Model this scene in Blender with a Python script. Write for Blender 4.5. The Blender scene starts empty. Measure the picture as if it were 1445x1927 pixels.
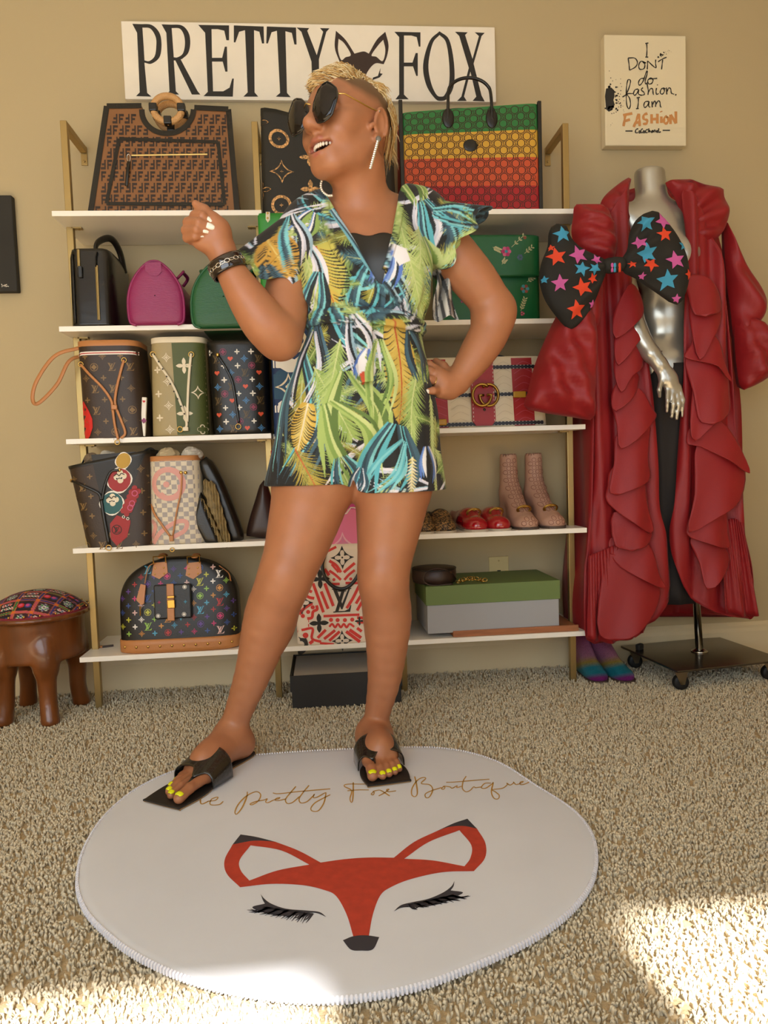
import bpy, bmesh, math, random
import numpy as np
from mathutils import Vector, Matrix
from mathutils.geometry import tessellate_polygon

random.seed(7)
rng = np.random.default_rng(7)
SC = bpy.context.scene
COL = SC.collection
PI = math.pi

# ------------------------------------------------------------------ camera
IW, IH, FPX = 1445, 1927, 1348.5
CAM = np.array([0.7703, -2.2285, 0.759])
YAW, PITCH, ROLL = 0.0801, 0.0675, -0.0326
_f = np.array([math.sin(YAW) * math.cos(PITCH), math.cos(YAW) * math.cos(PITCH), -math.sin(PITCH)])
_r = np.array([math.cos(YAW), -math.sin(YAW), 0.0])
_u = np.cross(_r, _f)
CR = math.cos(ROLL) * _r + math.sin(ROLL) * _u
CU = -math.sin(ROLL) * _r + math.cos(ROLL) * _u
CF = _f
cam_data = bpy.data.cameras.new('camera')
cam_data.sensor_fit = 'VERTICAL'
cam_data.sensor_height = 36.0
cam_data.lens = 36.0 * FPX / IH
cam_data.clip_start = 0.02
cam_ob = bpy.data.objects.new('camera', cam_data)
COL.objects.link(cam_ob)
m = Matrix.Identity(4)
for i in range(3):
    m[i][0], m[i][1], m[i][2], m[i][3] = CR[i], CU[i], -CF[i], CAM[i]
cam_ob.matrix_world = m
SC.camera = cam_ob

# ------------------------------------------------------------------ world, sun, exposure
world = bpy.data.worlds.new('sky')
SC.world = world
world.use_nodes = True
wn = world.node_tree.nodes
wl = world.node_tree.links
bg = wn['Background']
bg.inputs[0].default_value = (0.75, 0.87, 1.0, 1)
bg.inputs[1].default_value = 1.0

WALL_Y, ROOM_L, ROOM_R, ROOM_F, ROOM_H = 0.287, -1.75, 2.95, -3.3, 2.55
sun_d = bpy.data.lights.new('sun', 'SUN')
sun_d.energy = 19.0
sun_d.angle = math.radians(2.2)
sun_d.color = (1.0, 0.96, 0.92)
sun = bpy.data.objects.new('sun', sun_d)
COL.objects.link(sun)
sun.location = (0, -6, 5)
sun.rotation_euler = Vector((-0.10, 1.0, -0.955)).to_track_quat('-Z', 'Y').to_euler()

# daylight entering through the two windows of the wall behind the camera (window openings, see below)
WINS = [(-1.45, 0.98, 0.45, 2.09), (1.40, 2.62, 0.45, 2.16)]
for (x0, x1, z0, z1), e in zip(WINS, (21, 2)):
    ld = bpy.data.lights.new('window_daylight', 'AREA')
    ld.shape = 'RECTANGLE'
    ld.size, ld.size_y = x1 - x0, z1 - z0
    ld.energy = e
    ld.color = (0.88, 0.95, 1.0)
    lo = bpy.data.objects.new('window_daylight', ld)
    COL.objects.link(lo)
    lo.location = ((x0 + x1) / 2, ROOM_F + 0.03, (z0 + z1) / 2)
    lo.rotation_euler = (math.radians(90), 0, 0)

vs = SC.view_settings
vs.view_transform = 'Standard'
vs.look = 'None'
vs.gamma = 1.0
vs.use_curve_mapping = False
vs.exposure = 0.75
SC.cycles.max_bounces = 8
SC.cycles.diffuse_bounces = 5
SC.cycles.caustics_reflective = False
SC.cycles.caustics_refractive = False

# ------------------------------------------------------------------ photo pixel -> direction helpers
def ray(px, py):
    return CF + CR * (px - IW / 2) / FPX + CU * (IH / 2 - py) / FPX

def on_z(px, py, z):
    d = ray(px, py)
    return CAM + d * (z - CAM[2]) / d[2]

def on_y(px, py, y):
    d = ray(px, py)
    return CAM + d * (y - CAM[1]) / d[1]

# ------------------------------------------------------------------ materials
MATS = {}
def srgb(c):
    if isinstance(c, str):
        c = tuple(int(c[i:i + 2], 16) / 255 for i in (0, 2, 4))
    return tuple((v / 12.92 if v <= 0.04045 else ((v + 0.055) / 1.055) ** 2.4) for v in c)

def mat(name, col, rough=0.6, metal=0.0, bump=0.0, scale=200.0, var=0.0, vscale=8.0, coat=0.0, sheen=0.0,
        attr=None, sss=0.0, stretch=None, spec=0.5, emit=0.0):
    """procedural material: base colour, optional noise colour variation, noise bump"""
    if name in MATS:
        return MATS[name]
    mt = bpy.data.materials.new(name)
    mt.use_nodes = True
    n, l = mt.node_tree.nodes, mt.node_tree.links
    b = n['Principled BSDF']
    c = srgb(col)
    b.inputs['Base Color'].default_value = (*c, 1)
    b.inputs['Roughness'].default_value = rough
    b.inputs['Metallic'].default_value = metal
    b.inputs['Coat Weight'].default_value = coat
    b.inputs['Coat Roughness'].default_value = 0.08
    b.inputs['Sheen Weight'].default_value = sheen
    b.inputs['Specular IOR Level'].default_value = spec
    if sss:
        b.inputs['Subsurface Weight'].default_value = sss
        b.inputs['Subsurface Radius'].default_value = (0.012, 0.005, 0.003)
        b.inputs['Subsurface Scale'].default_value = 0.6
    tc = n.new('ShaderNodeTexCoord')
    src = None
    if attr:
        a = n.new('ShaderNodeAttribute')
        a.attribute_name = attr
        src = a.outputs['Color']
        l.new(src, b.inputs['Base Color'])
    if var:
        no = n.new('ShaderNodeTexNoise')
        no.inputs['Scale'].default_value = vscale
        no.inputs['Detail'].default_value = 5
        mp = n.new('ShaderNodeMapping')
        if stretch:
            mp.inputs['Scale'].default_value = stretch
        l.new(tc.outputs['Object'], mp.inputs['Vector'])
        l.new(mp.outputs[0], no.inputs['Vector'])
        mr = n.new('ShaderNodeMapRange')
        mr.inputs[1].default_value, mr.inputs[2].default_value = 0.3, 0.7
        mr.inputs[3].default_value, mr.inputs[4].default_value = 1 - var, 1 + var
        l.new(no.outputs[0], mr.inputs[0])
        mx = n.new('ShaderNodeMix')
        mx.data_type = 'RGBA'
        mx.blend_type = 'MULTIPLY'
        mx.inputs[0].default_value = 1
        if src:
            l.new(src, mx.inputs[6])
        else:
            mx.inputs[6].default_value = (*c, 1)
        l.new(mr.outputs[0], mx.inputs[7])
        l.new(mx.outputs[2], b.inputs['Base Color'])
    if bump:
        no2 = n.new('ShaderNodeTexNoise')
        no2.inputs['Scale'].default_value = scale
        no2.inputs['Detail'].default_value = 3
        mp2 = n.new('ShaderNodeMapping')
        if stretch:
            mp2.inputs['Scale'].default_value = stretch
        l.new(tc.outputs['Object'], mp2.inputs['Vector'])
        l.new(mp2.outputs[0], no2.inputs['Vector'])
        bp = n.new('ShaderNodeBump')
        bp.inputs['Strength'].default_value = bump
        bp.inputs['Distance'].default_value = 0.004
        l.new(no2.outputs[0], bp.inputs['Height'])
        l.new(bp.outputs[0], b.inputs['Normal'])
    if emit:
        b.inputs['Emission Color'].default_value = (*c, 1)
        b.inputs['Emission Strength'].default_value = emit
    MATS[name] = mt
    return mt
# ------------------------------------------------------------------ object helpers
def tag(o, label=None, cat=None, group=None, kind=None):
    if label: o['label'] = label
    if cat: o['category'] = cat
    if group: o['group'] = group
    if kind: o['kind'] = kind
    return o

def thing(name, label, cat, loc=(0, 0, 0), rot=(0, 0, 0), group=None):
    o = bpy.data.objects.new(name, None)
    o.empty_display_size = 0.05
    COL.objects.link(o)
    o.location = tuple(float(v) for v in loc)
    o.rotation_euler = rot
    return tag(o, label, cat, group)

class MB:
    """collects verts / faces; build() links them as one mesh object"""
    def __init__(s):
        s.v, s.f, s.mi, s.mats = [], [], [], []
        s.cur = 0
    def use(s, m):
        if m not in s.mats: s.mats.append(m)
        s.cur = s.mats.index(m)
        return s
    def add(s, vs, fs):
        o = len(s.v)
        s.v += [tuple(map(float, p)) for p in vs]
        s.f += [tuple(i + o for i in f) for f in fs]
        s.mi += [s.cur] * len(fs)
        return s
    def box(s, c, d, R=None):
        c = np.array(c, float); d = np.array(d, float) / 2
        P = np.array([[x, y, z] for x in (-1, 1) for y in (-1, 1) for z in (-1, 1)]) * d
        if R is not None: P = P @ np.array(R).T
        return s.add(P + c, [(0, 1, 3, 2), (4, 6, 7, 5), (0, 4, 5, 1), (2, 3, 7, 6), (0, 2, 6, 4), (1, 5, 7, 3)])
    def tube(s, pts, r, n=8, closed=False, cap=True, flat=None, up=None):
        """swept tube; r scalar or list; flat = width ratio for strap like section (w along side, t along normal)"""
        P = np.array(pts, float); N = len(P)
        rr = np.full(N, r) if np.isscalar(r) else np.array(r, float)
        T = np.zeros_like(P)
        if closed:
            T = np.roll(P, -1, 0) - np.roll(P, 1, 0)
        else:
            T[1:-1] = P[2:] - P[:-2]; T[0] = P[1] - P[0]; T[-1] = P[-1] - P[-2]
        T /= np.linalg.norm(T, axis=1)[:, None] + 1e-12
        a = np.array(up if up is not None else ((0, 0, 1) if abs(T[0][2]) < 0.9 else (1, 0, 0)), float)
        V = []
        prev = None
        for i in range(N):
            if prev is None or up is not None:
                nx = a - T[i] * (a @ T[i])
                if np.linalg.norm(nx) < 1e-6: nx = np.cross(T[i], (0.3, 0.5, 0.8))
            else:
                nx = prev - T[i] * (prev @ T[i])
            nx /= np.linalg.norm(nx) + 1e-12
            prev = nx
            bx = np.cross(T[i], nx)
            fx = flat or 1.0
            for k in range(n):
                t = 2 * PI * (k + 0.5) / n
                V.append(P[i] + rr[i] * (math.cos(t) * nx / fx + math.sin(t) * bx))
        F = []
        M = N if closed else N - 1
        for i in range(M):
            j = (i + 1) % N
            for k in range(n):
                k2 = (k + 1) % n
                F.append((i * n + k, i * n + k2, j * n + k2, j * n + k))
        if cap and not closed:
            F.append(tuple(range(n - 1, -1, -1)))
            F.append(tuple((N - 1) * n + k for k in range(n)))
        return s.add(V, F)
    def lathe(s, prof, n=24, c=(0, 0, 0), R=None, sx=1.0, sy=1.0, capb=True, capt=True):
        V, F = [], []
        for r, z in prof:
            for k in range(n):
                t = 2 * PI * k / n
                V.append((r * math.cos(t) * sx, r * math.sin(t) * sy, z))
        N = len(prof)
        for i in range(N - 1):
            for k in range(n):
                k2 = (k + 1) % n
                F.append((i * n + k, i * n + k2, (i + 1) * n + k2, (i + 1) * n + k))
        if capb: F.append(tuple(range(n - 1, -1, -1)))
        if capt: F.append(tuple((N - 1) * n + k for k in range(n)))
        V = np.array(V)
        if R is not None: V = V @ np.array(R).T
        return s.add(V + np.array(c), F)
    def ball(s, c, r, n=10, R=None):
        r = np.array([r, r, r] if np.isscalar(r) else r, float)
        prof = [(math.sin(PI * i / n), -math.cos(PI * i / n)) for i in range(1, n)]
        V, F = [], []
        k_ = n + 2
        for a, z in prof:
            for k in range(k_):
                t = 2 * PI * k / k_
                V.append((a * math.cos(t), a * math.sin(t), z))
        for i in range(len(prof) - 1):
            for k in range(k_):
                k2 = (k + 1) % k_
                F.append((i * k_ + k, i * k_ + k2, (i + 1) * k_ + k2, (i + 1) * k_ + k))
        V += [(0, 0, -1), (0, 0, 1)]
        b = len(V) - 2
        for k in range(k_):
            k2 = (k + 1) % k_
            F.append((b, k2, k))
            F.append((b + 1, (len(prof) - 1) * k_ + k, (len(prof) - 1) * k_ + k2))
        V = np.array(V) * r
        if R is not None: V = V @ np.array(R).T
        return s.add(V + np.array(c, float), F)
    def loft(s, secs, closed=True, capa=True, capb=True):
        secs = [np.array(x, float) for x in secs]
        n = len(secs[0]); V = np.concatenate(secs); F = []
        for i in range(len(secs) - 1):
            for k in range(n if closed else n - 1):
                k2 = (k + 1) % n
                F.append((i * n + k, i * n + k2, (i + 1) * n + k2, (i + 1) * n + k))
        if capa: F.append(tuple(range(n - 1, -1, -1)))
        if capb: F.append(tuple((len(secs) - 1) * n + k for k in range(n)))
        return s.add(V, F)
    def grid(s, fn, nu, nv, thick=None):
        """fn(u,v)->point on [0,1]^2"""
        V = [fn(i / nu, j / nv) for j in range(nv + 1) for i in range(nu + 1)]
        F = [(j * (nu + 1) + i, j * (nu + 1) + i + 1, (j + 1) * (nu + 1) + i + 1, (j + 1) * (nu + 1) + i)
             for j in range(nv) for i in range(nu)]
        return s.add(V, F)
    def poly(s, outline, fn, holes=(), maxlen=None, thick=0.0):
        """flat polygon (2D outline + holes) mapped by fn(x,y)->3D; thick: callable offset ignored"""
        loops = [[(float(a), float(b)) for a, b in outline]] + [[(float(a), float(b)) for a, b in h] for h in holes]
        tri = tessellate_polygon([[Vector((a, b, 0)) for a, b in lp] for lp in loops])
        pts = [p for lp in loops for p in lp]
        tri = [tuple(t) for t in tri]
        if maxlen:
            for _ in range(14):
                out, mid, split = [], {}, False
                def mp(i, j):
                    k = (min(i, j), max(i, j))
                    if k not in mid:
                        mid[k] = len(pts)
                        pts.append(((pts[i][0] + pts[j][0]) / 2, (pts[i][1] + pts[j][1]) / 2))
                    return mid[k]
                for a, b, c in tri:
                    L = [math.dist(pts[a], pts[b]), math.dist(pts[b], pts[c]), math.dist(pts[c], pts[a])]
                    if max(L) > maxlen:
                        split = True
                        k = L.index(max(L))
                        a, b, c = [(a, b, c), (b, c, a), (c, a, b)][k]
                        mm = mp(a, b)
                        out += [(a, mm, c), (mm, b, c)]
                    else:
                        out.append((a, b, c))
                tri = out
                if not split: break
        # orientation: make counter-clockwise in 2D
        fixed = []
        for a, b, c in tri:
            ar = (pts[b][0] - pts[a][0]) * (pts[c][1] - pts[a][1]) - (pts[c][0] - pts[a][0]) * (pts[b][1] - pts[a][1])
            if abs(ar) < 1e-14: continue
            fixed.append((a, b, c) if ar > 0 else (a, c, b))
        return s.add([fn(a, b) for a, b in pts], fixed)
    def stroke(s, pts, w, fn):
        """ribbon along 2D polyline; w scalar or per point list"""
        P = np.array(pts, float)
        ww = np.full(len(P), w) if np.isscalar(w) else np.array(w, float)
        T = np.zeros_like(P)
        T[1:-1] = P[2:] - P[:-2]; T[0] = P[1] - P[0]; T[-1] = P[-1] - P[-2]
        T /= np.linalg.norm(T, axis=1)[:, None] + 1e-12
        Nn = np.stack([-T[:, 1], T[:, 0]], 1)
        V, F = [], []
        for i in range(len(P)):
            a = P[i] - Nn[i] * ww[i] / 2; b = P[i] + Nn[i] * ww[i] / 2
            V += [fn(*a), fn(*b)]
        for i in range(len(P) - 1):
            F.append((2 * i, 2 * i + 2, 2 * i + 3, 2 * i + 1))
        return s.add(V, F)
    def build(s, name, material=None, parent=None, smooth=False, bevel=0.0, subsurf=0, solid=0.0, **tg):
        me = bpy.data.meshes.new(name)
        me.from_pydata(s.v, [], s.f)
        ms = s.mats if s.mats else [material]
        for mt in ms: me.materials.append(mt)
        if len(ms) > 1: me.polygons.foreach_set('material_index', s.mi)
        me.validate(); me.update()
        if smooth: me.shade_smooth()
        o = bpy.data.objects.new(name, me)
        COL.objects.link(o)
        if parent: o.parent = parent
        if solid:
            md = o.modifiers.new('solid', 'SOLIDIFY'); md.thickness = solid; md.offset = -1
        if bevel:
            md = o.modifiers.new('bevel', 'BEVEL'); md.width = bevel; md.segments = 2; md.limit_method = 'ANGLE'
            md.angle_limit = math.radians(40)
        if subsurf:
            md = o.modifiers.new('sub', 'SUBSURF'); md.levels = subsurf; md.render_levels = subsurf
        tag(o, **tg)
        return o

def np_mesh(name, V, F, material, parent=None, smooth=True, color=None, **tg):
    V = np.asarray(V, np.float32); F = np.asarray(F, np.int32)
    me = bpy.data.meshes.new(name)
    me.vertices.add(len(V)); me.vertices.foreach_set('co', V.ravel())
    k = F.shape[1]
    me.loops.add(F.size); me.loops.foreach_set('vertex_index', F.ravel())
    me.polygons.add(len(F))
    me.polygons.foreach_set('loop_start', np.arange(0, F.size, k, dtype=np.int32))
    me.polygons.foreach_set('loop_total', np.full(len(F), k, np.int32))
    me.materials.append(material)
    if color is not None:
        a = me.color_attributes.new('Col', 'FLOAT_COLOR', 'POINT')
        a.data.foreach_set('color', np.concatenate([color, np.ones((len(color), 1))], 1).astype(np.float32).ravel())
    me.update(calc_edges=True); me.validate()
    if smooth: me.shade_smooth()
    o = bpy.data.objects.new(name, me)
    COL.objects.link(o)
    if parent: o.parent = parent
    return tag(o, **tg)

def smooth_line(pts, n=8, closed=False):
    """Catmull-Rom through the points"""
    P = [np.array(p, float) for p in pts]; N = len(P); out = []
    for i in range(N if closed else N - 1):
        if closed:
            a, b, c, d = P[i - 1], P[i], P[(i + 1) % N], P[(i + 2) % N]
        else:
            b, c = P[i], P[i + 1]
            a = P[i - 1] if i > 0 else 2 * b - c
            d = P[i + 2] if i + 2 < N else 2 * c - b
        for k in range(n):
            t = k / n
            out.append(0.5 * ((2 * b) + (-a + c) * t + (2 * a - 5 * b + 4 * c - d) * t * t + (-a + 3 * b - 3 * c + d) * t ** 3))
    if not closed: out.append(P[-1])
    return np.array(out)

def copy_tree(o, parent=None):
    c = o.copy(); COL.objects.link(c); c.parent = parent
    for ch in o.children:
        copy_tree(ch, c)
    return c

def rotz(a):
    c, s = math.cos(a), math.sin(a)
    return np.array([[c, -s, 0], [s, c, 0], [0, 0, 1]])
def rotx(a):
    c, s = math.cos(a), math.sin(a)
    return np.array([[1, 0, 0], [0, c, -s], [0, s, c]])
def roty(a):
    c, s = math.cos(a), math.sin(a)
    return np.array([[c, 0, s], [0, 1, 0], [-s, 0, c]])
# ------------------------------------------------------------------ implicit modelling: smooth unions on a grid, then surface nets
class Vol:
    def __init__(s, ax, ay, az):
        s.ax = [np.asarray(a, np.float32) for a in (ax, ay, az)]
        s.f = np.full([len(a) for a in s.ax], 0.25, np.float32)
    def _box(s, lo, hi):
        sl = []
        for a, l, h in zip(s.ax, lo, hi):
            i0 = max(0, int(np.searchsorted(a, l)) - 1); i1 = min(len(a), int(np.searchsorted(a, h)) + 1)
            if i1 <= i0: return None
            sl.append(slice(i0, i1))
        return tuple(sl)
    def op(s, fn, lo, hi, k, mode='u', pad=None):
        pad = (k * 1.3 + 0.012) if pad is None else pad
        sl = s._box(np.array(lo) - pad, np.array(hi) + pad)
        if sl is None: return s
        X = s.ax[0][sl[0]][:, None, None]; Y = s.ax[1][sl[1]][None, :, None]; Z = s.ax[2][sl[2]][None, None, :]
        d = fn(X, Y, Z).astype(np.float32)
        a = s.f[sl]
        if mode == 'u':
            if k > 0:
                h = np.clip(.5 + .5 * (d - a) / k, 0, 1)
                r = d * (1 - h) + a * h - k * h * (1 - h)
            else: r = np.minimum(a, d)
        elif mode == 's':
            d = -d
            if k > 0:
                h = np.clip(.5 - .5 * (d - a) / k, 0, 1)
                r = d * (1 - h) + a * h + k * h * (1 - h)
            else: r = np.maximum(a, d)
        s.f[sl] = r
        return s
    def cone(s, a, b, ra, rb, k=0.02, mode='u', flat=None):
        """round cone; flat=(direction, factor>1) thins it along a direction"""
        a = np.array(a, float); b = np.array(b, float)
        R = max(ra, rb)
        fd = None
        if flat:
            fd = np.array(flat[0], float); fd /= np.linalg.norm(fd); fk = flat[1]
        def fn(X, Y, Z):
            px, py, pz = X - a[0], Y - a[1], Z - a[2]
            ab = b - a
            if fd is not None:
                t0 = (px * fd[0] + py * fd[1] + pz * fd[2]) * (fk - 1)
                px, py, pz = px + t0 * fd[0], py + t0 * fd[1], pz + t0 * fd[2]
                ab = ab + fd * (ab @ fd) * (fk - 1)
            L = ab @ ab + 1e-12
            t = np.clip((px * ab[0] + py * ab[1] + pz * ab[2]) / L, 0, 1)
            d = np.sqrt((px - t * ab[0]) ** 2 + (py - t * ab[1]) ** 2 + (pz - t * ab[2]) ** 2) - (ra + t * (rb - ra))
            return d / fk if fd is not None else d
        return s.op(fn, np.minimum(a, b) - R, np.maximum(a, b) + R, k, mode)
    def chain(s, pts, rad, k=0.02, mode='u', flat=None):
        for i in range(len(pts) - 1):
            s.cone(pts[i], pts[i + 1], rad[i], rad[i + 1], k if i == 0 else min(k, .012), mode, flat)
        return s
    def ell(s, c, r, k=0.02, R=None, mode='u'):
        c = np.array(c, float); r = np.array(r, float)
        RT = np.eye(3) if R is None else np.array(R).T
        m_ = r.max() if R is not None else None
        ext = np.full(3, m_) if R is not None else r
        def fn(X, Y, Z):
            px, py, pz = X - c[0], Y - c[1], Z - c[2]
            q = [(RT[i, 0] * px + RT[i, 1] * py + RT[i, 2] * pz) for i in range(3)]
            k0 = np.sqrt(sum((q[i] / r[i]) ** 2 for i in range(3))) + 1e-9
            k1 = np.sqrt(sum((q[i] / r[i] ** 2) ** 2 for i in range(3))) + 1e-9
            return k0 * (k0 - 1) / k1
        return s.op(fn, c - ext, c + ext, k, mode)
    def mesh(s):
        f = s.f; ins = f < 0
        c = np.zeros(np.array(f.shape) - 1, np.uint8)
        for i in (0, 1):
            for j in (0, 1):
                for k in (0, 1):
                    c += ins[i:f.shape[0] - 1 + i, j:f.shape[1] - 1 + j, k:f.shape[2] - 1 + k]
        act = (c > 0) & (c < 8)
        I, J, K = np.nonzero(act)
        idx = np.full(act.shape, -1, np.int32); idx[I, J, K] = np.arange(len(I))
        ac = np.zeros((len(I), 3)); cnt = np.zeros(len(I))
        cs = [(i, j, k) for i in (0, 1) for j in (0, 1) for k in (0, 1)]
        for p in cs:
            for ax in range(3):
                if p[ax]: continue
                q = list(p); q[ax] = 1
                fa = f[I + p[0], J + p[1], K + p[2]]; fb = f[I + q[0], J + q[1], K + q[2]]
                cr = (fa < 0) != (fb < 0)
                t = np.where(cr, fa / (fa - fb + 1e-20), 0)
                P = np.stack([s.ax[0][I + p[0]], s.ax[1][J + p[1]], s.ax[2][K + p[2]]], 1).astype(float)
                Q = np.stack([s.ax[0][I + q[0]], s.ax[1][J + q[1]], s.ax[2][K + q[2]]], 1)
                ac += np.where(cr[:, None], P + (Q - P) * t[:, None], 0); cnt += cr
        V = ac / cnt[:, None]
        Fs = []
        for ax in range(3):
            a = [slice(1, n - 1) for n in f.shape]; b = list(a)
            a[ax] = slice(0, f.shape[ax] - 1); b[ax] = slice(1, f.shape[ax])
            A, B = ins[tuple(a)], ins[tuple(b)]
            ch = np.nonzero(A != B)
            g = [ch[i] + (0 if i == ax else 1) for i in range(3)]
            u, v = (ax + 1) % 3, (ax + 2) % 3
            def cell(du, dv):
                h = [x.copy() for x in g]; h[u] = h[u] - du; h[v] = h[v] - dv
                return idx[h[0], h[1], h[2]]
            q = np.stack([cell(1, 1), cell(0, 1), cell(0, 0), cell(1, 0)], 1)
            fl = A[ch]
            q[~fl] = q[~fl][:, ::-1]
            Fs.append(q)
        F = np.concatenate(Fs)
        return V, F[(F >= 0).all(1)]

def axis(lo, hi, step, fines=(), fstep=None):
    """rectilinear axis with finer ranges"""
    out = [lo]
    while out[-1] < hi:
        x = out[-1]
        fi = any(a - step * .5 <= x < b for a, b in fines)
        out.append(x + (fstep if fi else step))
    return np.array(out)

def relax(V, F, it=2, lam=0.5):
    E = np.concatenate([F[:, [i, (i + 1) % F.shape[1]]] for i in range(F.shape[1])])
    for _ in range(it):
        s_ = np.zeros_like(V); c = np.zeros(len(V))
        for d in range(3):
            s_[:, d] = np.bincount(E[:, 0], V[E[:, 1], d], len(V)) + np.bincount(E[:, 1], V[E[:, 0], d], len(V))
        c = np.bincount(E[:, 0], minlength=len(V)) + np.bincount(E[:, 1], minlength=len(V))
        V = V * (1 - lam) + lam * s_ / np.maximum(c, 1)[:, None]
    return V
# ------------------------------------------------------------------ room
M_wall = mat('wall_paint', 'baa881', 0.75, bump=0.06, scale=350)
M_ceil = mat('ceiling_paint', 'efe8da', 0.8)
M_trim = mat('trim_paint', 'd9cbab', 0.45)
M_white = mat('white_laminate', 'f2ece0', 0.3, bump=0.01)
M_brass = mat('brushed_gold_metal', 'a98f5a', 0.38, metal=0.75, bump=0.05, scale=90)
def slab(name, x0, x1, y0, y1, z0, z1, m, parent=None, bevel=0.0, **tg):
    return MB().box(((x0 + x1) / 2, (y0 + y1) / 2, (z0 + z1) / 2), (x1 - x0, y1 - y0, z1 - z0)).build(name, m, parent, bevel=bevel, **tg)
T = 0.1
slab('wall_back', ROOM_L - T, ROOM_R + T, WALL_Y, WALL_Y + T, 0, ROOM_H, M_wall, kind='structure')
slab('wall_left', ROOM_L - T, ROOM_L, ROOM_F, WALL_Y, 0, ROOM_H, M_wall, kind='structure')
slab('wall_right', ROOM_R, ROOM_R + T, ROOM_F, WALL_Y, 0, ROOM_H, M_wall, kind='structure')
slab('ceiling', ROOM_L - T, ROOM_R + T, ROOM_F - T, WALL_Y + T, ROOM_H, ROOM_H + T, M_ceil, kind='structure')
# wall behind the camera with two window openings
wb = MB()
def wbox(x0, x1, z0, z1): wb.box(((x0 + x1) / 2, ROOM_F - T / 2, (z0 + z1) / 2), (x1 - x0, T, z1 - z0))
z0, z1 = WINS[1][2:]
wbox(ROOM_L - T, ROOM_R + T, 0, z0); wbox(ROOM_L - T, ROOM_R + T, z1, ROOM_H)
wbox(WINS[0][0], WINS[0][1], WINS[0][3], z1)
wbox(ROOM_L - T, WINS[0][0], z0, z1); wbox(WINS[0][1], WINS[1][0], z0, z1); wbox(WINS[1][1], ROOM_R + T, z0, z1)
wb.build('wall_front', M_wall, kind='structure')
for k, (x0, x1, z0, z1) in enumerate(WINS):
    w = thing('window_%d' % (k + 1), None, None, ((x0 + x1) / 2, ROOM_F - T / 2, z0))
    w['kind'] = 'structure'
    fr = MB(); hw = (x1 - x0) / 2; hh = z1 - z0
    fr.box((-hw + .025, 0, hh / 2), (.05, .06, hh)); fr.box((hw - .025, 0, hh / 2), (.05, .06, hh))
    fr.box((0, 0, .025), (2 * hw, .06, .05)); fr.box((0, 0, hh - .025), (2 * hw, .06, .05))
    fr.build('window_frame', M_trim, w)
    mu = MB(); mu.box((0, 0, hh / 2), (.05, .05, hh)); mu.box((0, 0, hh * .55), (2 * hw, .04, .04))
    mu.build('mullion', M_trim, w)
    MB().box((0, .09, -.015), (2 * hw + .1, .12, .03)).build('window_sill', M_trim, w)
# floor slab and pile carpet
M_floor = mat('carpet_backing', 'b8a380', 0.95, bump=0.8, scale=160, var=0.12, vscale=60)
slab('floor', ROOM_L - T, ROOM_R + T, ROOM_F - T, WALL_Y + T, -0.1, 0.0, M_floor, kind='structure')
M_pile = mat('carpet_pile', 'cbb48c', 0.95, attr='Col', sheen=0.15, spec=0.1)
def carpet():
    n = 135000
    # denser towards the camera
    y = WALL_Y - 0.015 - (rng.random(n) ** 0.9) * 1.75
    x = -1.0 + rng.random(n) * 3.9
    hw = 0.62 * (y - CAM[1]) + 0.35
    cxs = CAM[0] + 0.08 * (y - CAM[1])
    keep = np.abs(x - cxs) < hw
    x, y = x[keep], y[keep]
    n = len(x)
    a = rng.random(n) * 2 * PI
    r = 0.0022 + 0.0022 * rng.random(n)
    h = 0.009 + 0.003 * rng.random(n)
    lx, ly = (rng.random(n) - .5) * 0.010, (rng.random(n) - .5) * 0.010
    V = np.zeros((n, 7, 3), np.float32)
    for k in range(3):
        t = a + k * 2 * PI / 3
        V[:, k] = np.stack([x + r * .8 * np.cos(t), y + r * .8 * np.sin(t), np.full(n, -0.001)], 1)
        V[:, 3 + k] = np.stack([x + lx * .6 + r * np.cos(t + .6), y + ly * .6 + r * np.sin(t + .6), h * .7], 1)
    V[:, 6] = np.stack([x + lx, y + ly, h], 1)
    f = []
    for k in range(3):
        k2 = (k + 1) % 3
        f += [(k, k2, 3 + k2), (k, 3 + k2, 3 + k), (3 + k, 3 + k2, 6)]
    F = (np.array(f)[None] + (np.arange(n) * 7)[:, None, None]).reshape(-1, 3)
    base = np.array(srgb('d3c6aa')); br = (0.86 + 0.26 * rng.random(n))[:, None, None]
    tint = np.repeat(base[None, None] * br, 7, 1)
    np_mesh('carpet_pile', V.reshape(-1, 3), F, M_pile, bpy.data.objects['floor'], True, tint.reshape(-1, 3), kind='stuff')
carpet()
# baseboard: tall moulded board
bb = MB()
prof = [(0, 0), (-.014, 0), (-.014, .095), (-.011, .108), (-.011, .118), (-.005, .13), (0, .13)]
secs = [[(x, WALL_Y + a, b) for a, b in prof] for x in (ROOM_L, ROOM_R)]
bb.loft(secs)
bb.build('baseboard_back', mat('baseboard_paint', 'd6c39b', 0.5), kind='structure')

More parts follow.
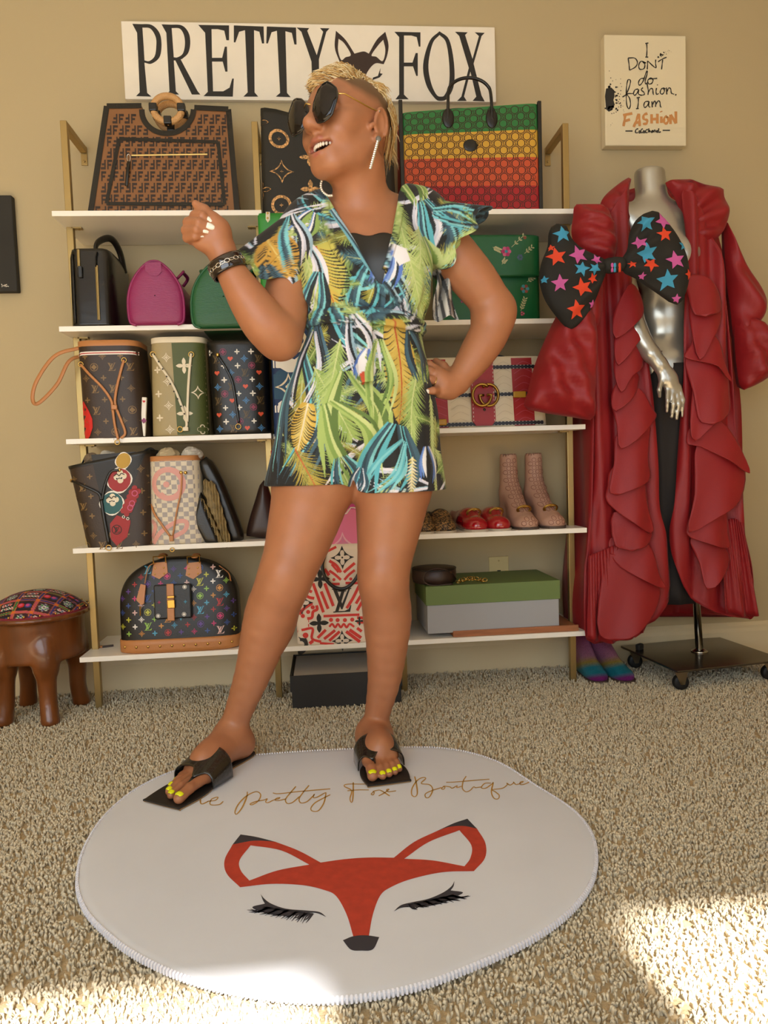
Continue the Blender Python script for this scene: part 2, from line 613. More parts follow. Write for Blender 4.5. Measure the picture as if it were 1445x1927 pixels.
# ------------------------------------------------------------------ shelving
ZS = [1.5304, 1.1959, 0.8627, 0.5325, 0.1968]
BT = 0.0155
POST_Y, POST_TOP = 0.106, 1.832
UNITS = [(0.0, 0.61, 'left'), (0.99, 1.60, 'right')]
for (x0, x1, side), lab in zip(UNITS, ('open wall shelf with white boards on gold posts, holding bags beside the carved stool',
                                       'open wall shelf with white boards on gold posts, holding shoes beside the mannequin')):
    u = thing('display_shelf', lab, 'shelf', ((x0 + x1) / 2, 0.14, 0), group='white and gold shelf units')
    w = x1 - x0
    for z in ZS:
        MB().box((0, 0.0015, z - BT / 2), (w, 0.283, BT)).build('shelf_board', M_white, u, bevel=0.001)
    for sx in (-1, 1):
        px_ = sx * (w / 2 - 0.017)
        if sx < 0: px_ = -w / 2 + 0.017
        MB().box((px_, POST_Y - .14, POST_TOP / 2), (.02, .02, POST_TOP)).build('post', M_brass, u, bevel=0.0015)
        a = MB()
        a.box((px_, (POST_Y + WALL_Y) / 2 - .14, POST_TOP - .01), (.02, WALL_Y - POST_Y - .02, .02))
        a.box((px_, WALL_Y - .003 - .14, POST_TOP - .028), (.02, .004, .06))
        a.lathe([(.004, 0), (.004, .003), (.001, .004)], 8, (px_, WALL_Y - .005 - .14, POST_TOP - .045), rotx(PI / 2))
        a.build('wall_bracket', M_brass, u, bevel=0.001)
        for z in ZS[:4]:
            b = MB()
            b.box((px_ - sx * .02, POST_Y - .14, z - BT - .002), (.03, .02, .004))
            b.lathe([(.004, 0), (.003, .003)], 8, (px_ - sx * .026, POST_Y - .14, z - BT - .007))
            b.build('shelf_clip', M_brass, u)
# narrow boards bridging the two units
mid = thing('bridge_shelf', 'narrow white boards bridging the two shelf units behind the standing person', 'shelf', (0.80, 0.14, 0))
for z, dy in zip(ZS, (0.06, 0.06, 0.06, 0.06, 0.0)):
    MB().box((0, dy / 2 + .0015, z - BT / 2), (0.376, 0.283 - dy, BT)).build('shelf_board', M_white, mid, bevel=0.001)
# ------------------------------------------------------------------ wall sign, canvases, mat: flat print as thin coloured shapes
M_black = mat('black_ink', '2a2722', 0.7)
M_signwhite = mat('sign_white', 'efe6d4', 0.6, var=0.03, vscale=12)
def box_thing(name, x0, x1, y0, y1, z0, z1, m, bevel, label, cat):
    t = thing(name, label, cat, ((x0 + x1) / 2, y1, z0))
    MB().box((0, (y0 - y1) / 2, (z1 - z0) / 2), (x1 - x0, y1 - y0, z1 - z0)).build('board', m, t, bevel=bevel)
    return t
# sign: mapped from a flat pixel frame of the sign face
SGY = WALL_Y - 0.018
sgn = box_thing('name_sign', 0.163, 1.402, SGY, WALL_Y, 1.980, 2.226, M_signwhite, 0.002,
                'long white board sign reading PRETTY FOX in tall black letters above the shelves', 'sign')
def sg(px, py, e=0.0006):
    p = on_y(px, py, SGY)
    return (p[0] - sgn.location.x, SGY - e - WALL_Y, p[2] - sgn.location.z)
_A = np.array([on_y(228, 38, SGY), on_y(932, 57, SGY), on_y(235, 187, SGY), on_y(932, 192, SGY)])
def serif(pairs, e=0.0006):
    for outl in pairs: MB().poly(outl[0], lambda a, b: sg(a, -b, e), outl[1:] if len(outl) > 1 else ()).build('letter', M_black, sgn)
def N(l): return [(a, -b) for a, b in l]
def curve(l, n=6): return [tuple(p) for p in smooth_line(l, n)]
# P
serif([[N([(249, 45), (262, 45.5)] + curve([(262, 45.5), (285, 47), (300, 62), (304, 85), (300, 108), (285, 120), (272, 118)]) + [(272, 121), (277, 175), (285, 182), (256, 181), (263, 174), (258, 62)]),
        N([(268, 52)] + curve([(268, 52), (283, 54), (293, 70), (294, 88), (291, 106), (281, 115), (272, 114)]))]])
# R
serif([[N([(304, 46), (318, 46.5)] + curve([(318, 46.5), (342, 48), (355, 62), (358, 82), (354, 100), (344, 110), (340, 112)]) + [(372, 172), (377, 178), (361, 178), (330, 114), (327, 114), (331, 172), (337, 178), (312, 178), (319, 172), (313, 62)]),
        N([(323, 53)] + curve([(323, 53), (338, 54), (346, 66), (348, 84), (344, 101), (334, 108), (327, 108)]))]])
# E
serif([[N([(373, 47), (431, 48), (431, 76), (426, 76), (422, 58), (410, 55), (398, 55), (399, 109), (418, 109), (423, 88), (427, 88), (428, 135), (424, 135), (419, 116), (399, 116), (401, 172), (420, 172), (432, 165), (437, 148), (440, 148), (438, 182), (383, 181), (391, 173), (386, 62)])]])
# T T
serif([[N([(440, 48), (496, 50), (497, 82), (493, 82), (488, 60), (478, 57), (479, 174), (486, 182), (458, 182), (466, 174), (461, 57), (450, 60), (443, 80), (440, 80)])]])
serif([[N([(502, 50), (557, 52), (558, 84), (554, 84), (549, 62), (537, 59), (540, 175), (547, 183), (519, 182), (527, 175), (521, 58), (511, 61), (504, 82), (501, 82)])]])
# Y
serif([[N([(558, 52), (582, 53), (578, 58), (596, 104), (608, 60), (602, 53), (620, 53.5), (614, 60), (600, 112), (601, 176), (607, 184), (580, 183), (588, 176), (586, 116), (567, 60)])]])
# F
serif([[N([(742, 60), (791, 61), (791, 88), (788, 88), (784, 70), (774, 67), (760, 67), (760, 118), (776, 118), (782, 100), (786, 100), (786, 143), (783, 143), (777, 125), (760, 125), (760, 178), (769, 187), (744, 187), (751, 178), (751, 70)])]])
# O
ring_o = curve([(827, 59), (808, 78), (796, 122), (802, 160), (818, 185), (829, 190), (842, 185), (854, 160), (854, 118), (845, 75), (827, 59)])
ring_i = curve([(827, 66), (814, 82), (806, 122), (811, 156), (821, 178), (830, 182), (837, 178), (845, 156), (845, 118), (839, 80), (827, 66)])
serif([[N(ring_o), N(ring_i)]])
# X
serif([[N([(856, 60), (880, 61), (875, 66), (889, 111), (901, 68), (893, 61), (912, 62), (906, 68), (891, 120), (906, 180), (912, 191), (889, 190), (896, 182), (885, 135), (873, 182), (878, 190), (860, 190), (868, 182), (882, 128), (864, 68)])]])
# fox face of the sign
M_foxbrown = mat('fox_brown_ink', '3a2a22', 0.7)
fx = MB()
def fpoly(o, h=()): fx.poly(N(o), lambda a, b: sg(a, -b), [N(x) for x in h])
fpoly([(632, 58)] + curve([(632, 58), (650, 75), (667, 101)]) + curve([(667, 101), (684, 97), (694, 101)]) + curve([(694, 101), (709, 75), (725, 60)]) +
      curve([(725, 60), (731, 85), (728, 106), (722, 121)])+ curve([(722, 121), (705, 120), (690, 138), (684, 160), (670, 160), (665, 138), (654, 121), (640, 119)]) + curve([(640, 119), (630, 90), (632, 58)]),
      [curve([(637, 73), (648, 82), (660, 103), (650, 108), (642, 113), (636, 95), (637, 73)]),
       curve([(721, 75), (711, 86), (699, 104), (708, 107), (720, 115), (725, 95), (721, 75)])])
fx.build('fox_face', M_foxbrown, sgn)
MB().poly(N([(702, 146), (711, 143), (716, 128), (715, 138), (720, 139), (714, 146), (700, 151)]), lambda a, b: sg(a, -b)).build('eyelash', M_black, sgn)
MB().poly(N([(655, 146), (646, 143), (641, 128), (642, 138), (637, 139), (643, 146), (657, 151)]), lambda a, b: sg(a, -b)).build('eyelash', M_black, sgn)

# quote canvas
CY = WALL_Y - 0.038
c0 = on_y(1138, 70, CY); c1 = on_y(1293, 272, CY)
cx0, cx1, cz0, cz1 = on_y(1138, 170, CY)[0], on_y(1291, 170, CY)[0], on_y(1216, 274, CY)[2], on_y(1216, 66, CY)[2]
cv = box_thing('quote_canvas', cx0, cx1, CY, WALL_Y, cz0, cz1, mat('canvas_cream', 'e3d6b4', 0.8, bump=0.15, scale=600), 0.003,
               'cream canvas with a brush-lettered fashion quote and a black ink splatter', 'wall art')
def q2(px, py):   # zoom crop 1445 wide over 250 px, origin (1090,50)
    p = on_y(1090 + px * 0.17301, 50 + py * 0.17301, CY)
    return (p[0] - cv.location.x, CY - 0.0006 - WALL_Y, p[2] - cv.location.z)
def strokes(lst, w, name, m, parent, fn, n=5):
    b = MB()
    for i_, s_ in enumerate(lst):
        pts = smooth_line(s_, n) if len(s_) > 2 else np.array(s_, float)
        k = len(pts)
        ww = [w * (0.75 + 0.5 * abs(math.sin(2.3 * i / n + 1))) for i in range(k)]
        b.stroke([(p[0], -p[1]) for p in pts], ww, lambda a, c: (lambda p: (p[0], p[1] - .00015 * (i_ % 6), p[2]))(fn(a, -c)))
    return b.build(name, m, parent, kind='stuff')
Q1 = [[(732, 182), (735, 255), (731, 330)], [(716, 186), (750, 180)], [(716, 333), (748, 334)],
      [(530, 345), (540, 420), (545, 478)], [(528, 345), (600, 345), (630, 390), (610, 440), (548, 476)],
      [(715, 395), (670, 380), (645, 420), (655, 465), (700, 460), (712, 415), (690, 385), (725, 400)],
      [(738, 468), (742, 400), (745, 378), (790, 420), (832, 450), (828, 400), (830, 360)],
      [(855, 385), (900, 355), (948, 335)], [(905, 360), (900, 410), (893, 468)],
      [(735, 480), (715, 530), (690, 600), (655, 640), (642, 610), (665, 570), (705, 565)], [(735, 480), (738, 510), (715, 590), (722, 625), (745, 600)],
      [(765, 565), (742, 590), (752, 625), (785, 620), (800, 585), (780, 560), (768, 570), (845, 565)],
      [(468, 768), (510, 735), (545, 650), (555, 590), (530, 580), (515, 640), (510, 740), (515, 850), (538, 895), (556, 850), (545, 780), (520, 735), (590, 730)],
      [(640, 680), (605, 690), (588, 730), (605, 748), (635, 710), (645, 685), (640, 730), (660, 745)],
      [(690, 665), (672, 690), (700, 715), (705, 740), (680, 748), (655, 745)],
      [(735, 620), (748, 700), (745, 745)], [(748, 720), (770, 680), (795, 680), (800, 720), (805, 745)],
      [(838, 670), (832, 710), (840, 740), (860, 730)], [(848, 632), (850, 640)],
      [(905, 670), (885, 690), (880, 725), (905, 735), (925, 700), (910, 668), (935, 680)],
      [(945, 665), (950, 740)], [(952, 710), (970, 670), (992, 680), (1000, 725), (1030, 738)], [(1050, 735), (1045, 752)],
      [(640, 775), (640, 830), (632, 892)], [(622, 778), (658, 770)], [(615, 895), (645, 892)],
      [(755, 815), (715, 820), (700, 860), (715, 882), (745, 850), (758, 815), (752, 865), (770, 880)],
      [(788, 815), (792, 880)], [(795, 850), (815, 812), (828, 830), (828, 875)], [(830, 850), (855, 810), (875, 825), (880, 870), (892, 880)],
      [(500, 1137), (578, 1137)], [(905, 1130), (985, 1130)],
      [(640, 1112), (615, 1122), (610, 1155), (635, 1155)], [(655, 1130), (645, 1155), (662, 1155), (660, 1132)],
      [(690, 1112), (670, 1125), (668, 1155), (688, 1153)], [(700, 1130), (692, 1152), (708, 1155), (706, 1132)],
      [(745, 1118), (722, 1130), (722, 1155), (742, 1152)], [(755, 1108), (752, 1152), (765, 1130), (772, 1150)],
      [(795, 1130), (780, 1150), (795, 1150), (797, 1130), (802, 1152)], [(810, 1152), (812, 1130), (825, 1132), (828, 1150)], [(835, 1140), (850, 1132), (838, 1150), (855, 1152)], [(862, 1108), (860, 1150), (885, 1146)]]
strokes(Q1, 11, 'quote_lettering', M_black, cv, q2)
Q2 = [[(475, 965), (575, 945)], [(500, 955), (490, 1020), (480, 1085)], [(492, 1030), (550, 1012)],
      [(590, 1095), (620, 1020), (645, 950)], [(645, 950), (652, 1010), (655, 1085)], [(605, 1050), (655, 1040)],
      [(740, 945), (700, 965), (700, 1005), (735, 1020), (730, 1055), (690, 1060)],
      [(785, 955), (785, 1055)], [(848, 950), (848, 1055)], [(785, 1010), (848, 1005)],
      [(890, 980), (890, 1050)], [(886, 922), (890, 932)], [(955, 975), (925, 995), (920, 1040), (945, 1055), (968, 1020), (955, 978)],
      [(990, 1062), (992, 960)], [(992, 960), (1050, 1055)], [(1050, 1055), (1048, 925)]]
strokes(Q2, 24, 'gold_lettering', mat('copper_ink', 'c98d52', 0.6), cv, q2)
sp = MB()
def blot(x, y, r, n=14, j=.25):
    sp.poly([(x + r * (1 + j * (random.random() - .5)) * math.cos(t), -(y + r * (1.0 + j * (random.random() - .5)) * math.sin(t))) for t in [2 * PI * k / n for k in range(n)]], lambda a, b: q2(a, -b))
sp.poly([(a, -b) for a, b in [(290, 675), (350, 665), (380, 700), (382, 760), (370, 800), (385, 850), (355, 910), (320, 928), (290, 900), (285, 830), (278, 760)]], lambda a, b: q2(a, -b))
for k in range(60):
    a = random.gauss(0, .9); d = 60 + abs(random.gauss(0, 75))
    blot(330 + d * math.cos(a) * .95, 780 + d * math.sin(a) * 1.7 - 10, max(2.5, 17 - d * .075) * random.uniform(.5, 1.2), 8, .5)
for k in range(26):
    t = random.random()
    blot(865 + 125 * t + random.gauss(0, 10), 325 - 60 * t + random.gauss(0, 12), 10 * (1 - t) * random.random() + 2, 7, .6)
sp.build('ink_splatter', M_black, cv, kind='stuff')

# dark canvas at the frame edge
lc = box_thing('dark_canvas', -0.75, on_y(28, 460, .262)[0], 0.258, WALL_Y, on_y(15, 549, .26)[2], on_y(15, 367, .26)[2],
               mat('charcoal_canvas', '2e2c27', 0.85, var=0.1), 0.004, 'charcoal canvas with a tiny white signature on the wall', 'wall art')
def q3(px, py):
    p = on_y(px * .1869, 340 + py * .1869, .258)
    return (p[0] - lc.location.x, .258 - .0006 - WALL_Y, p[2] - lc.location.z)
strokes([[(15, 1040), (25, 1060), (18, 1070)], [(35, 1055), (45, 1065), (40, 1050)], [(52, 1045), (60, 1068), (70, 1060)], [(60, 1050), (72, 1045)], [(72, 1062), (90, 1066)]], 5, 'signature', M_signwhite, lc, q3)

# socket plate
o0 = on_y(920, 1048, WALL_Y - .004); o1 = on_y(957, 1100, WALL_Y - .004)
pl = thing('socket_plate', 'ivory phone jack plate on the wall behind the green lidded box', 'wall plate', ((o0[0] + o1[0]) / 2, WALL_Y, o0[2] - .115))
MB().box((0, -.003, .0575), (.072, .006, .115)).build('plate', mat('ivory_plastic', 'd8c185', 0.4), pl, bevel=0.002)
jk = MB(); jk.box((0, -.0065, .060), (.012, .002, .012)); jk.build('jack', M_black, pl)
for z_ in (.1, .015): MB().lathe([(.003, 0), (.003, .002)], 10, (0, -.0055, z_), rotx(PI / 2)).build('screw', mat('screw_ivory', 'b09a62', 0.4, metal=.6), pl)

# ------------------------------------------------------------------ round floor mat
MZ = 0.021
rim = [(145, 1650), (160, 1590), (200, 1530), (262, 1480), (340, 1446), (440, 1425), (560, 1414), (690, 1408), (830, 1407), (930, 1430), (1010, 1478), (1075, 1520), (1110, 1560), (1122, 1605), (1112, 1660), (1070, 1715), (1000, 1765), (900, 1812), (780, 1855), (640, 1878), (500, 1872), (370, 1845), (260, 1798), (190, 1745), (155, 1700)]
rimw = np.array([on_z(a, b, MZ) for a, b in rim])
cmat = rimw.mean(0)
rimw = smooth_line(rimw, 8, True)
mt_ = thing('round_mat', 'round white mat printed with a sleeping fox face and gold script', 'rug', (cmat[0], cmat[1], 0))
mz = MB()
n = len(rimw)
wob = [0.0025 * math.sin(k * .35) * math.sin(k * .11) for k in range(n)]
secs = []
for s_, zz in ((1.0, 0.012), (1.0, MZ - .002), (.99, MZ), (.96, MZ), (.5, MZ), (.05, MZ)):
    secs.append([((p[0] - cmat[0]) * s_, (p[1] - cmat[1]) * s_, zz) for p in rimw])
mz.loft(secs)
M_mat = mat('mat_white', 'd3d7df', 0.75, var=0.03, vscale=5, bump=0.04, scale=500)
mz.build('mat_body', M_mat, mt_, smooth=True)
st = MB()
L = rimw - cmat
seg = np.concatenate([[0], np.cumsum(np.linalg.norm(np.diff(np.vstack([L, L[:1]]), axis=0), axis=1))])
ns = int(seg[-1] / 0.0065)
for k in range(ns):
    d = k / ns * seg[-1]; i = min(np.searchsorted(seg, d, 'right') - 1, n - 1); t = (d - seg[i]) / (seg[i + 1] - seg[i] + 1e-9)
    p = L[i] * (1 - t) + L[(i + 1) % n] * t
    q = p / np.linalg.norm(p[:2])
    st.tube([p * .994 + [0, 0, MZ + .001 - p[2] * .994], p * 1.002 + [0, 0, MZ - .001 - p[2] * 1.002], p * 1.004 + [0, 0, .013 - p[2] * 1.004]], .0024, 4)
st.build('overlock_stitch', mat('stitch_white', 'dedee6', 0.8), mt_, kind='stuff')
def mm(px, py, e=0.0005):
    p = on_z(px, py, MZ + e)
    return (p[0] - cmat[0], p[1] - cmat[1], MZ + e)
def mk(s, ox=380, oy=1500, k=0.39446):  # crop coordinates -> photo pixels
    return [(ox + a * k, -(oy + b * k)) for a, b in s]
M_fox = mat('fox_rust_print', 'b23a26', 0.75, var=0.12, vscale=60)
M_ink = mat('fox_black_print', '33323a', 0.7)
f_ = MB()
def mp_(o, h=(), ml=30): f_.poly(mk(o), lambda a, b: mm(a, -b), [mk(x) for x in h], maxlen=None)
face = ([(146, 226)] + curve([(146, 226), (108, 300), (118, 365), (182, 430)]) + curve([(182, 430), (330, 414), (480, 420), (580, 442), (640, 472), (690, 560), (722, 665)]) +
        curve([(722, 665), (760, 659), (796, 662)]) + curve([(796, 662), (815, 560), (850, 470), (900, 430), (1000, 390), (1150, 358), (1297, 353)]) +
        curve([(1297, 353), (1350, 290), (1352, 220), (1312, 151)]) + curve([(1312, 151), (1250, 138), (1180, 142), (1120, 162)]) + curve([(1120, 162), (1010, 215), (915, 289)]) +
        curve([(915, 289), (800, 288), (680, 296), (566, 312)]) + curve([(566, 312), (460, 255), (350, 213)]) + curve([(350, 213), (250, 208), (146, 226)]))
ear1 = curve([(232, 230), (180, 300), (185, 350), (226, 398)]) + curve([(226, 398), (360, 350), (512, 322)]) + curve([(512, 322), (380, 255), (232, 230)])
ear2 = curve([(965, 294), (1080, 215), (1228, 158)]) + curve([(1228, 158), (1285, 230), (1280, 290), (1252, 330)]) + curve([(1252, 330), (1100, 302), (965, 294)])
mp_(face, [ear1, ear2])
f_.build('fox_print', M_fox, mt_)
f_ = MB()
mp_(curve([(146, 226), (250, 208), (350, 213)]) + curve([(350, 213), (260, 190), (184, 178)]) + [(146, 226)])
mp_(curve([(1120, 162), (1180, 142), (1250, 138), (1312, 151)]) + [(1266, 103)] + curve([(1266, 103), (1200, 125), (1120, 162)]))
mp_(curve([(672, 683), (720, 664), (780, 659), (846, 668)]) + curve([(846, 668), (815, 726), (760, 732), (710, 727), (672, 683)]))
mp_(curve([(594, 572), (560, 548), (500, 541), (400, 532), (330, 508), (295, 482), (280, 462)]) + curve([(280, 462), (290, 490), (300, 508)]) + curve([(300, 508), (240, 525), (290, 550), (360, 565), (440, 565), (510, 552), (550, 554), (594, 572)]))
mp_(curve([(915, 545), (950, 515), (1010, 500), (1080, 485), (1150, 455), (1190, 425), (1204, 400)]) + curve([(1204, 400), (1200, 425), (1186, 445)]) + curve([(1186, 445), (1245, 455), (1200, 480), (1150, 505), (1080, 520), (1000, 524), (950, 528), (915, 545)]))
lash = MB()
for k in range(34):
    t = k / 33
    x = 300 + 230 * t; y = 520 + 35 * t
    lash.stroke(mk([(x, y), (x - 45 + 25 * t, y + 22 + 6 * math.sin(k)), (x - 85 + 50 * t, y + 18 + 26 * t + 10 * math.sin(k * 2.1))]), [3.5, 2.5, .6], lambda a, b: mm(a, -b, .0006))
    x = 980 + 215 * t; y = 512 - 48 * t
    lash.stroke(mk([(x, y), (x + 25 + 20 * t, y + 20 - 8 * t + 4 * math.sin(k)), (x + 40 + 45 * t, y + 16 - 4 * t + 10 * math.sin(k * 1.7))]), [3.5, 2.5, .6], lambda a, b: mm(a, -b, .0006))
f_.v, f_.f, f_.mi = f_.v + lash.v, f_.f + [tuple(i + len(f_.v) for i in q) for q in lash.f], f_.mi + lash.mi
f_.build('fox_black_print', M_ink, mt_, kind='stuff')
# script line
def s1(l): return [(400 + a * .22145, 1440 + b * .22145) for a, b in l]
def s2(l): return [(640 + a * .26298, 1440 + b * .26298) for a, b in l]
SCR = [[(338, 1526), (352, 1500), (362, 1480)], [(352, 1512), (375, 1490), (378, 1512), (392, 1508)], [(390, 1508), (405, 1506), (410, 1500), (398, 1504), (396, 1514), (412, 1514), (420, 1508)],
       s1([(295, 225), (290, 270), (250, 360), (205, 415), (190, 395), (220, 330), (290, 260), (370, 225), (408, 250), (390, 300), (340, 335), (318, 330), (360, 310), (440, 295)]),
       s1([(440, 295), (465, 285), (450, 310), (470, 318), (520, 295), (560, 285), (572, 275), (545, 280), (530, 295), (560, 300), (625, 285)]),
       s1([(708, 180), (660, 235), (620, 290), (635, 325), (680, 315), (740, 265)]), s1([(820, 170), (770, 230), (735, 285), (750, 320), (800, 310), (850, 265), (865, 245), (855, 275), (890, 270), (955, 235), (962, 245), (945, 320), (900, 385), (850, 390), (835, 365), (870, 320), (950, 275), (1000, 250)]),
       s1([(512, 235), (560, 242), (720, 225), (1000, 200)]),
       s1([(1195, 145), (1195, 230), (1188, 305), (1175, 312), (1168, 280), (1180, 215), (1120, 180), (1140, 162), (1250, 160), (1330, 160)]), s1([(1145, 217), (1240, 210), (1328, 210)]),
       s2([(240, 190), (222, 205), (235, 212), (245, 195), (235, 188), (275, 178), (300, 185), (355, 220)]), s2([(275, 220), (320, 195), (350, 172), (332, 175), (345, 190), (400, 183)]),
       s2([(533, 80), (545, 130), (552, 200), (535, 225), (512, 210), (515, 165), (550, 110), (590, 88), (612, 95), (580, 130), (640, 140), (662, 175), (640, 225), (615, 232), (610, 205), (660, 180), (725, 160)]),
       s2([(740, 152), (725, 168), (740, 172), (750, 158), (740, 150), (785, 155), (800, 165), (830, 150), (838, 148), (835, 160), (870, 150)]),
       s2([(902, 78), (880, 115), (875, 165), (900, 190), (930, 180), (955, 155), (970, 160), (1010, 155)]), s2([(758, 122), (820, 120), (960, 108), (1068, 100)]),
       s2([(1080, 128), (1035, 130), (1010, 160), (1040, 165), (1085, 135), (1095, 125), (1082, 190), (1100, 235), (1130, 240), (1138, 215), (1110, 190), (1090, 175), (1160, 165), (1195, 140), (1192, 128), (1215, 142), (1240, 128), (1240, 120), (1260, 138), (1300, 125), (1310, 115), (1288, 122), (1290, 138), (1320, 135), (1352, 120)])]
b = MB()
for s_ in SCR:
    pts = smooth_line(s_, 7); k = len(pts)
    b.stroke([(p[0], -p[1]) for p in pts], [1.5 + 1.3 * min(1, abs(pts[min(i + 1, k - 1)][1] - pts[max(i - 1, 0)][1]) / 6) for i in range(k)], lambda a, c: mm(a, -c))
b.build('script_lettering', mat('gold_script', 'b58a3c', 0.6), mt_, kind='stuff')
M_gold = mat('polished_gold', 'd8b66a', 0.22, metal=1.0); M_silver = mat('polished_silver', 'd9d4cc', 0.2, metal=1.0)
# ------------------------------------------------------------------ print glyphs (unit size, centred)
def g_lv():
    P = [[(0, 1), (.30, 1), (.30, .96), (.25, .95), (.50, .36), (.84, .95), (.77, .96), (.77, 1), (1, 1), (1, .96), (.93, .95), (.51, .12), (.44, .12), (.06, .95), (0, .96)],
         [(.28, .90), (.74, .90), (.74, .865), (.64, .855), (.30, .05), (.62, .05), (.82, .12), (.93, .28), (.97, .28), (.90, 0), (.02, 0), (.02, .035), (.13, .05), (.47, .855), (.28, .865)]]
    return [([(a - .5, b - .5) for a, b in p], []) for p in P]
def polar(f, n=32): return [(f(2 * PI * k / n) * math.cos(2 * PI * k / n), f(2 * PI * k / n) * math.sin(2 * PI * k / n)) for k in range(n)]
def g_petal():
    o = []
    for k in range(4):
        f = k * PI / 2; R_ = lambda x, y: (x * math.cos(f) - y * math.sin(f), x * math.sin(f) + y * math.cos(f))
        o += [R_(.075, -.075), R_(.20, -.115), R_(.31, -.115), R_(.42, -.065), R_(.5, 0), R_(.42, .065), R_(.31, .115), R_(.20, .115)]
    return [(o, [])]
def g_clover(r=.5): return [(polar(lambda t: r * (.62 + .38 * abs(math.cos(2 * t)) ** .8), 32), [])]
def astro(r): return polar(lambda t: r / (abs(math.cos(t)) ** .66 + abs(math.sin(t)) ** .66) ** 1.5, 32)
def g_star(): return [(astro(.5), [astro(.36)]), (polar(lambda t: .05 + .14 * abs(math.cos(2 * t)), 16), [])]
def g_starsolid(): return [(astro(.5), [])]
def circ(r, n=20): return [(r * math.cos(2 * PI * k / n), r * math.sin(2 * PI * k / n)) for k in range(n)]
def g_ring(): return [(circ(.5), [circ(.42)])] + g_clover(.33)
def g_heart():
    return [([(.5 * math.sin(t) ** 3, .03 + .031 * (13 * math.cos(t) - 5 * math.cos(2 * t) - 2 * math.cos(3 * t) - math.cos(4 * t))) for t in [2 * PI * k / 24 for k in range(24)]], [])]
def g_dot(): return [(circ(.5, 14), [])]
def ribbon(pts, w):
    P = np.array(pts, float); T_ = np.gradient(P, axis=0); T_ /= np.linalg.norm(T_, axis=1)[:, None] + 1e-9
    Nn = np.stack([-T_[:, 1], T_[:, 0]], 1) * w / 2
    return [tuple(p) for p in np.concatenate([P + Nn, (P - Nn)[::-1]])]
def g_gg():
    a = [(-.18 + .32 * math.cos(t), .40 * math.sin(t)) for t in np.linspace(.75, 2 * PI - .2, 16)] + [(.14, .0), (.0, .0)]
    b = [(-x, -y) for x, y in a]
    return [(ribbon(a, .10), []), (ribbon(b, .10), [])]
def g_ff(): return [([(-.5, .5), (.5, .5), (.5, .26), (-.22, .26), (-.22, .08), (.30, .08), (.30, -.14), (-.22, -.14), (-.22, -.5), (-.5, -.5)], [])]
LVG, PET, STAR, RING, HEART, DOT, GG, FFG, CLOV, STARS = g_lv(), g_petal(), g_star(), g_ring(), g_heart(), g_dot(), g_gg(), g_ff(), g_clover(), g_starsolid()

class Deco:
    """flat print on a surface given by fn(x, z) -> local 3D"""
    def __init__(s, fn, ok=None): s.fn, s.ok, s.mb = fn, ok, MB()
    def lift(s, i): return lambda a, b: (lambda p: (p[0], p[1] - .00018 * i, p[2]))(s.fn(a, b))
    def g(s, glyph, x, z, size, m, rot=0.0, sx=1.0, ml=None):
        if s.ok and not s.ok(x, z, size * .5): return
        s.mb.use(m); c, sn = math.cos(rot), math.sin(rot)
        tr = lambda a, b: (x + size * (a * sx * c - b * sn), z + size * (a * sx * sn + b * c))
        for i_, (o, hs) in enumerate(glyph): s.mb.poly([tr(*p) for p in o], s.lift(i_), [[tr(*p) for p in h] for h in hs], maxlen=ml)
    def p(s, outl, m, holes=(), ml=.02): s.mb.use(m); s.mb.poly(outl, s.fn, holes, maxlen=ml)
    def l(s, pts, w, m, n=6):
        s.mb.use(m); s.k = (getattr(s, 'k', 0) + 1) % 5; s.mb.stroke(smooth_line(pts, n) if len(pts) > 2 else pts, w, s.lift(s.k))
    def done(s, name, parent): return s.mb.build(name, None, parent, kind='stuff') if s.mb.v else None

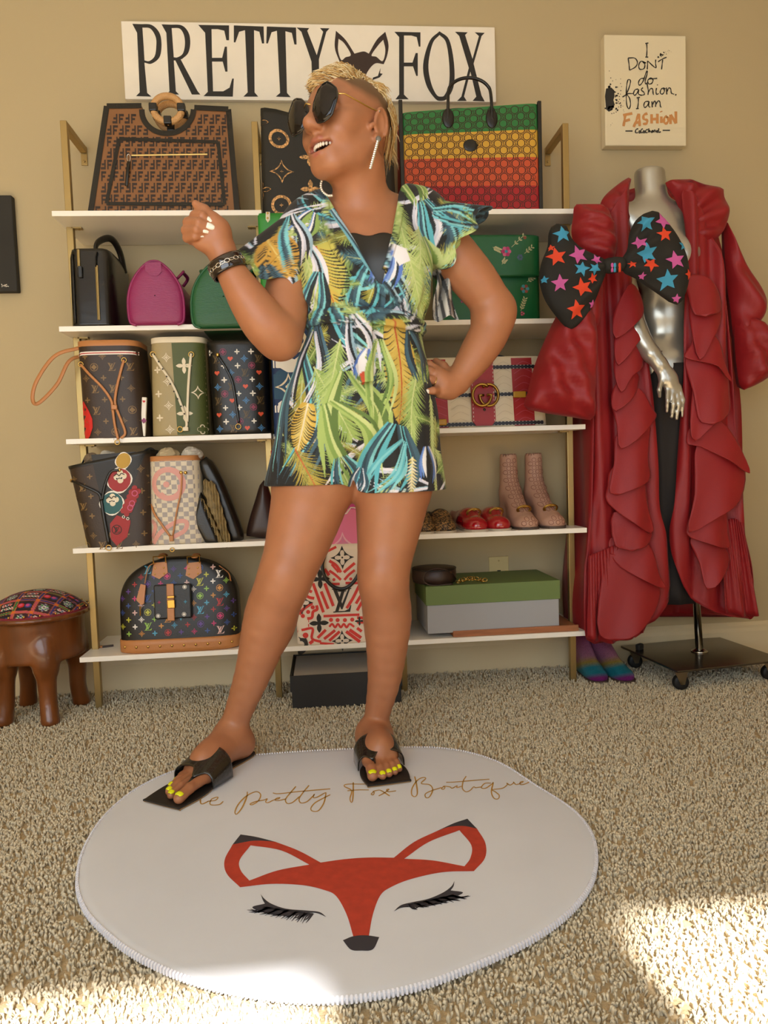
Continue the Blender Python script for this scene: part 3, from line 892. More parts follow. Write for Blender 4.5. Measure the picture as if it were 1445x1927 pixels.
class Shell:
    """soft bag body: super-ellipse sections, w/d/shift functions of t = z/h"""
    def __init__(s, h, w, d, n=4.0, cx=None, cy=None, z0=0.0, top=None):
        c = lambda f: f if callable(f) else (lambda t: f)
        s.h, s.w, s.d, s.n = h, c(w), c(d), n
        s.cx, s.cy, s.z0 = c(cx or 0.0), c(cy or 0.0), z0
        s.top = top or (lambda a: 0.0)
    def pt(s, a, t, k=1.0):
        ca, sa = math.cos(a), math.sin(a); e = 2 / s.n
        x = math.copysign(abs(ca) ** e, ca) * s.w(t) / 2 * k; y = math.copysign(abs(sa) ** e, sa) * s.d(t) / 2 * k
        return (s.cx(t) + x, s.cy(t) + y, s.z0 + t * s.h + s.top(x / (s.w(t) / 2 + 1e-9)) * t * t)
    def body(s, name, m, parent, na=48, nt=18, open_top=False, **kw):
        # even out the samples around the corners
        A = []
        for k in range(na):
            a = 2 * PI * k / na; A.append(math.atan2(math.copysign(abs(math.sin(a)) ** (s.n / 2), math.sin(a)), math.copysign(abs(math.cos(a)) ** (s.n / 2), math.cos(a))) if s.n > 2 else a)
        ts = [i / nt for i in range(nt + 1)]
        mb = MB()
        secs = [[s.pt(a, ts[0], .93) for a in A]] + [[(p[0], p[1], p[2] + (.004 if i == 0 else 0)) for p in [s.pt(a, t) for a in A]] for i, t in enumerate(ts)]
        if open_top:
            secs += [[s.pt(a, 1, .95) for a in A], [tuple(np.array(s.pt(a, .55, .93))) for a in A]]
        else:
            secs += [[(p[0], p[1], p[2] + .003) for p in [s.pt(a, 1, .93) for a in A]]]
        mb.loft(secs)
        return mb.build(name, m, parent, smooth=True, **kw)
    def front(s, off=.0009):
        def fn(x, z):
            t = min(1, max(0, (z - s.z0) / s.h)); hw_ = s.w(t) / 2 * .9995; x = s.cx(t) + min(hw_, max(-hw_, x - s.cx(t))); r = min(1, abs(x - s.cx(t)) / (s.w(t) / 2))
            return (x, s.cy(t) - s.d(t) / 2 * (1 - r ** s.n) ** (1 / s.n) - off, z + s.top((x - s.cx(t)) / (s.w(t) / 2)) * t * t)
        return fn
    def ok(s, m=.94):
        def fn(x, z, r): 
            t = (z - s.z0) / s.h
            if t < 0 or t > 1: return False
            return abs(x - s.cx(t)) + r * .6 < s.w(t) / 2 * m and s.z0 + r < z < s.z0 + s.h - r
        return fn

def leather(name, c, rough=.38, bump=.12, scale=260, **k): return mat(name, c, rough, bump=bump, scale=scale, **k)
L_blk = leather('black_leather', '17140f', .33); L_dbr = leather('dark_brown_leather', '33211a', .4); L_tan = leather('natural_tan_leather', 'b87a45', .45)
L_brown = leather('monogram_brown_canvas', '35261a', .5); I_gold = mat('monogram_gold_ink', '80643a', .5); I_white = mat('white_ink', 'ece6da', .6); I_cream = mat('cream_ink', 'e3d6ba', .6)
M_hw = mat('gold_hardware', 'c9a356', .25, metal=1.0); M_zip = mat('brass_zip', 'c7b27c', .35, metal=.9)
def strap(name, pts, w, th, m, parent, n=8, up=None): return MB().tube(smooth_line(pts, n), w / 2, 8, flat=w / th, up=up).build(name, m, parent, smooth=True)
def dring(parent, c, r=.011, axis_r=None, m=None, name='ring'):
    R_ = np.eye(3) if axis_r is None else axis_r
    return MB().tube([np.array(c) + R_ @ np.array([r * math.cos(q), 0, r * math.sin(q)]) for q in np.linspace(0, 2 * PI, 17)[:-1]], .0016, 6, closed=True).build(name, m or M_hw, parent, smooth=True)
def studs(parent, pts, fn, r=.004, m=None, name='stud'):
    for x, z in pts:
        p = np.array(fn(x, z)); MB().ball(p, (r, r * .5, r), 6).build(name, m or M_hw, parent, smooth=True)
def px_x(px, py, y): return on_y(px, py, y)[0]
def px_z(px, py, y): return on_y(px, py, y)[2]
def tiles(x0, x1, z0, z1, p, q=None):
    q = q or p; j = 0; z = z0
    while z <= z1:
        i = 0; x = x0 + (p / 2 if j % 2 else 0)
        while x <= x1: yield i, j, x, z; x += p; i += 1
        z += q; j += 1

# ---- 1 brown double-letter tote with a wicker ring
YF = .055
zb = ZS[0]
def lx(px, py): p = on_y(px, py, YF); return p[0], p[2]
x0 = px_x(308, 395, YF)
t = thing('tote_bag', 'brown geometric monogram tote with black edging and a round wicker ring handle', 'handbag', (x0, YF, zb))
def c1(a, b):  # crop coordinates of the bag -> local metres
    p = lx(80 + a * .33218, 20 + b * .33218); return (p[0] - x0, p[1] - zb)
notch = [c1(688 + 150 * math.cos(q), 512 + 150 * math.sin(q)) for q in np.linspace(PI, 0, 15)]
ol = [c1(268, 1150), c1(333, 490), c1(535, 488)] + notch + [c1(842, 500), c1(1040, 510), c1(1104, 1150)]
ol[0] = (ol[0][0], 0.0); ol[-1] = (ol[-1][0], 0.0)
zt = max(p[1] for p in ol)
dep = lambda z: .15 - .11 * (z / zt)
def slab_bag(parent, name, ol, dep, m, smooth=False, bulge=0.0):
    mb = MB()
    fr = lambda x, z: (x, 0 - bulge * math.sin(PI * min(1, max(0, z / zt))) if bulge else 0, z)
    mb.poly(ol, lambda x, z: (x, .5 * (dep(0) - dep(z)), z), maxlen=.05)
    n0 = len(mb.v)
    mb.poly(ol, lambda x, z: (x, .5 * (dep(0) + dep(z)), z), maxlen=.05)
    mb.f = mb.f[:len(mb.f) // 2] + [f[::-1] for f in mb.f[len(mb.f) // 2:]]
    k = len(ol); V_ = [(x, .5 * (dep(0) - dep(z)), z) for x, z in ol] + [(x, .5 * (dep(0) + dep(z)), z) for x, z in ol]
    mb.add(V_, [(i, (i + 1) % k, k + (i + 1) % k, k + i) for i in range(k)])
    return mb.build(name, m, parent)
slab_bag(t, 'body', ol, dep, leather('ff_tan_canvas', '875a33', .5))
ff = lambda x, z: (x, .5 * (dep(0) - dep(z)) - .0009, z)
dk = leather('ff_dark_brown', '2f211b', .5)
def inside(x, z, ol=ol):
    c = False
    for (ax_, az_), (bx_, bz_) in zip(ol, ol[1:] + ol[:1]):
        if (az_ > z) != (bz_ > z) and x < (bx_ - ax_) * (z - az_) / (bz_ - az_) + ax_: c = not c
    return c
D = Deco(ff, lambda x, z, r: all(inside(x + a, z + b) for a, b in ((-r, 0), (r, 0), (0, r), (0, -r))))
pit = .0365
for i, j, x, z in tiles(-.26, .26, .018, zt, pit, pit):
    D.g(FFG, x - pit * .235, z, pit * .84, dk, 0, .48); D.g(FFG, x + pit * .235, z, pit * .84, dk, PI, .48)
D.done('monogram_print', t)
E_ = Deco(lambda x, z: (x, .5 * (dep(0) - dep(z)) - .0016, z))
for seg in ([ol[0], ol[1]], [ol[1], ol[2]], notch, [ol[-3], ol[-2]], [ol[-2], ol[-1]]):
    E_.l(seg if len(seg) > 2 else [seg[0], seg[1]], .017, L_blk, 2)
E_.done('edge_trim', t)
E_ = Deco(lambda x, z: (x, .5 * (dep(0) - dep(z)) - .002, z))
pk = [c1(415, 695), c1(985, 715), c1(1030, 1095), c1(360, 1090)]
for a, b in zip(pk, pk[1:] + pk[:1]): E_.l([a, b], .011, L_blk)
E_.done('pocket_trim', t)
za, zc = c1(490, 797), c1(925, 790)
MB().tube([(za[0], ff(*za)[1] - .001, za[1]), (zc[0], ff(*zc)[1] - .001, zc[1])], .0025, 6).build('zip', M_zip, t)
q = c1(476, 815); MB().tube([(q[0] + .005 * math.cos(a), ff(*q)[1] - .004, q[1] + .011 * math.sin(a)) for a in np.linspace(0, 2 * PI, 13)[:-1]], .0014, 6, closed=True).build('zip_ring', M_silver, t, smooth=True)
q2_ = c1(470, 985); strap('zip_pull', [(q[0], ff(*q)[1] - .004, q[1] - .01), (q[0] - .002, ff(*q2_)[1] - .004, (q[1] + q2_[1]) / 2), (q2_[0], ff(*q2_)[1] - .003, q2_[1])], .010, .003, L_blk, t, up=(0, 1, 0))
rc_ = c1(687, 510)
for yy in (.5 * (dep(0) - dep(zt)) - .004, .5 * (dep(0) + dep(zt)) + .004):
    MB().tube([(rc_[0] + .0425 * math.cos(a), yy, rc_[1] + .0385 * math.sin(a)) for a in np.linspace(0, 2 * PI, 41)[:-1]], .0105, 12, closed=True).build('ring_handle', mat('wicker', 'c99a62', .6, bump=.9, scale=180), t, smooth=True)
    for a in (PI, 0, -PI / 2):
        c = (rc_[0] + .0425 * math.cos(a), yy, rc_[1] + .0385 * math.sin(a) + .002)
        MB().box(c, (.024, .026, .024)).build('handle_tab', L_blk, t, bevel=.003)

# ---- 2 black tote with leopard motifs (on the bridge board)
YF = .015
xl, xr = px_x(488, 300, YF), px_x(745, 300, YF); w = xr - xl; h = px_z(500, 188, YF) - ZS[0] + .015
t = thing('tote_bag', 'tall black tote with leopard-gold blossom motifs behind the head', 'handbag', ((xl + xr) / 2, YF + .08, ZS[0] - .014))
sag = lambda a: -.025 * math.exp(-((a + .35) / .4) ** 2) - .005
S = Shell(h, lambda q: w * (1 - .03 * q), lambda q: .13 - .05 * q, 9, cy=lambda q: -.012, top=sag)
S.body('body', leather('black_canvas', '1d1b14', .6), t, open_top=True)
m_leo = mat('leopard_gold', 'c2935a', .6, var=.9, vscale=160)
D = Deco(S.front(), None)
for i, j, x, z in tiles(-w / 2 + .065, w / 2, .035, h - .02, .15, .105):
    if j % 2 == 0:
        for g_ in ([(circ(.5, 28), [circ(.5 * .72, 28)])],): D.g(g_, x - .005, z, .062, m_leo)
        D.g(PET, x - .005, z, .012, m_leo)
    else: D.g([(astro(.5), [astro(.40)])], x - .075, z, .075, m_leo); D.g(PET, x - .075, z, .01, m_leo)
for i, j, x, z in tiles(-w / 2 + .005, w / 2, .085, h - .02, .15, .105): D.g(PET, x + (.07 if j % 2 else -.005), z, .062, m_leo, .785 if 0 else 0)
D.done('leopard_print', t)

# ---- 3 striped GG tote
YF = .06
xl, xr = px_x(753, 300, YF), px_x(1020, 300, YF); w = xr - xl; h = px_z(1012, 190, YF) - ZS[0]
t = thing('tote_bag', 'square tote with green, yellow, orange and red bands of interlocked letters', 'handbag', ((xl + xr) / 2, YF + .07, ZS[0]))
S = Shell(h, lambda q: w * (1 - .03 * q), .14, 12, top=lambda a: -.022 + .016 * a)
S.body('body', leather('gg_red', 'a51f22', .65), t, open_top=True)
D = Deco(S.front(.0006))
for c, a, b in (('2f7438', .765, 1.0), ('cf9f35', .52, .765), ('c4502a', .265, .52), ('a51f22', 0.005, .265)):
    D.p([(-w / 2 * .96, a * h), (w / 2 * .96, a * h), (w / 2 * .96, b * h), (-w / 2 * .96, b * h)], mat('gg_' + c, c, .7, bump=.15, scale=700), ml=.012)
D.done('colour_bands', t)
gl = mat('gg_line', '3a1f14', .7)
D = Deco(S.front(.0012), S.ok(.95))
hexr = [(circ(.5, 12), [circ(.41, 12)])]
for i, j, x, z in tiles(-w / 2 + .01, w / 2, .012, h - .01, .0375, .0215):
    D.g(hexr, x, z, .0275, gl); D.g(GG, x + .01875, z, .0150, gl)
D.done('letter_print', t)
fr_ = S.front(.002)
for s_ in (-1, 1):
    MB().box((s_ * w * .487, -.067, h * .5), (.012, .012, h)).build('edge_trim', L_blk, t, bevel=.002)
xc = px_x(884, 220, YF) - (xl + xr) / 2
for yy, apex in ((-.072, px_z(884, 147, YF) - ZS[0]), (.066, px_z(884, 147, YF) - ZS[0] - .03)):
    strap('handle', [(xc - .070, yy, h - .06), (xc - .069, yy - .003, h - .015), *[(xc - .067 * math.cos(q), yy, h + .02 + (apex - h - .02) * math.sin(q)) for q in np.linspace(.15, PI - .15, 9)], (xc + .069, yy - .003, h - .015), (xc + .070, yy, h - .06)], .010, .010, L_blk, t)
    for s_ in (-1, 1): MB().ball((xc + s_ * .069, yy, h - .055), (.019, .005, .030), 12).build('handle_patch', L_blk, t, smooth=True)
MB().ball((px_x(885, 274, YF) - (xl + xr) / 2, -.071, px_z(885, 274, YF) - ZS[0]), (.023, .003, .019), 12).build('oval_patch', L_blk, t, smooth=True)

# ---- 4 black leather satchel seen from its end
zb = ZS[1]; YF = .01
xl, xr = px_x(127, 560, YF), px_x(212, 560, YF); w = xr - xl; h = px_z(160, 466, YF) - zb
t = thing('satchel', 'glossy black leather bag with gold zips, standing end-on', 'handbag', ((xl + xr) / 2, YF + .125, zb))
S = Shell(h, lambda q: w * (1 - .04 * q - .10 * max(0, q - .9) / .1), lambda q: .25 - .02 * q, 7)
S.body('body', mat('black_glossy_leather', '16130f', .22, bump=.12, scale=25), t, nt=26)
fr_ = S.front(.002)
MB().tube([fr_(-w * .22, h * q) for q in np.linspace(.76, .985, 6)], .0042, 6).build('zip', M_zip, t)
MB().tube([fr_(w * .17, h * q) for q in np.linspace(.08, .78, 10)], .0042, 6).build('zip', M_zip, t)
MB().box(np.array(fr_(-w * .19, h * .70)) + [0, -.003, 0], (.012, .005, .034)).build('zip_pull', L_blk, t, bevel=.002)
MB().tube([fr_(-w * .36, h * q) for q in np.linspace(.05, .93, 10)], .003, 6).build('piping', L_blk, t, smooth=True)
strap('handle', [(w * .10, -.085, h - .02), (w * .12, -.08, h + .025), (w * .32, -.03, h + .055), (w * .42, .02, h + .03), (w * .45, .05, h - .03)], .022, .012, L_blk, t)
strap('zip_tab', [fr_(w * .20, h * .95), fr_(w * .17, h * .88), fr_(w * .16, h * .76)], .018, .005, L_blk, t)

# ---- 5, 6 rounded duffle bags, end faces forward
def duffle(label, c, pxl, pxr, pyt, pyb, YF, d, drop=0.0, rot=0.0, grp=None):
    xl, xr = px_x(pxl, 560, YF), px_x(pxr, 560, YF); w = xr - xl; h = px_z((pxl + pxr) / 2, pyt, YF) - ZS[1] + drop
    t = thing('duffle_bag', label, 'handbag', ((xl + xr) / 2, YF, ZS[1] - drop), (0, 0, rot), grp)
    m = leather(c[0], c[1], .34, .35, 90, stretch=(1, 1, 7))
    prof = smooth_line([(-.36, 0), (-.46, .04), (-.49, .18), (-.485, .42), (-.42, .64), (-.28, .84), (-.12, .97), (0, 1.0), (.12, .97), (.28, .84), (.42, .64), (.485, .42), (.49, .18), (.46, .04), (.36, 0)], 4)
    P = [(a * w, b * h) for a, b in prof]
    mb = MB(); n_ = 6
    secs = [[(x * k, y, h * .45 + (z - h * .45) * k) for x, z in P] for k, y in ((.02, -.008), (.5, -.008), (.85, -.006), (.96, -.002), (1, .004), (1.01, d * .3), (1.01, d * .7), (1, d - .004), (.96, d), (.02, d))]
    mb.loft(secs, capa=False, capb=False); mb.build('body', m, t, smooth=True)
    MB().tube([(x * 1.0, .002, h * .45 + (z - h * .45) * 1.0) for x, z in P], .0042, 6).build('piping', m, t, smooth=True)
    D = Deco(lambda x, z: (x, -.0095, z)); D.p([(-.022, h * .965), (.022, h * .965), (.024, h * .82), (.010, h * .75), (-.008, h * .76), (-.024, h * .84)], m); o = D.mb.build('end_tab', m, t, solid=.002)
    for s_ in (-1, 1): strap('handle', [(s_ * w * .30, d * .32, h * .84), (s_ * w * .40, d * .36, h * .95), (s_ * w * .36, d * .5, h * 1.0), (s_ * w * .40, d * .64, h * .95), (s_ * w * .30, d * .68, h * .84)], .012, .009, m, t)
    MB().tube([(0, d * q, h * 1.005) for q in (.03, .5, .97)], .004, 6).build('zip', M_zip, t)
duffle('magenta grained leather barrel bag standing end-on beside a green one', ('magenta_leather', '8d2258'), 239, 346, 491, 614, -.01, .27, .002)
duffle('dark green grained leather barrel bag standing end-on behind the raised forearm', ('green_grained_leather', '1f5a34'), 358, 484, 488, 627, -.02, .27, .015)

# ---- 7..9 bucket bags on the third shelf
def bucket(name, label, pxl, pxr, pxlt, pxrt, pyt, pyb, YF, sh, m, rim=None, drop=0.0, n=4.2, d=.17, opn=True):
    zb = ZS[sh] - drop
    bl, br = px_x(pxl, pyb, YF), px_x(pxr, pyb, YF); tl, tr = px_x(pxlt, pyt, YF), px_x(pxrt, pyt, YF)
    cx0 = (bl + br) / 2; h = px_z((pxlt + pxrt) / 2, pyt, YF) - zb
    t = thing('bucket_bag', label, 'handbag', (cx0, YF + d / 2, zb))
    S = Shell(h, lambda q: (br - bl) + ((tr - tl) - (br - bl)) * q, d, n, cx=lambda q: ((tl + tr) / 2 - cx0) * q)
    S.body('body', m, t, open_top=opn)
    if rim:
        A = np.linspace(0, 2 * PI, 49)[:-1]
        MB().loft([[np.array(S.pt(a, .945, 1.012)) for a in A], [np.array(S.pt(a, 1.0, 1.012)) for a in A], [np.array(S.pt(a, 1.004, .97)) for a in A], [np.array(S.pt(a, .95, .97)) for a in A]], capa=False, capb=False).build('rim', rim, t, smooth=True)
    return t, S, h, (br - bl)
def local(px, py, YF, t): p = on_y(px, py, YF); return (p[0] - t.location.x, p[2] - t.location.z)
def mono(D, S, x0, x1, z0, z1, p, cols, sz=.02, kinds=None, skip=None):
    kinds = kinds or (LVG, PET, STAR, PET, RING, PET, LVG, STAR)
    for i, j, x, z in tiles(x0, x1, z0, z1, p, p * .62):
        if skip and skip(x, z): continue
        k = kinds[(2 * i + 3 * j) % len(kinds)]; c = cols[(i * 5 + j * 3) % len(cols)]
        D.g(k, x, z, sz * (.75 if k is PET else 1.0), c, 0)
def lacing(t, S, pts, w, m, name='drawstring', off=.006):
    f = S.front(off); strap(name, [f(a, b) for a, b in pts], w, w * .45, m, t, up=(0, -1, 0))

YF = .0
t, S, h, w = bucket('bucket_bag', 'brown monogram drawstring bucket bag with tan rim and a red printed shape', 152, 278, 138, 257, 640, 838, YF, 2, L_brown, L_tan, .012)
D = Deco(S.front(), S.ok(.97)); mono(D, S, -w / 2, w / 2, .03, h * .86, .052, [I_gold], .024); D.done('monogram_print', t)
D = Deco(S.front(.0016)); f3 = lambda a, b: local(40 + a * .346, 600 + b * .346, YF, t)
D.p([f3(*q) for q in [(306, 420), (330, 445), (360, 490), (386, 545), (388, 590), (370, 640), (340, 672), (322, 672), (308, 640)]], mat('poppy_red', 'c8231c', .5))
D.done('red_print', t)
D = Deco(S.front(.0022)); D.p([f3(*q) for q in [(308, 560), (322, 590), (330, 615), (322, 645), (308, 650)]], I_white)
D.done('white_print', t)
D = Deco(S.front(.002))
for zz, m_, ww in ((.875, I_white, .010), (.875, mat('stripe_red', 'b0302a', .6), .003)): D.l([(S.cx(.87) + S.w(.87) / 2 * q, h * zz) for q in np.linspace(-.96, .96, 15)], ww, m_, 1)
D.done('stripe', t)
lacing(t, S, [f3(318, 245), f3(370, 300), f3(440, 370), f3(490, 440), f3(500, 490)], .008, L_tan); lacing(t, S, [f3(560, 225), f3(540, 300), f3(518, 400), f3(515, 470), f3(545, 550), f3(568, 620), f3(545, 650)], .008, L_tan); lacing(t, S, [f3(500, 490), f3(512, 580), f3(530, 655)], .008, L_tan)
MB().box(S.front(.008)(*f3(510, 482)), (.018, .010, .014)).build('slider', L_tan, t, bevel=.002)
for q in ((318, 245), (560, 225)): dring(t, S.front(.004)(*f3(*q)), .007, name='eyelet')
dring(t, S.front(.010)(*f3(527, 672)), .007)
a, b = f3(285, 155), f3(60, 440)
strap('shoulder_strap', [(a[0] + .14, .02, a[1] + .015), (a[0] + .05, -.03, a[1] + .012), (a[0], -.06, a[1]), (f3(170, 200)[0], -.07, f3(170, 200)[1]), (f3(75, 330)[0], -.07, f3(75, 330)[1]), (f3(50, 430)[0], -.07, f3(50, 430)[1]), (f3(75, 455)[0], -.06, f3(75, 455)[1]), (f3(170, 350)[0], -.05, f3(170, 350)[1]), (f3(230, 220)[0], -.04, f3(230, 220)[1]), (a[0] + .005, -.02, a[1] - .015)], .012, .004, L_tan, t, up=(0, -1, .2))
pl_ = thing('luggage_tag', 'slim white card tag with red heart beside the brown bucket bag', 'tag', (px_x(267, 780, .02), .02, ZS[2]), (0, .09, 0))
MB().box((0, 0, .062), (.014, .012, .118)).build('card', I_white, pl_, bevel=.002)
D = Deco(lambda x, z: (x, -.0068, z)); D.g(HEART, 0, .108, .009, mat('poppy_red', 'c8231c', .5)); D.g(CLOV, .002, .05, .016, mat('plum_ink', '8a3560', .5)); D.done('card_print', pl_)

M_kh = leather('khaki_canvas', 'a5946a', .55); M_olive = leather('olive_canvas', '4c5526', .55)
t, S, h, w = bucket('bucket_bag', 'khaki and olive bucket bag with white monogram and white lacing', 281, 392, 278, 385, 634, 818, YF, 2, M_kh, I_cream)
sx_ = px_x(329, 720, YF) - t.location.x
D = Deco(S.front(.0007)); D.p([(sx_, .003), (w / 2 * .985, .003), (w / 2 * .985, h * .94), (sx_ - .004, h * .94)], M_olive, ml=.008); D.done('olive_panel', t)
D = Deco(S.front(.0014), lambda x, z, r: S.ok(.98)(x, z, r) and x < sx_ - r * .4); mono(D, S, -w / 2 + .004, sx_, .02, h * .88, .058, [I_cream], .030, (LVG, PET, STAR, PET, RING, PET)); D.done('monogram_print', t)
D = Deco(S.front(.0014)); 
for q, s_, g_ in (((885, 255), .036, PET), ((890, 515), .036, PET), ((960, 400), .042, [(astro(.5), [astro(.34)])]), ((990, 600), .03, CLOV)):
    a = local(40 + q[0] * .346, 600 + q[1] * .346, YF, t); D.g(g_, min(a[0], w / 2 * .9 - s_ * .3), a[1], s_ * (1.35 if g_ is PET else 1), I_cream)
D.done('large_blossom_print', t)
f3 = lambda a, b: local(40 + a * .346, 600 + b * .346, YF, t)
lacing(t, S, [f3(712, 190), f3(760, 260), f3(820, 350), f3(865, 450), f3(900, 560), f3(895, 600)], .008, I_cream); lacing(t, S, [f3(925, 190), f3(915, 300), f3(908, 420), f3(905, 560)], .008, I_cream)
D = Deco(S.front(.0115))
for q in np.linspace(.05, .95, 9): D.g(DOT, f3(712, 190)[0] + (f3(900, 560)[0] - f3(712, 190)[0]) * q ** .85, f3(0, 190)[1] + (f3(0, 560)[1] - f3(0, 190)[1]) * q, .005, M_black)
D.done('lace_print', t)
for q in ((712, 190), (925, 195)): dring(t, S.front(.004)(*f3(*q)), .008, name='eyelet')
MB().box(S.front(.010)(*f3(898, 600)), (.016, .010, .012)).build('slider', I_cream, t, bevel=.002); dring(t, S.front(.012)(*f3(868, 602)), .008)
strap('shoulder_strap', [(-w * .55, .05, h * .93), (-w * .3, .05, h + .003), (0, .06, h + .012), (w * .35, .05, h + .010), (w * .62, .04, h * .95)], .012, .004, I_cream, t)

t, S, h, w = bucket('bucket_bag', 'black bucket bag with small bright hearts and blossoms', 400, 506, 385, 500, 640, 824, YF, 2, leather('multicolour_black', '16130f', .4), L_blk)
cols = [mat('ink_orange', 'd4563a', .5), I_white, mat('ink_blue', '4d8ac0', .5), mat('ink_plum', '8a3350', .5), mat('ink_bronze', '5c4a2c', .5)]
D = Deco(S.front(), S.ok(.97))
for i, j, x, z in tiles(-w / 2 - .02, w / 2, .018, h - .02, .042, .021):
    k, c, s_ = [(HEART, 0, .016), (PET, 1, .019), (STAR, 2, .024), (RING, 3, .021), (LVG, 4, .024), (PET, 1, .017)][(i * 2 + j * 5) % 6]; D.g(k, x, z, s_, cols[c])
D.done('blossom_print', t)
lacing(t, S, [(-w * .33, h * .83), (-w * .2, h * .7), (-w * .1, h * .55), (-w * .05, h * .3), (-w * .02, h * .12)], .008, L_blk); dring(t, S.front(.009)(-.005, h * .08), .008)
studs(t, [(-w * .34, h * .85)], S.front(.003), .006)

# ---- blue tie-dye tote and green bag on the bridge boards
def mid_tote(label, pxl, pxr, pyt, sh, m, drop, YF=.01, d=.14):
    xl, xr = px_x(pxl, 700, YF), px_x(pxr, 700, YF); w = xr - xl; zb = ZS[sh] - drop; h = px_z(pxl, pyt, YF) - zb
    t = thing('tote_bag', label, 'handbag', ((xl + xr) / 2, YF + d / 2, zb)); S = Shell(h, w, d, 10); S.body('body', m, t, open_top=True); return t, S, h, w
t, S, h, w = mid_tote('blue and white tie-dye tote with large white blossoms behind the elbow', 510, 722, 612, 2, leather('navy_canvas', '22375f', .6), .012)
D = Deco(S.front(.0007))
def band(za, zb_, m_, amp=.01, n_=16):
    xs = np.linspace(-w / 2 * .965, w / 2 * .965, n_); r_ = random.Random(3)
    D.p([(x, za + amp * math.sin(x * 70)) for x in xs] + [(x, zb_ + amp * math.sin(x * 85 + 1)) for x in xs[::-1]], m_, ml=.03)
band(h * .60, h * .72, I_white); band(h * .20, h * .30, I_white); D.done('dye_bands', t)
D = Deco(S.front(.0013)); band(h * .32, h * .58, mat('petrol_dye', '1f4a66', .6)); D.done('petrol_band', t)
D = Deco(S.front(.0019))
for x in (-w * .35, w * .1): D.g([(astro(.5), [astro(.37)])], x, h * .45, .085, I_cream); D.g(CLOV, x, h * .45, .02, I_cream)
for x in (-w * .28, w * .18): D.g([(circ(.5, 28), [polar(lambda q: .36 * (.62 + .38 * abs(math.cos(2 * q)) ** .8), 28)])], x, h * .86, .075, I_cream)
D.done('blossom_print', t)
t, S, h, w = mid_tote('bright green leather bag with a pale tab, under the leopard-motif tote', 497, 650, 401, 1, leather('grass_green_leather', '2f8a34', .4), .0, YF=-.005, d=.058)
f5 = lambda px, py: local(px, py, -.005, t)
D = Deco(S.front(.002)); D.p([f5(500, 399), f5(508, 399), f5(508, 414), f5(504, 419), f5(500, 413)], I_cream); D.mb.build('tab', I_cream, t, solid=.002)
studs(t, [f5(503.5, 402), f5(503.5, 411)], S.front(.004), .003)

# ---- green floral shoulder bag
YF = .05; zb = ZS[1]
xl, xr = px_x(822, 560, YF), px_x(1018, 560, YF); w = xr - xl; h = px_z(1000, 449, YF) - zb
t = thing('shoulder_bag', 'emerald quilted satin flap bag with embroidered flowers', 'handbag', ((xl + xr) / 2, YF + .05, zb))
M_em = mat('emerald_satin', '0f5a30', .38, bump=.25, scale=40)
S = Shell(h, w, lambda q: .10 - .02 * q, 9); S.body('body', M_em, t)
flz = px_z(960, 522, YF) - zb
S2 = Shell(h - flz + .006, w * .985, .118, 9, z0=flz, cy=-.006); S2.body('flap', M_em, t)
def flower(D, x, z, r, c1_, c2_, c3_):
    for k in range(6): D.g([(circ(.5, 10), [])], x + r * .55 * math.cos(k * PI / 3), z + r * .55 * math.sin(k * PI / 3), r * .72, c1_ if k % 2 else c2_)
D1, D2, D3 = Deco(S2.front(.001)), Deco(S.front(.001)), Deco(S2.front(.002))
pk_, pk2, lil, rst, sea, lf = (mat('thread_' + c, c, .6) for c in ('b02a62', 'c85a80', '4d5578', '8a3f2a', '2d8590', 'b9b487'))
fl = lambda px, py: local(px, py, YF, t)
def sprig(D, a, b, n_=5):
    a, b = np.array(fl(*a)), np.array(fl(*b)); D.l([a, b], .0016, lf)
    for k in range(n_):
        q = a + (b - a) * (k + 1) / n_; an = math.atan2(*(b - a)[::-1])
        for s_ in (-1, 1): D.g([(polar(lambda t_: .5 / math.sqrt(math.cos(t_) ** 2 + 7 * math.sin(t_) ** 2), 10), [])], q[0] + .005 * math.cos(an + s_), q[1] + .005 * math.sin(an + s_), .010, lf, an + s_ * .7)
flower(D1, *fl(950, 476), .018, pk_, pk2, sea); flower(D1, *fl(976, 487), .011, lil, mat('thread_slate', '3f5a66', .6), sea); sprig(D1, (925, 468), (938, 474)); sprig(D1, (942, 500), (948, 492), 3); sprig(D1, (960, 468), (982, 447), 3); sprig(D1, (984, 480), (998, 468), 3); flower(D1, *fl(985, 450), .006, rst, rst, sea)
D3.g(DOT, *fl(950, 476), .010, sea); D3.done('flower_centres', t); D1.done('embroidery', t)
flower(D2, *fl(988, 543), .016, rst, sea, lf); sprig(D2, (980, 585), (988, 562), 5); flower(D2, *fl(983, 590), .008, rst, pk2, lf); sprig(D2, (992, 530), (1004, 522), 3); flower(D2, *fl(885, 572), .006, rst, pk_, lf); flower(D2, *fl(870, 566), .007, lil, pk_, lf); D2.done('embroidery', t)
q = fl(866, 545); dring(t, (q[0], -.068, q[1]), .02, name='clasp_ring')

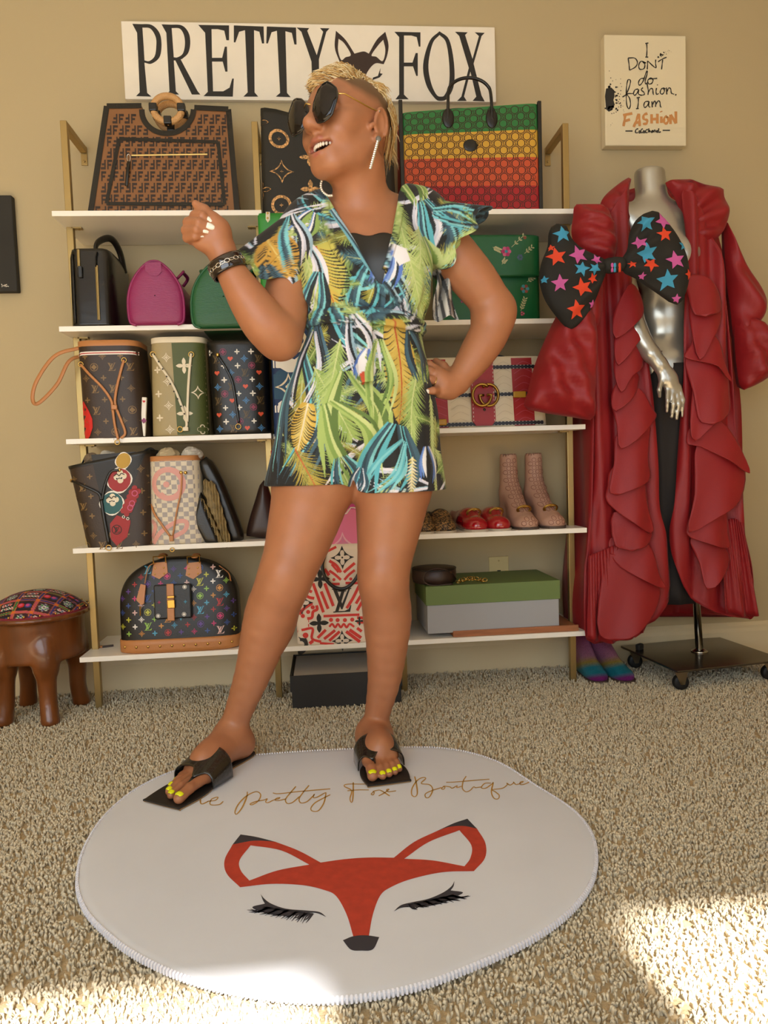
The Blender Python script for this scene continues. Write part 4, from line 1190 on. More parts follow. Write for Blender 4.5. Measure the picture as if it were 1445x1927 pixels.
# ---- striped red and cream bag
YF = .03; zb = ZS[2]
xl, xr = px_x(788, 740, YF), px_x(1031, 740, YF); w = xr - xl; h = px_z(930, 671, YF) - zb
t = thing('shoulder_bag', 'red and cream striped quilted flap bag with belted navy trim and gold letter clasp', 'handbag', ((xl + xr) / 2, YF + .05, zb))
M_cr = mat('cream_quilted_leather', 'd8cbb0', .45, bump=.2, scale=30); M_rd = mat('red_quilted_leather', '9c1c20', .4, bump=.2, scale=30); M_nv = leather('navy_leather', '1a1a26', .4)
S = Shell(h, lambda q: w * (1 - .05 * q), lambda q: .10 - .035 * q, 7); S.body('body', M_cr, t)
fl = lambda px, py: local(px, py, YF, t)
D = Deco(S.front(.001))
for a, b in ((795, 843), (967, 1006)):
    D.p([(fl(a, 740)[0], .003), (fl(b, 740)[0], .003), (fl(b - 3, 700)[0], h * .985), (fl(a - 3, 700)[0], h * .985)], M_rd, ml=.02)
D.done('red_stripes', t)
qs = mat('quilt_stitch', 'b8556a', .6); qc = mat('quilt_stitch_cream', 'bfb094', .6)
D = Deco(S.front(.0016))
for k in range(9):
    z = h * (.06 + .1 * k)
    for a, b, m_ in ((800, 840, qs), (970, 1004, qs), (848, 882, qc), (934, 964, qc)):
        xa, xb = fl(a, 740)[0], fl(b, 740)[0]; D.l([(xa, z), ((xa + xb) / 2, z + .016), (xb, z + .004)], .0011, m_, 3)
D.done('quilting', t)
D = Deco(S.front(.0024)); st_ = mat('stitch_cream', 'e0d8c8', .6)
for zz in (px_z(930, 690, YF) - zb, px_z(930, 742, YF) - zb, .012):
    D.l([(x, zz) for x in np.linspace(-w / 2 * .93, w / 2 * .93, 12)], .012, M_nv, 1)
D.done('navy_belts', t)
D = Deco(S.front(.0030))
for zz in (px_z(930, 690, YF) - zb, px_z(930, 742, YF) - zb, .012):
    for dz in (-.0046, .0046):
        for k in range(34): x = -w / 2 * .92 + w * .92 * k / 33; D.l([(x, zz + dz), (x + .004, zz + dz)], .0013, st_)
D.done('belt_stitching', t)
for px, py in ((831, 690), (978, 742), (828, 795)):
    q = fl(px, py); MB().box((q[0], S.front(.006)(*q)[1], max(q[1], .013)), (.042, .008, .020)).build('buckle_tab', leather('mustard_leather', 'b98b1e', .4), t, bevel=.004)
xa, xb = fl(887, 740)[0], fl(931, 740)[0]; bot = .006
D = Deco(S.front(.008)); D.p([(xa, bot + .016), (xa + .012, bot), (xb - .012, bot), (xb, bot + .016), (xb - .002, h * .98), (xa - .002, h * .98)], M_rd, ml=.03); D.mb.build('flap_strap', M_rd, t, solid=.006)
D = Deco(S.front(.0086))
for x in (xa + .004, xb - .004):
    for k in range(16): D.l([(x, .02 + k * .0125), (x, .026 + k * .0125)], .0016, st_)
D.done('strap_stitching', t)
gc = fl(912, 744)
for s_ in (-1, 1):
    pts = [(gc[0] + s_ * (-.012 + .030 * math.cos(q)), -.062 - .004 * s_, gc[1] + .034 * math.sin(q)) for q in np.linspace(.85, 2 * PI - .35, 22)] + [(gc[0] + s_ * .019, -.062 - .004 * s_, gc[1] + .0), (gc[0] + s_ * .004, -.062 - .004 * s_, gc[1] + .0)]
    MB().tube(pts, .0045, 8).build('letter_clasp', mat('antique_gold', 'a5803c', .3, metal=1.0), t, smooth=True)
studs(t, [fl(911, 771)], S.front(.009), .0045, L_dbr)
strap('top_handle', [(-w * .22, 0, h), (-w * .15, 0, h + .010), (0, 0, h + .014), (w * .15, 0, h + .010), (w * .22, 0, h)], .012, .006, M_nv, t)
# ------------------------------------------------------------------ fourth shelf
YF = .0
t, S, h, w = bucket('bucket_bag', 'brown monogram tote with black panel of red and teal round doll faces', 160, 284, 120, 281, 862, 1040, YF, 3, L_brown, L_blk, .014, n=5, d=.16)
S.top = lambda a: .022 * a
for ch in list(t.children): bpy.data.objects.remove(ch)
S.body('body', L_brown, t, open_top=True)
A = np.linspace(0, 2 * PI, 49)[:-1]
MB().loft([[np.array(S.pt(a, .965, 1.012)) for a in A], [np.array(S.pt(a, 1.0, 1.012)) for a in A], [np.array(S.pt(a, 1.0, .97)) for a in A]], capa=False, capb=False).build('rim', L_blk, t, smooth=True)
f4 = lambda a, b: (lambda q: (q[0], q[1] - .022 * max(-1, min(1, q[0] / .1)) * (q[1] / h) ** 2))(local(80 + a * .31834, 820 + b * .31834, YF, t))
D = Deco(S.front(.0007)); D.p([f4(*q) for q in [(288, 125), (400, 112), (540, 90), (600, 100), (520, 330), (480, 420), (430, 520), (400, 620), (385, 560), (350, 380), (320, 270)]], leather('doll_panel_black', '1b1712', .5), ml=.012); D.done('black_panel', t)
D = Deco(S.front(.0013)); mono(D, S, -w, w, .02, h * .9, .05, [I_gold], .024, skip=lambda x, z: x > f4(330, 300)[0] and z > f4(0, 560)[1] and x < f4(520, 0)[0]); D.done('monogram_print', t)
I_red, I_teal, I_yel = mat('doll_red', '9c1f20', .55), mat('doll_teal', '1f5a5c', .55), mat('doll_yellow', 'b8902c', .55)
D = Deco(S.front(.0014)); D2, D3 = Deco(S.front(.002)), Deco(S.front(.0026))
def doll(q, r, m, rot=0.0, face=True):
    x, z = f4(*q); D.g([(polar(lambda a: .5 * (1 + .06 * math.cos(4 * a)), 24), [])], x, z, r * 2.16, I_white); D2.g(DOT, x, z, r * 2, m)
    if face:
        D3.g(CLOV, x + r * .1, z + r * .30, r * 1.15, I_cream)
doll((478, 150), .022, I_yel, face=False); doll((455, 265), .034, I_red); doll((410, 400), .033, I_teal)
D2.p([f4(*q) for q in [(400, 520), (440, 470), (520, 500), (560, 430), (575, 330), (530, 320), (470, 430), (540, 480), (500, 600), (440, 650), (400, 610)]][:3] + [f4(*q) for q in [(520, 520), (500, 600), (440, 650), (405, 610)]], I_red, ml=.01)
for k in range(5): doll_c = f4(545 - k * 12, 330 + k * 28); D2.g(CLOV, doll_c[0], doll_c[1], .036, I_red)
for q in ((545, 340), (530, 400), (520, 425)): x, z = f4(*q); D3.g([(circ(.5, 14), [circ(.36, 14)])], x, z, .018, mat('thread_c85a80', 'c85a80', .6))
for q in ((440, 255), (470, 250), (400, 390), (425, 388), (480, 480), (505, 490)): x, z = f4(*q); D3.g([(circ(.5, 12), [circ(.3, 12)])], x, z, .009, I_white)
x, z = f4(440, 555); D3.g([(circ(.5, 20), [circ(.43, 20)])], x, z, .030, M_black); D3.g(LVG, x, z, .019, M_black)
D.done('doll_outlines', t); D2.done('doll_print', t)
D4 = Deco(S.front(.0033))
for q in ((440, 255), (470, 250), (400, 390), (425, 388), (480, 480), (505, 490)): x, z = f4(*q); D4.g(DOT, x, z, .004, M_black)
for q, r in (((455, 245), .016), ((410, 378), .015)):
    x, z = f4(*q); D4.l([(x - r, z + .004), (x - r * .4, z + .009), (x, z + .003), (x + r * .4, z + .009), (x + r, z + .004)], .0025, M_black); D4.l([(x - r * .5, z - .007), (x, z - .004), (x + r * .5, z - .007)], .002, M_black)
D3.done('doll_faces', t); D4.done('doll_lines', t)
lacing(t, S, [f4(160, 265), f4(230, 295), f4(330, 340), f4(350, 380)], .008, L_blk); lacing(t, S, [f4(455, 205), f4(405, 220), f4(370, 300), f4(355, 380)], .008, L_blk); lacing(t, S, [f4(350, 380), f4(365, 480), f4(395, 640)], .010, L_blk)
studs(t, [f4(160, 265), f4(455, 205)], S.front(.003), .006); dring(t, S.front(.010)(*f4(397, 660)), .008)
strap('handle', [(-w * .6, 0, h * .95), (-w * .5, 0, h + .014), (-w * .38, 0, h - .005)], .010, .005, L_blk, t); strap('handle', [(w * .25, .02, h + .005), (w * .45, .02, h + .028), (w * .58, .02, h + .01)], .008, .006, L_blk, t)
pp = thing('stuffing', 'crumpled grey tissue poking out of the doll-print tote', 'tissue paper', (t.location.x - .03, .05, ZS[3] + h - .03))
def crumple(name, m, parent, c, r, seed, amp=.35):
    r_ = np.random.default_rng(seed); mb = MB().ball((0, 0, 0), 1.0, 16); V_ = np.array(mb.v); ph = r_.random((6, 4)) * 6
    dsp = sum(np.abs(np.sin(V_ @ (r_.normal(size=3) * (2 + i)) + ph[i, 0])) * amp / (1 + .5 * i) for i in range(5))
    mb.v = [tuple(v) for v in V_ * (0.7 + dsp[:, None] * .5) * np.array(r) + np.array(c)]
    return mb.build(name, m, parent)
M_tis = mat('tissue', 'cfc8b8', .7); crumple('crumpled_sheet', M_tis, pp, (0, 0, .015), (.035, .03, .024), 3); crumple('crumpled_sheet', mat('grey_fur', '7d6a52', .9), pp, (-.045, 0, .012), (.024, .02, .022), 4)

YF = .005
M_dam = leather('damier_cream', 'd8cab0', .5)
t, S, h, w = bucket('bucket_bag', 'pale checked bucket bag with large pink ring motif and tan drawstring', 279, 388, 276, 372, 858, 1029, YF, 3, M_dam, L_tan, .0, d=.16)
D = Deco(S.front(.0007), S.ok(.99)); sq = [([(-.5, -.5), (.5, -.5), (.5, .5), (-.5, .5)], [])]; I_gr = mat('damier_grey', 'a39a94', .55)
cell = .0140
for i in range(-7, 8):
    for j in range(0, 20):
        if (i + j) % 2 == 0: D.g(sq, i * cell * 1.15, cell * (j + .6), cell * 1.06, I_gr)
D.done('check_print', t)
f4 = lambda a, b: local(80 + a * .31834, 820 + b * .31834, YF, t)
I_pk = mat('salmon_pink_ink', 'd69a8e', .55); D = Deco(S.front(.0014))
cx_, cz_ = f4(745, 285); rr = .052
D.p([(cx_ + rr * math.cos(a), cz_ + rr * math.sin(a)) for a in np.linspace(0, 2 * PI, 41)[:-1]], I_pk, [[(cx_ - .002 + rr * .68 * math.cos(a), cz_ + rr * .68 * math.sin(a)) for a in np.linspace(0, 2 * PI, 37)[:-1]]], ml=.012)
D.g(DOT, *f4(732, 288), .019, I_pk)
D.l([f4(700, 340), f4(750, 372), f4(805, 355), f4(810, 290)], .010, I_pk); D.l([f4(650, 640), f4(700, 570), f4(790, 510), f4(850, 510), f4(840, 560), f4(770, 600)], .013, I_pk); D.l([f4(640, 500), f4(665, 540), f4(640, 610)], .012, I_pk)
D.done('pink_print', t)
lacing(t, S, [f4(600, 235), f4(615, 340), f4(650, 440), f4(710, 530), f4(755, 590)], .007, L_tan); lacing(t, S, [f4(825, 220), f4(820, 330), f4(795, 450), f4(772, 590)], .005, L_tan)
MB().box(S.front(.007)(*f4(765, 605)), (.012, .009, .018)).build('slider', L_tan, t, bevel=.002); dring(t, S.front(.009)(*f4(770, 672)), .006); studs(t, [f4(600, 232), f4(820, 218), f4(845, 218)], S.front(.003), .0055)
pp = thing('dust_cloth', 'beige cloth and white tissue stuffed in the pink-ring bag', 'cloth', (t.location.x, .06, ZS[3] + h - .02))
crumple('cloth_bundle', mat('beige_cloth', 'c8b38c', .8), pp, (-.025, 0, .014), (.035, .04, .030), 8); crumple('crumpled_sheet', M_tis, pp, (.048, 0, .022), (.032, .04, .026), 9)

def seg_dist(P, ol):
    P = np.asarray(P, float); ol = np.asarray(ol, float); B = np.roll(ol, -1, 0); d = np.full(len(P), 9.0)
    for a, b in zip(ol, B):
        ab = b - a; tt = np.clip(((P - a) @ ab) / (ab @ ab + 1e-12), 0, 1); d = np.minimum(d, np.linalg.norm(P - a - tt[:, None] * ab, axis=1))
    return d
def sheet(name, px_ol, Y, m, parent, O_, dy=None, ml=.015, solid=.003, back=None, sm=4, **tg):
    """cloth-like or padded piece: traced outline standing at depth Y, shaped in depth by dy(x, z, d) (d = distance from its edge)"""
    ol = np.array([on_y(a, b, Y)[[0, 2]] for a, b in (smooth_line(px_ol, sm, True) if sm else px_ol)])
    z0_, z1_ = ol[:, 1].min(), ol[:, 1].max(); B_ = np.roll(ol, -1, 0)
    nz = max(8, int((z1_ - z0_) / ml)); rows = []
    for z in np.linspace(z0_ + 2e-4, z1_ - 2e-4, nz + 1):
        xs = [a[0] + (b[0] - a[0]) * (z - a[1]) / (b[1] - a[1]) for a, b in zip(ol, B_) if (a[1] > z) != (b[1] > z)]
        rows.append((min(xs), max(xs), z))
    nx = max(8, int(max(r[1] - r[0] for r in rows) / ml))
    mb = MB().add([(r[0] + (r[1] - r[0]) * k / nx, 0, r[2]) for r in rows for k in range(nx + 1)],
                  [(q * (nx + 1) + k, q * (nx + 1) + k + 1, (q + 1) * (nx + 1) + k + 1, (q + 1) * (nx + 1) + k) for q in range(nz) for k in range(nx)])
    V_ = np.array(mb.v); d = seg_dist(V_[:, [0, 2]], ol)
    d[np.isin(np.arange(len(V_)) % (nx + 1), (0, nx))] = 0; d[:nx + 1] = 0; d[-nx - 1:] = 0
    off = dy(V_[:, 0], V_[:, 2], d) if dy else np.zeros(len(V_))
    Vf = V_.copy(); Vf[:, 1] = Y + off
    mb.v = [tuple(p) for p in Vf - O_]
    if back is not None:
        Vb = V_.copy(); Vb[:, 1] = Y + back(V_[:, 0], V_[:, 2], d); n_ = len(mb.v)
        mb.v += [tuple(p) for p in Vb - O_]; mb.f += [tuple(i + n_ for i in f[::-1]) for f in mb.f]; mb.mi = [0] * len(mb.f)
    return mb.build(name, m, parent, smooth=True, solid=0 if back is not None else solid, **tg)
puff = lambda r, hgt: (lambda x, z, d: -hgt * np.sqrt(np.clip(1 - (1 - np.clip(d / r, 0, 1)) ** 2, 0, 1)))
puffb = lambda r, hgt: (lambda x, z, d: hgt * np.sqrt(np.clip(1 - (1 - np.clip(d / r, 0, 1)) ** 2, 0, 1)))
f7 = lambda a, b: (80 + a * .31834, 820 + b * .31834)
t = thing('flap_bag', 'open black leather flap bag with folded gold-brown lining', 'handbag', (px_x(415, 1030, .05), .08, ZS[3])); TO = np.array(t.location)
sheet('body', [f7(*q) for q in [(925, 160), (950, 130), (990, 135), (1060, 250), (1130, 420), (1180, 560), (1188, 610), (1160, 638), (1110, 625), (1060, 480), (1000, 330), (950, 240)]], .06, L_blk, t, TO, puff(.015, .03), back=puffb(.015, .09))
sheet('front_pouch', [f7(*q) for q in [(935, 330), (915, 400), (895, 460), (892, 510), (930, 580), (970, 640), (1030, 660), (1060, 650), (1030, 560), (985, 450), (955, 370)]], .03, L_blk, t, TO, puff(.012, .02), back=puffb(.012, .04))
for k, q in enumerate([[(948, 270), (985, 275), (1040, 420), (1085, 560), (1105, 640), (1080, 655), (1030, 520), (975, 400)], [(925, 375), (945, 370), (1000, 480), (1050, 590), (1075, 650), (1055, 655), (1000, 540), (950, 440)], [(985, 285), (1020, 290), (1060, 430), (1100, 580), (1110, 640), (1095, 640), (1050, 500)]]):
    sheet('lining_fold', [f7(*a) for a in q], .022 - .006 * k, mat('gold_brown_lining', '8d7648', .6, var=.35, vscale=70), t, TO, lambda x, z, d: -.006 * np.sin(x * 700), ml=.006)
t = thing('pouch', 'small dark brown leather pouch behind the thigh', 'pouch', (px_x(488, 1010, .08), .10, ZS[3])); TO = np.array(t.location)
sheet('body', [f7(*q) for q in [(1290, 280), (1330, 290), (1400, 560), (1400, 612), (1230, 608), (1205, 580), (1220, 500), (1260, 370)]], .09, L_dbr, t, TO, puff(.03, .03), back=puffb(.03, .05))
t, S, h, w = mid_tote('crimson leather bag with a gold stud, mostly hidden behind the romper', 502, 590, 848, 3, leather('crimson_leather', 'b01c2c', .35), 0, YF=.03, d=.1)
studs(t, [local(507, 858, .03, t)], S.front(.002), .003)
t, S, h, w = mid_tote('pink ombre tote with pale blossoms seen between the legs', 598, 735, 895, 3, leather('hot_pink_canvas', 'c63f8c', .55), .024, YF=.005, d=.12)
D = Deco(S.front(.0007)); D.p([(-w * .48, .002), (w * .48, .002), (w * .48, h * .52), (0, h * .50), (-w * .48, h * .54)], mat('candy_pink', 'e87aa4', .6), ml=.02); D.done('candy_band', t)
D = Deco(S.front(.0013)); fq = lambda px, py: local(px, py, .005, t); D.g([(astro(.5), [astro(.38)])], *fq(645, 1026), .085, mat('blush_ink', 'f0b4c6', .6)); D.g(PET, *fq(645, 1022), .04, mat('rose_ink', 'd884a8', .6)); D.l([fq(640, 967), fq(652, 966), fq(660, 955), fq(672, 957)], .004, I_white, 2); D.done('blossom_print', t)

# ------------------------------------------------------------------ shoes
def shoe_mesh(kind):
    v = Vol(axis(-.06, .06, .0036), axis(-.15, .14, .0036), axis(-.002, .26 if kind == 'boot' else .11, .0036))
    v.ell((0, -.085, .018), (.040, .050, .026), .02); v.ell((0, -.02, .022), (.036, .08, .026), .02); v.ell((0, .075, .030), (.030, .040, .036 if kind == 'boot' else .030), .02)
    v.cone((0, -.10, .012), (0, .09, .014), .030, .026, .02)
    if kind == 'boot':
        v.cone((0, .07, .05), (0, .075, .235), .034, .029, .03); v.cone((0, -.05, .035), (0, .05, .11), .030, .034, .03)
        v.cone((0, .075, .21), (0, .075, .30), .024, .025, .002, 's')
    else:
        v.ell((0, -.038, .038), (.036, .048, .034), .015); v.cone((0, -.02, .034), (0, .085, .036), .034, .031, .015)
        v.ell((0, .062, .092), (.027, .068, .060), .003, mode='s')
    v.op(lambda X, Y, Z: Z - .004 + 0 * X + 0 * Y, (-.1, -.2, -.05), (.1, .2, .0), 0, 's', .02)
    V_, F_ = v.mesh(); return relax(V_, F_, 2), F_
SH = {k: shoe_mesh(k) for k in ('boot', 'loafer')}
def sole(parent, m, s=1.0):
    P = [(.0, -.142), (.026, -.135), (.041, -.105), (.040, -.06), (.033, 0), (.031, .06), (.030, .10), (.018, .118), (0, .122), (-.018, .118), (-.030, .10), (-.031, .06), (-.033, 0), (-.040, -.06), (-.041, -.105), (-.026, -.135)]
    P = smooth_line([(a * s, b * s) for a, b in P], 3, True); MB().loft([[(a, b, 0) for a, b in P], [(a, b, .007) for a, b in P]]).build('sole', m, parent)
def shoe(name, label, cat, grp, kind, loc, rz, m, sole_m, col=None, clasp=None, s=1.0):
    t = thing(name, label, cat, loc, (0, 0, rz), grp); V_, F_ = SH[kind]
    np_mesh('upper', V_ * s, F_, m, t, True, col(V_) if col else None); sole(t, sole_m, s)
    if clasp:
        for k in (-1, 1):
            MB().tube([np.array([k * .007 + .0135 * math.cos(a), 0, .0115 * math.sin(a)]) @ rotx(clasp[2]).T + [0, clasp[0], clasp[1]] for a in np.linspace(.7 if k < 0 else PI + .7, (.7 if k < 0 else PI + .7) + 5, 14)], .0028, 6).build('letter_clasp', mat('antique_gold', 'a5803c', .3, metal=1.0), t, smooth=True)
        MB().tube([np.array([.024 * math.cos(a), 0, .015 * math.sin(a)]) @ rotx(clasp[2]).T + [0, clasp[0] + .002, clasp[1]] for a in np.linspace(0, 2 * PI, 21)[:-1]], .0024, 6, closed=True).build('clasp_ring', mat('antique_gold', 'a5803c', .3, metal=1.0), t, smooth=True)
    return t
M_redpat = mat('red_patent', 'a3101c', .12, coat=.8, attr='Col'); M_sol = mat('pale_sole', 'b7ab98', .6)
M_ggp = mat('dusty_pink_canvas', 'b88f78', .6, bump=.3, scale=90)
M_leoS = mat('leopard_print', '6a4a2a', .6, attr='Col')
def lined(V_, c):
    q = (V_ - [0, .062, .092]) / [.0285, .0695, .0615]; i_ = ((q ** 2).sum(1) < 1.0) & (V_[:, 2] < .09); c[i_] = srgb('b8a58c'); return c
def red_l(V_): return lined(V_, np.repeat(np.array([srgb('a3101c')]), len(V_), 0))
def spots(V_):
    c = np.repeat(np.array([srgb('15110d')]), len(V_), 0); f = V_[:, 1] < -.045
    n_ = np.sin(V_[:, 0] * 420 + 2 * np.sin(V_[:, 1] * 300)) * np.sin(V_[:, 1] * 380 + 2 * np.sin(V_[:, 2] * 500 + V_[:, 0] * 200)); c[f] = np.where((n_ > .05)[f][:, None], np.array([srgb('9a7444')]), np.array([srgb('251a10')])); return c
z4 = ZS[3]
def sx(px, y=.02): return px_x(px, 985, y)
for px, lab in ((798, 'black flat shoe with leopard toe, inner one of the pair by the thigh'), (837, 'black flat shoe with leopard toe, beside the red loafers')):
    shoe('flat_shoe', lab, 'shoe', 'leopard-toe flat shoes', 'loafer', (sx(px), .14, z4), 0, M_leoS, M_sol, spots, s=.98)
shoe('loafer', 'glossy red patent loafer with gold letter clasp, next to the leopard-toe flats', 'shoe', 'red patent loafers', 'loafer', (sx(892), .145, z4), .12, M_redpat, M_sol, red_l, clasp=(-.081, .058, .45))
shoe('loafer', 'glossy red patent loafer with gold letter clasp, next to the pink ankle boots', 'shoe', 'red patent loafers', 'loafer', (sx(936), .145, z4), .10, M_redpat, M_sol, red_l, clasp=(-.081, .058, .45))
for px, lab in ((992, 'dusty pink monogram ankle boot with gold letter clasp, next to the red loafers'), (1043, 'dusty pink monogram ankle boot with gold letter clasp, by the gold shelf post')):
    t = shoe('ankle_boot', lab, 'boot', 'pink monogram ankle boots', 'boot', (sx(px), .15, z4), .06, M_ggp, mat('dark_sole', '4a3a30', .6), clasp=(-.080, .062, .5))

    D = MB().use(mat('dusty_print', '8a5a48', .6))
    from mathutils.bvhtree import BVHTree
    bvb = BVHTree.FromPolygons([tuple(p) for p in SH['boot'][0]], [tuple(f) for f in SH['boot'][1]])
    for i, j, x, z in tiles(-.04, .04, .02, .225, .021, .0135):
        for g_, s_, dx in ((hexr, .0135, 0),):
            for o, hs in g_:
                pts = []
                for a, b in o[::1]:
                    hh = bvb.ray_cast(Vector((x + a * s_, -.4, z + b * s_)), Vector((0, 1, 0)))
                    if hh[0] is None: pts = None; break
                    pts.append(np.array(hh[0]) + [0, -.0008, 0])
                if pts and max(p[1] for p in pts) - min(p[1] for p in pts) < .03: D.tube(pts, .0011, 3, closed=True)
    D.build('monogram_print', None, t, kind='stuff')
M_glit = mat('rainbow_glitter', 'ffffff', .3, metal=.5, attr='Col', bump=1.0, scale=900, var=.6, vscale=700)
def rainbow(V_):
    q = V_[:, 2] * 1.0 + np.clip(V_[:, 1] + .05, -.2, .3) * .45 + .05; st = [(-.01, '8a2f86'), (.035, '8a2f86'), (.055, '1f8fa6'), (.085, '1f8fa6'), (.11, 'b0983a'), (.14, 'b87a9a'), (.3, 'a03080')]
    C = np.array([srgb(c) for _, c in st]); X = [a for a, _ in st]; return np.stack([np.interp(q, X, C[:, i]) for i in range(3)], 1)
shoe('glitter_boot', 'rainbow glitter boot on the carpet, against the gold shelf post', 'boot', 'rainbow glitter boots', 'boot', (1.655, .165, .006), .06, M_glit, mat('dark_sole', '4a3a30', .6), rainbow, s=.86)
shoe('glitter_boot', 'rainbow glitter boot on the carpet, beside the mannequin base', 'boot', 'rainbow glitter boots', 'boot', (1.728, .150, .006), .22, M_glit, mat('dark_sole', '4a3a30', .6), rainbow, s=.86)

# ------------------------------------------------------------------ bottom shelf
YF = .01; zb = ZS[4]
xl, xr = px_x(217, 1200, YF), px_x(452, 1200, YF); w = xr - xl; h = px_z(330, 1056, YF) - zb
t = thing('dome_bag', 'black domed handbag with multicolour monogram and tan leather trim', 'handbag', ((xl + xr) / 2, YF + .07, zb))
wf = lambda q: w * (.97 if q < .45 else .97 * math.sqrt(max(.05, 1 - ((q - .45) / .57) ** 2.9)))
S = Shell(h, wf, lambda q: .15 - .085 * q ** 1.5, 4.5); S.body('body', leather('multicolour_black_dome', '14120f', .42), t, nt=30)
mc = [mat('mc_' + c, c, .5) for c in ('e8e2d8', '4fa0c0', 'c0306a', 'b9b83a', 'c88a3a', '5a3a86', 'd6b0a8', '8fb84a', 'a82a2a', '35508f')]
D = Deco(S.front(), S.ok(.97)); ks = (LVG, PET, STAR, PET, RING, PET, STAR, PET)
for i, j, x, z in tiles(-w / 2, w / 2, .062, h - .015, .040, .0215): D.g(ks[(3 * i + 2 * j) % 8], x, z, .024 if ks[(3 * i + 2 * j) % 8] is LVG else .021 if ks[(3 * i + 2 * j) % 8] is not PET else .017, mc[(i * 7 + j * 3) % 10])
D.done('monogram_print', t)
Sb = Shell(.040, w * .985, .158, 4.5); Sb.body('leather_base', L_tan, t, nt=3)
studs(t, [(-w * .43 + w * .86 * k / 9, .022) for k in range(10)], Sb.front(.001), .004)
f8 = lambda a, b: local(130 + a * .24221, 1010 + b * .24221, YF, t)
x0_, z0_ = f8(670, 640); x1_, z1_ = f8(945, 365)
MB().box(((x0_ + x1_) / 2, S.front(.006)((x0_ + x1_) / 2, z0_ + .01)[1], (z0_ + z1_) / 2), (x1_ - x0_, .016, z1_ - z0_), rotx(-.10)).build('pocket', leather('multicolour_black_dome', '14120f', .42), t, bevel=.004)
yfp = S.front(.015)((x0_ + x1_) / 2, z0_ + .01)[1]
D = Deco(lambda x, z: (x, yfp - .0012 + (z - (z0_ + z1_) / 2) * .10, z))
for q in ((700, 608), (900, 595), (900, 388)): D.g(RING, *f8(*q), .013, I_white)
for q, c in (((705, 505), 2), ((908, 500), 1)): D.g(STAR, *f8(*q), .012, mc[c])
D.done('pocket_print', t)
xc, zc0 = f8(802, 645); _, zc1 = f8(800, 362)
MB().box((xc, yfp - .003, (zc0 + zc1) / 2), (.022, .005, zc1 - zc0), rotx(-.10)).build('pocket_strap', L_tan, t, bevel=.002)
q = f8(802, 515); MB().box((q[0], yfp - .008, q[1]), (.023, .006, .026)).build('lock_plate', M_hw, t, bevel=.002); q = f8(800, 460); MB().box((q[0], yfp - .009, q[1]), (.023, .007, .008)).build('lock_bar', M_hw, t, bevel=.002)
for a in (688, 955):
    q0, q1, q2_, q3_, q4 = f8(a - 62, 310), f8(a - 50, 215), f8(a + 52, 205), f8(a + 64, 290), f8(a, 338)
    fr_ = S.front(.004); D = Deco(fr_); D.p([q0, q1, q2_, q3_, q4], L_tan, ml=.012); D.mb.build('handle_patch', L_tan, t, solid=.003)
    studs(t, [f8(a - 36, 300), f8(a + 36, 295), f8(a - 36, 255), f8(a + 32, 250)], S.front(.0045), .0028)
    xa, xb = f8(a - 48, 200), f8(a + 48, 190); yy = S.front(.008)(*f8(a, 250))[1]
    MB().tube([(xa[0], yy, xa[1] - .008), (xa[0], yy, xa[1] + .014), (xb[0], yy, xb[1] + .014), (xb[0], yy, xb[1] - .008)], .0022, 6).build('handle_ring', M_hw, t)
    strap('handle_end', [(f8(a, 0)[0], yy, xa[1] + .012), (f8(a, 0)[0], yy + .03, xa[1] + .018), (f8(a, 0)[0], yy + .06, xa[1] + .010)], .020, .008, L_tan, t)
fr_ = S.front(.012); strap('key_cord', [fr_(*f8(640, 215)), fr_(*f8(600, 250)), fr_(*f8(580, 370))], .004, .003, L_tan, t)
D = Deco(S.front(.014)); D.p([f8(548, 372), f8(588, 380), f8(582, 520), f8(560, 530), f8(520, 495)], L_tan); D.mb.build('key_bell', L_tan, t, solid=.008)
strap('key', [fr_(*f8(550, 545)), fr_(*f8(555, 610))], .004, .003, M_hw, t, n=1) if False else MB().tube([fr_(*f8(552, 540)), fr_(*f8(556, 612))], .0022, 6).build('key', M_hw, t)
strap('zip_tab', [S.front(.006)(*f8(1225, 240)), S.front(.006)(*f8(1240, 300)), S.front(.006)(*f8(1245, 355))], .008, .003, L_tan, t)
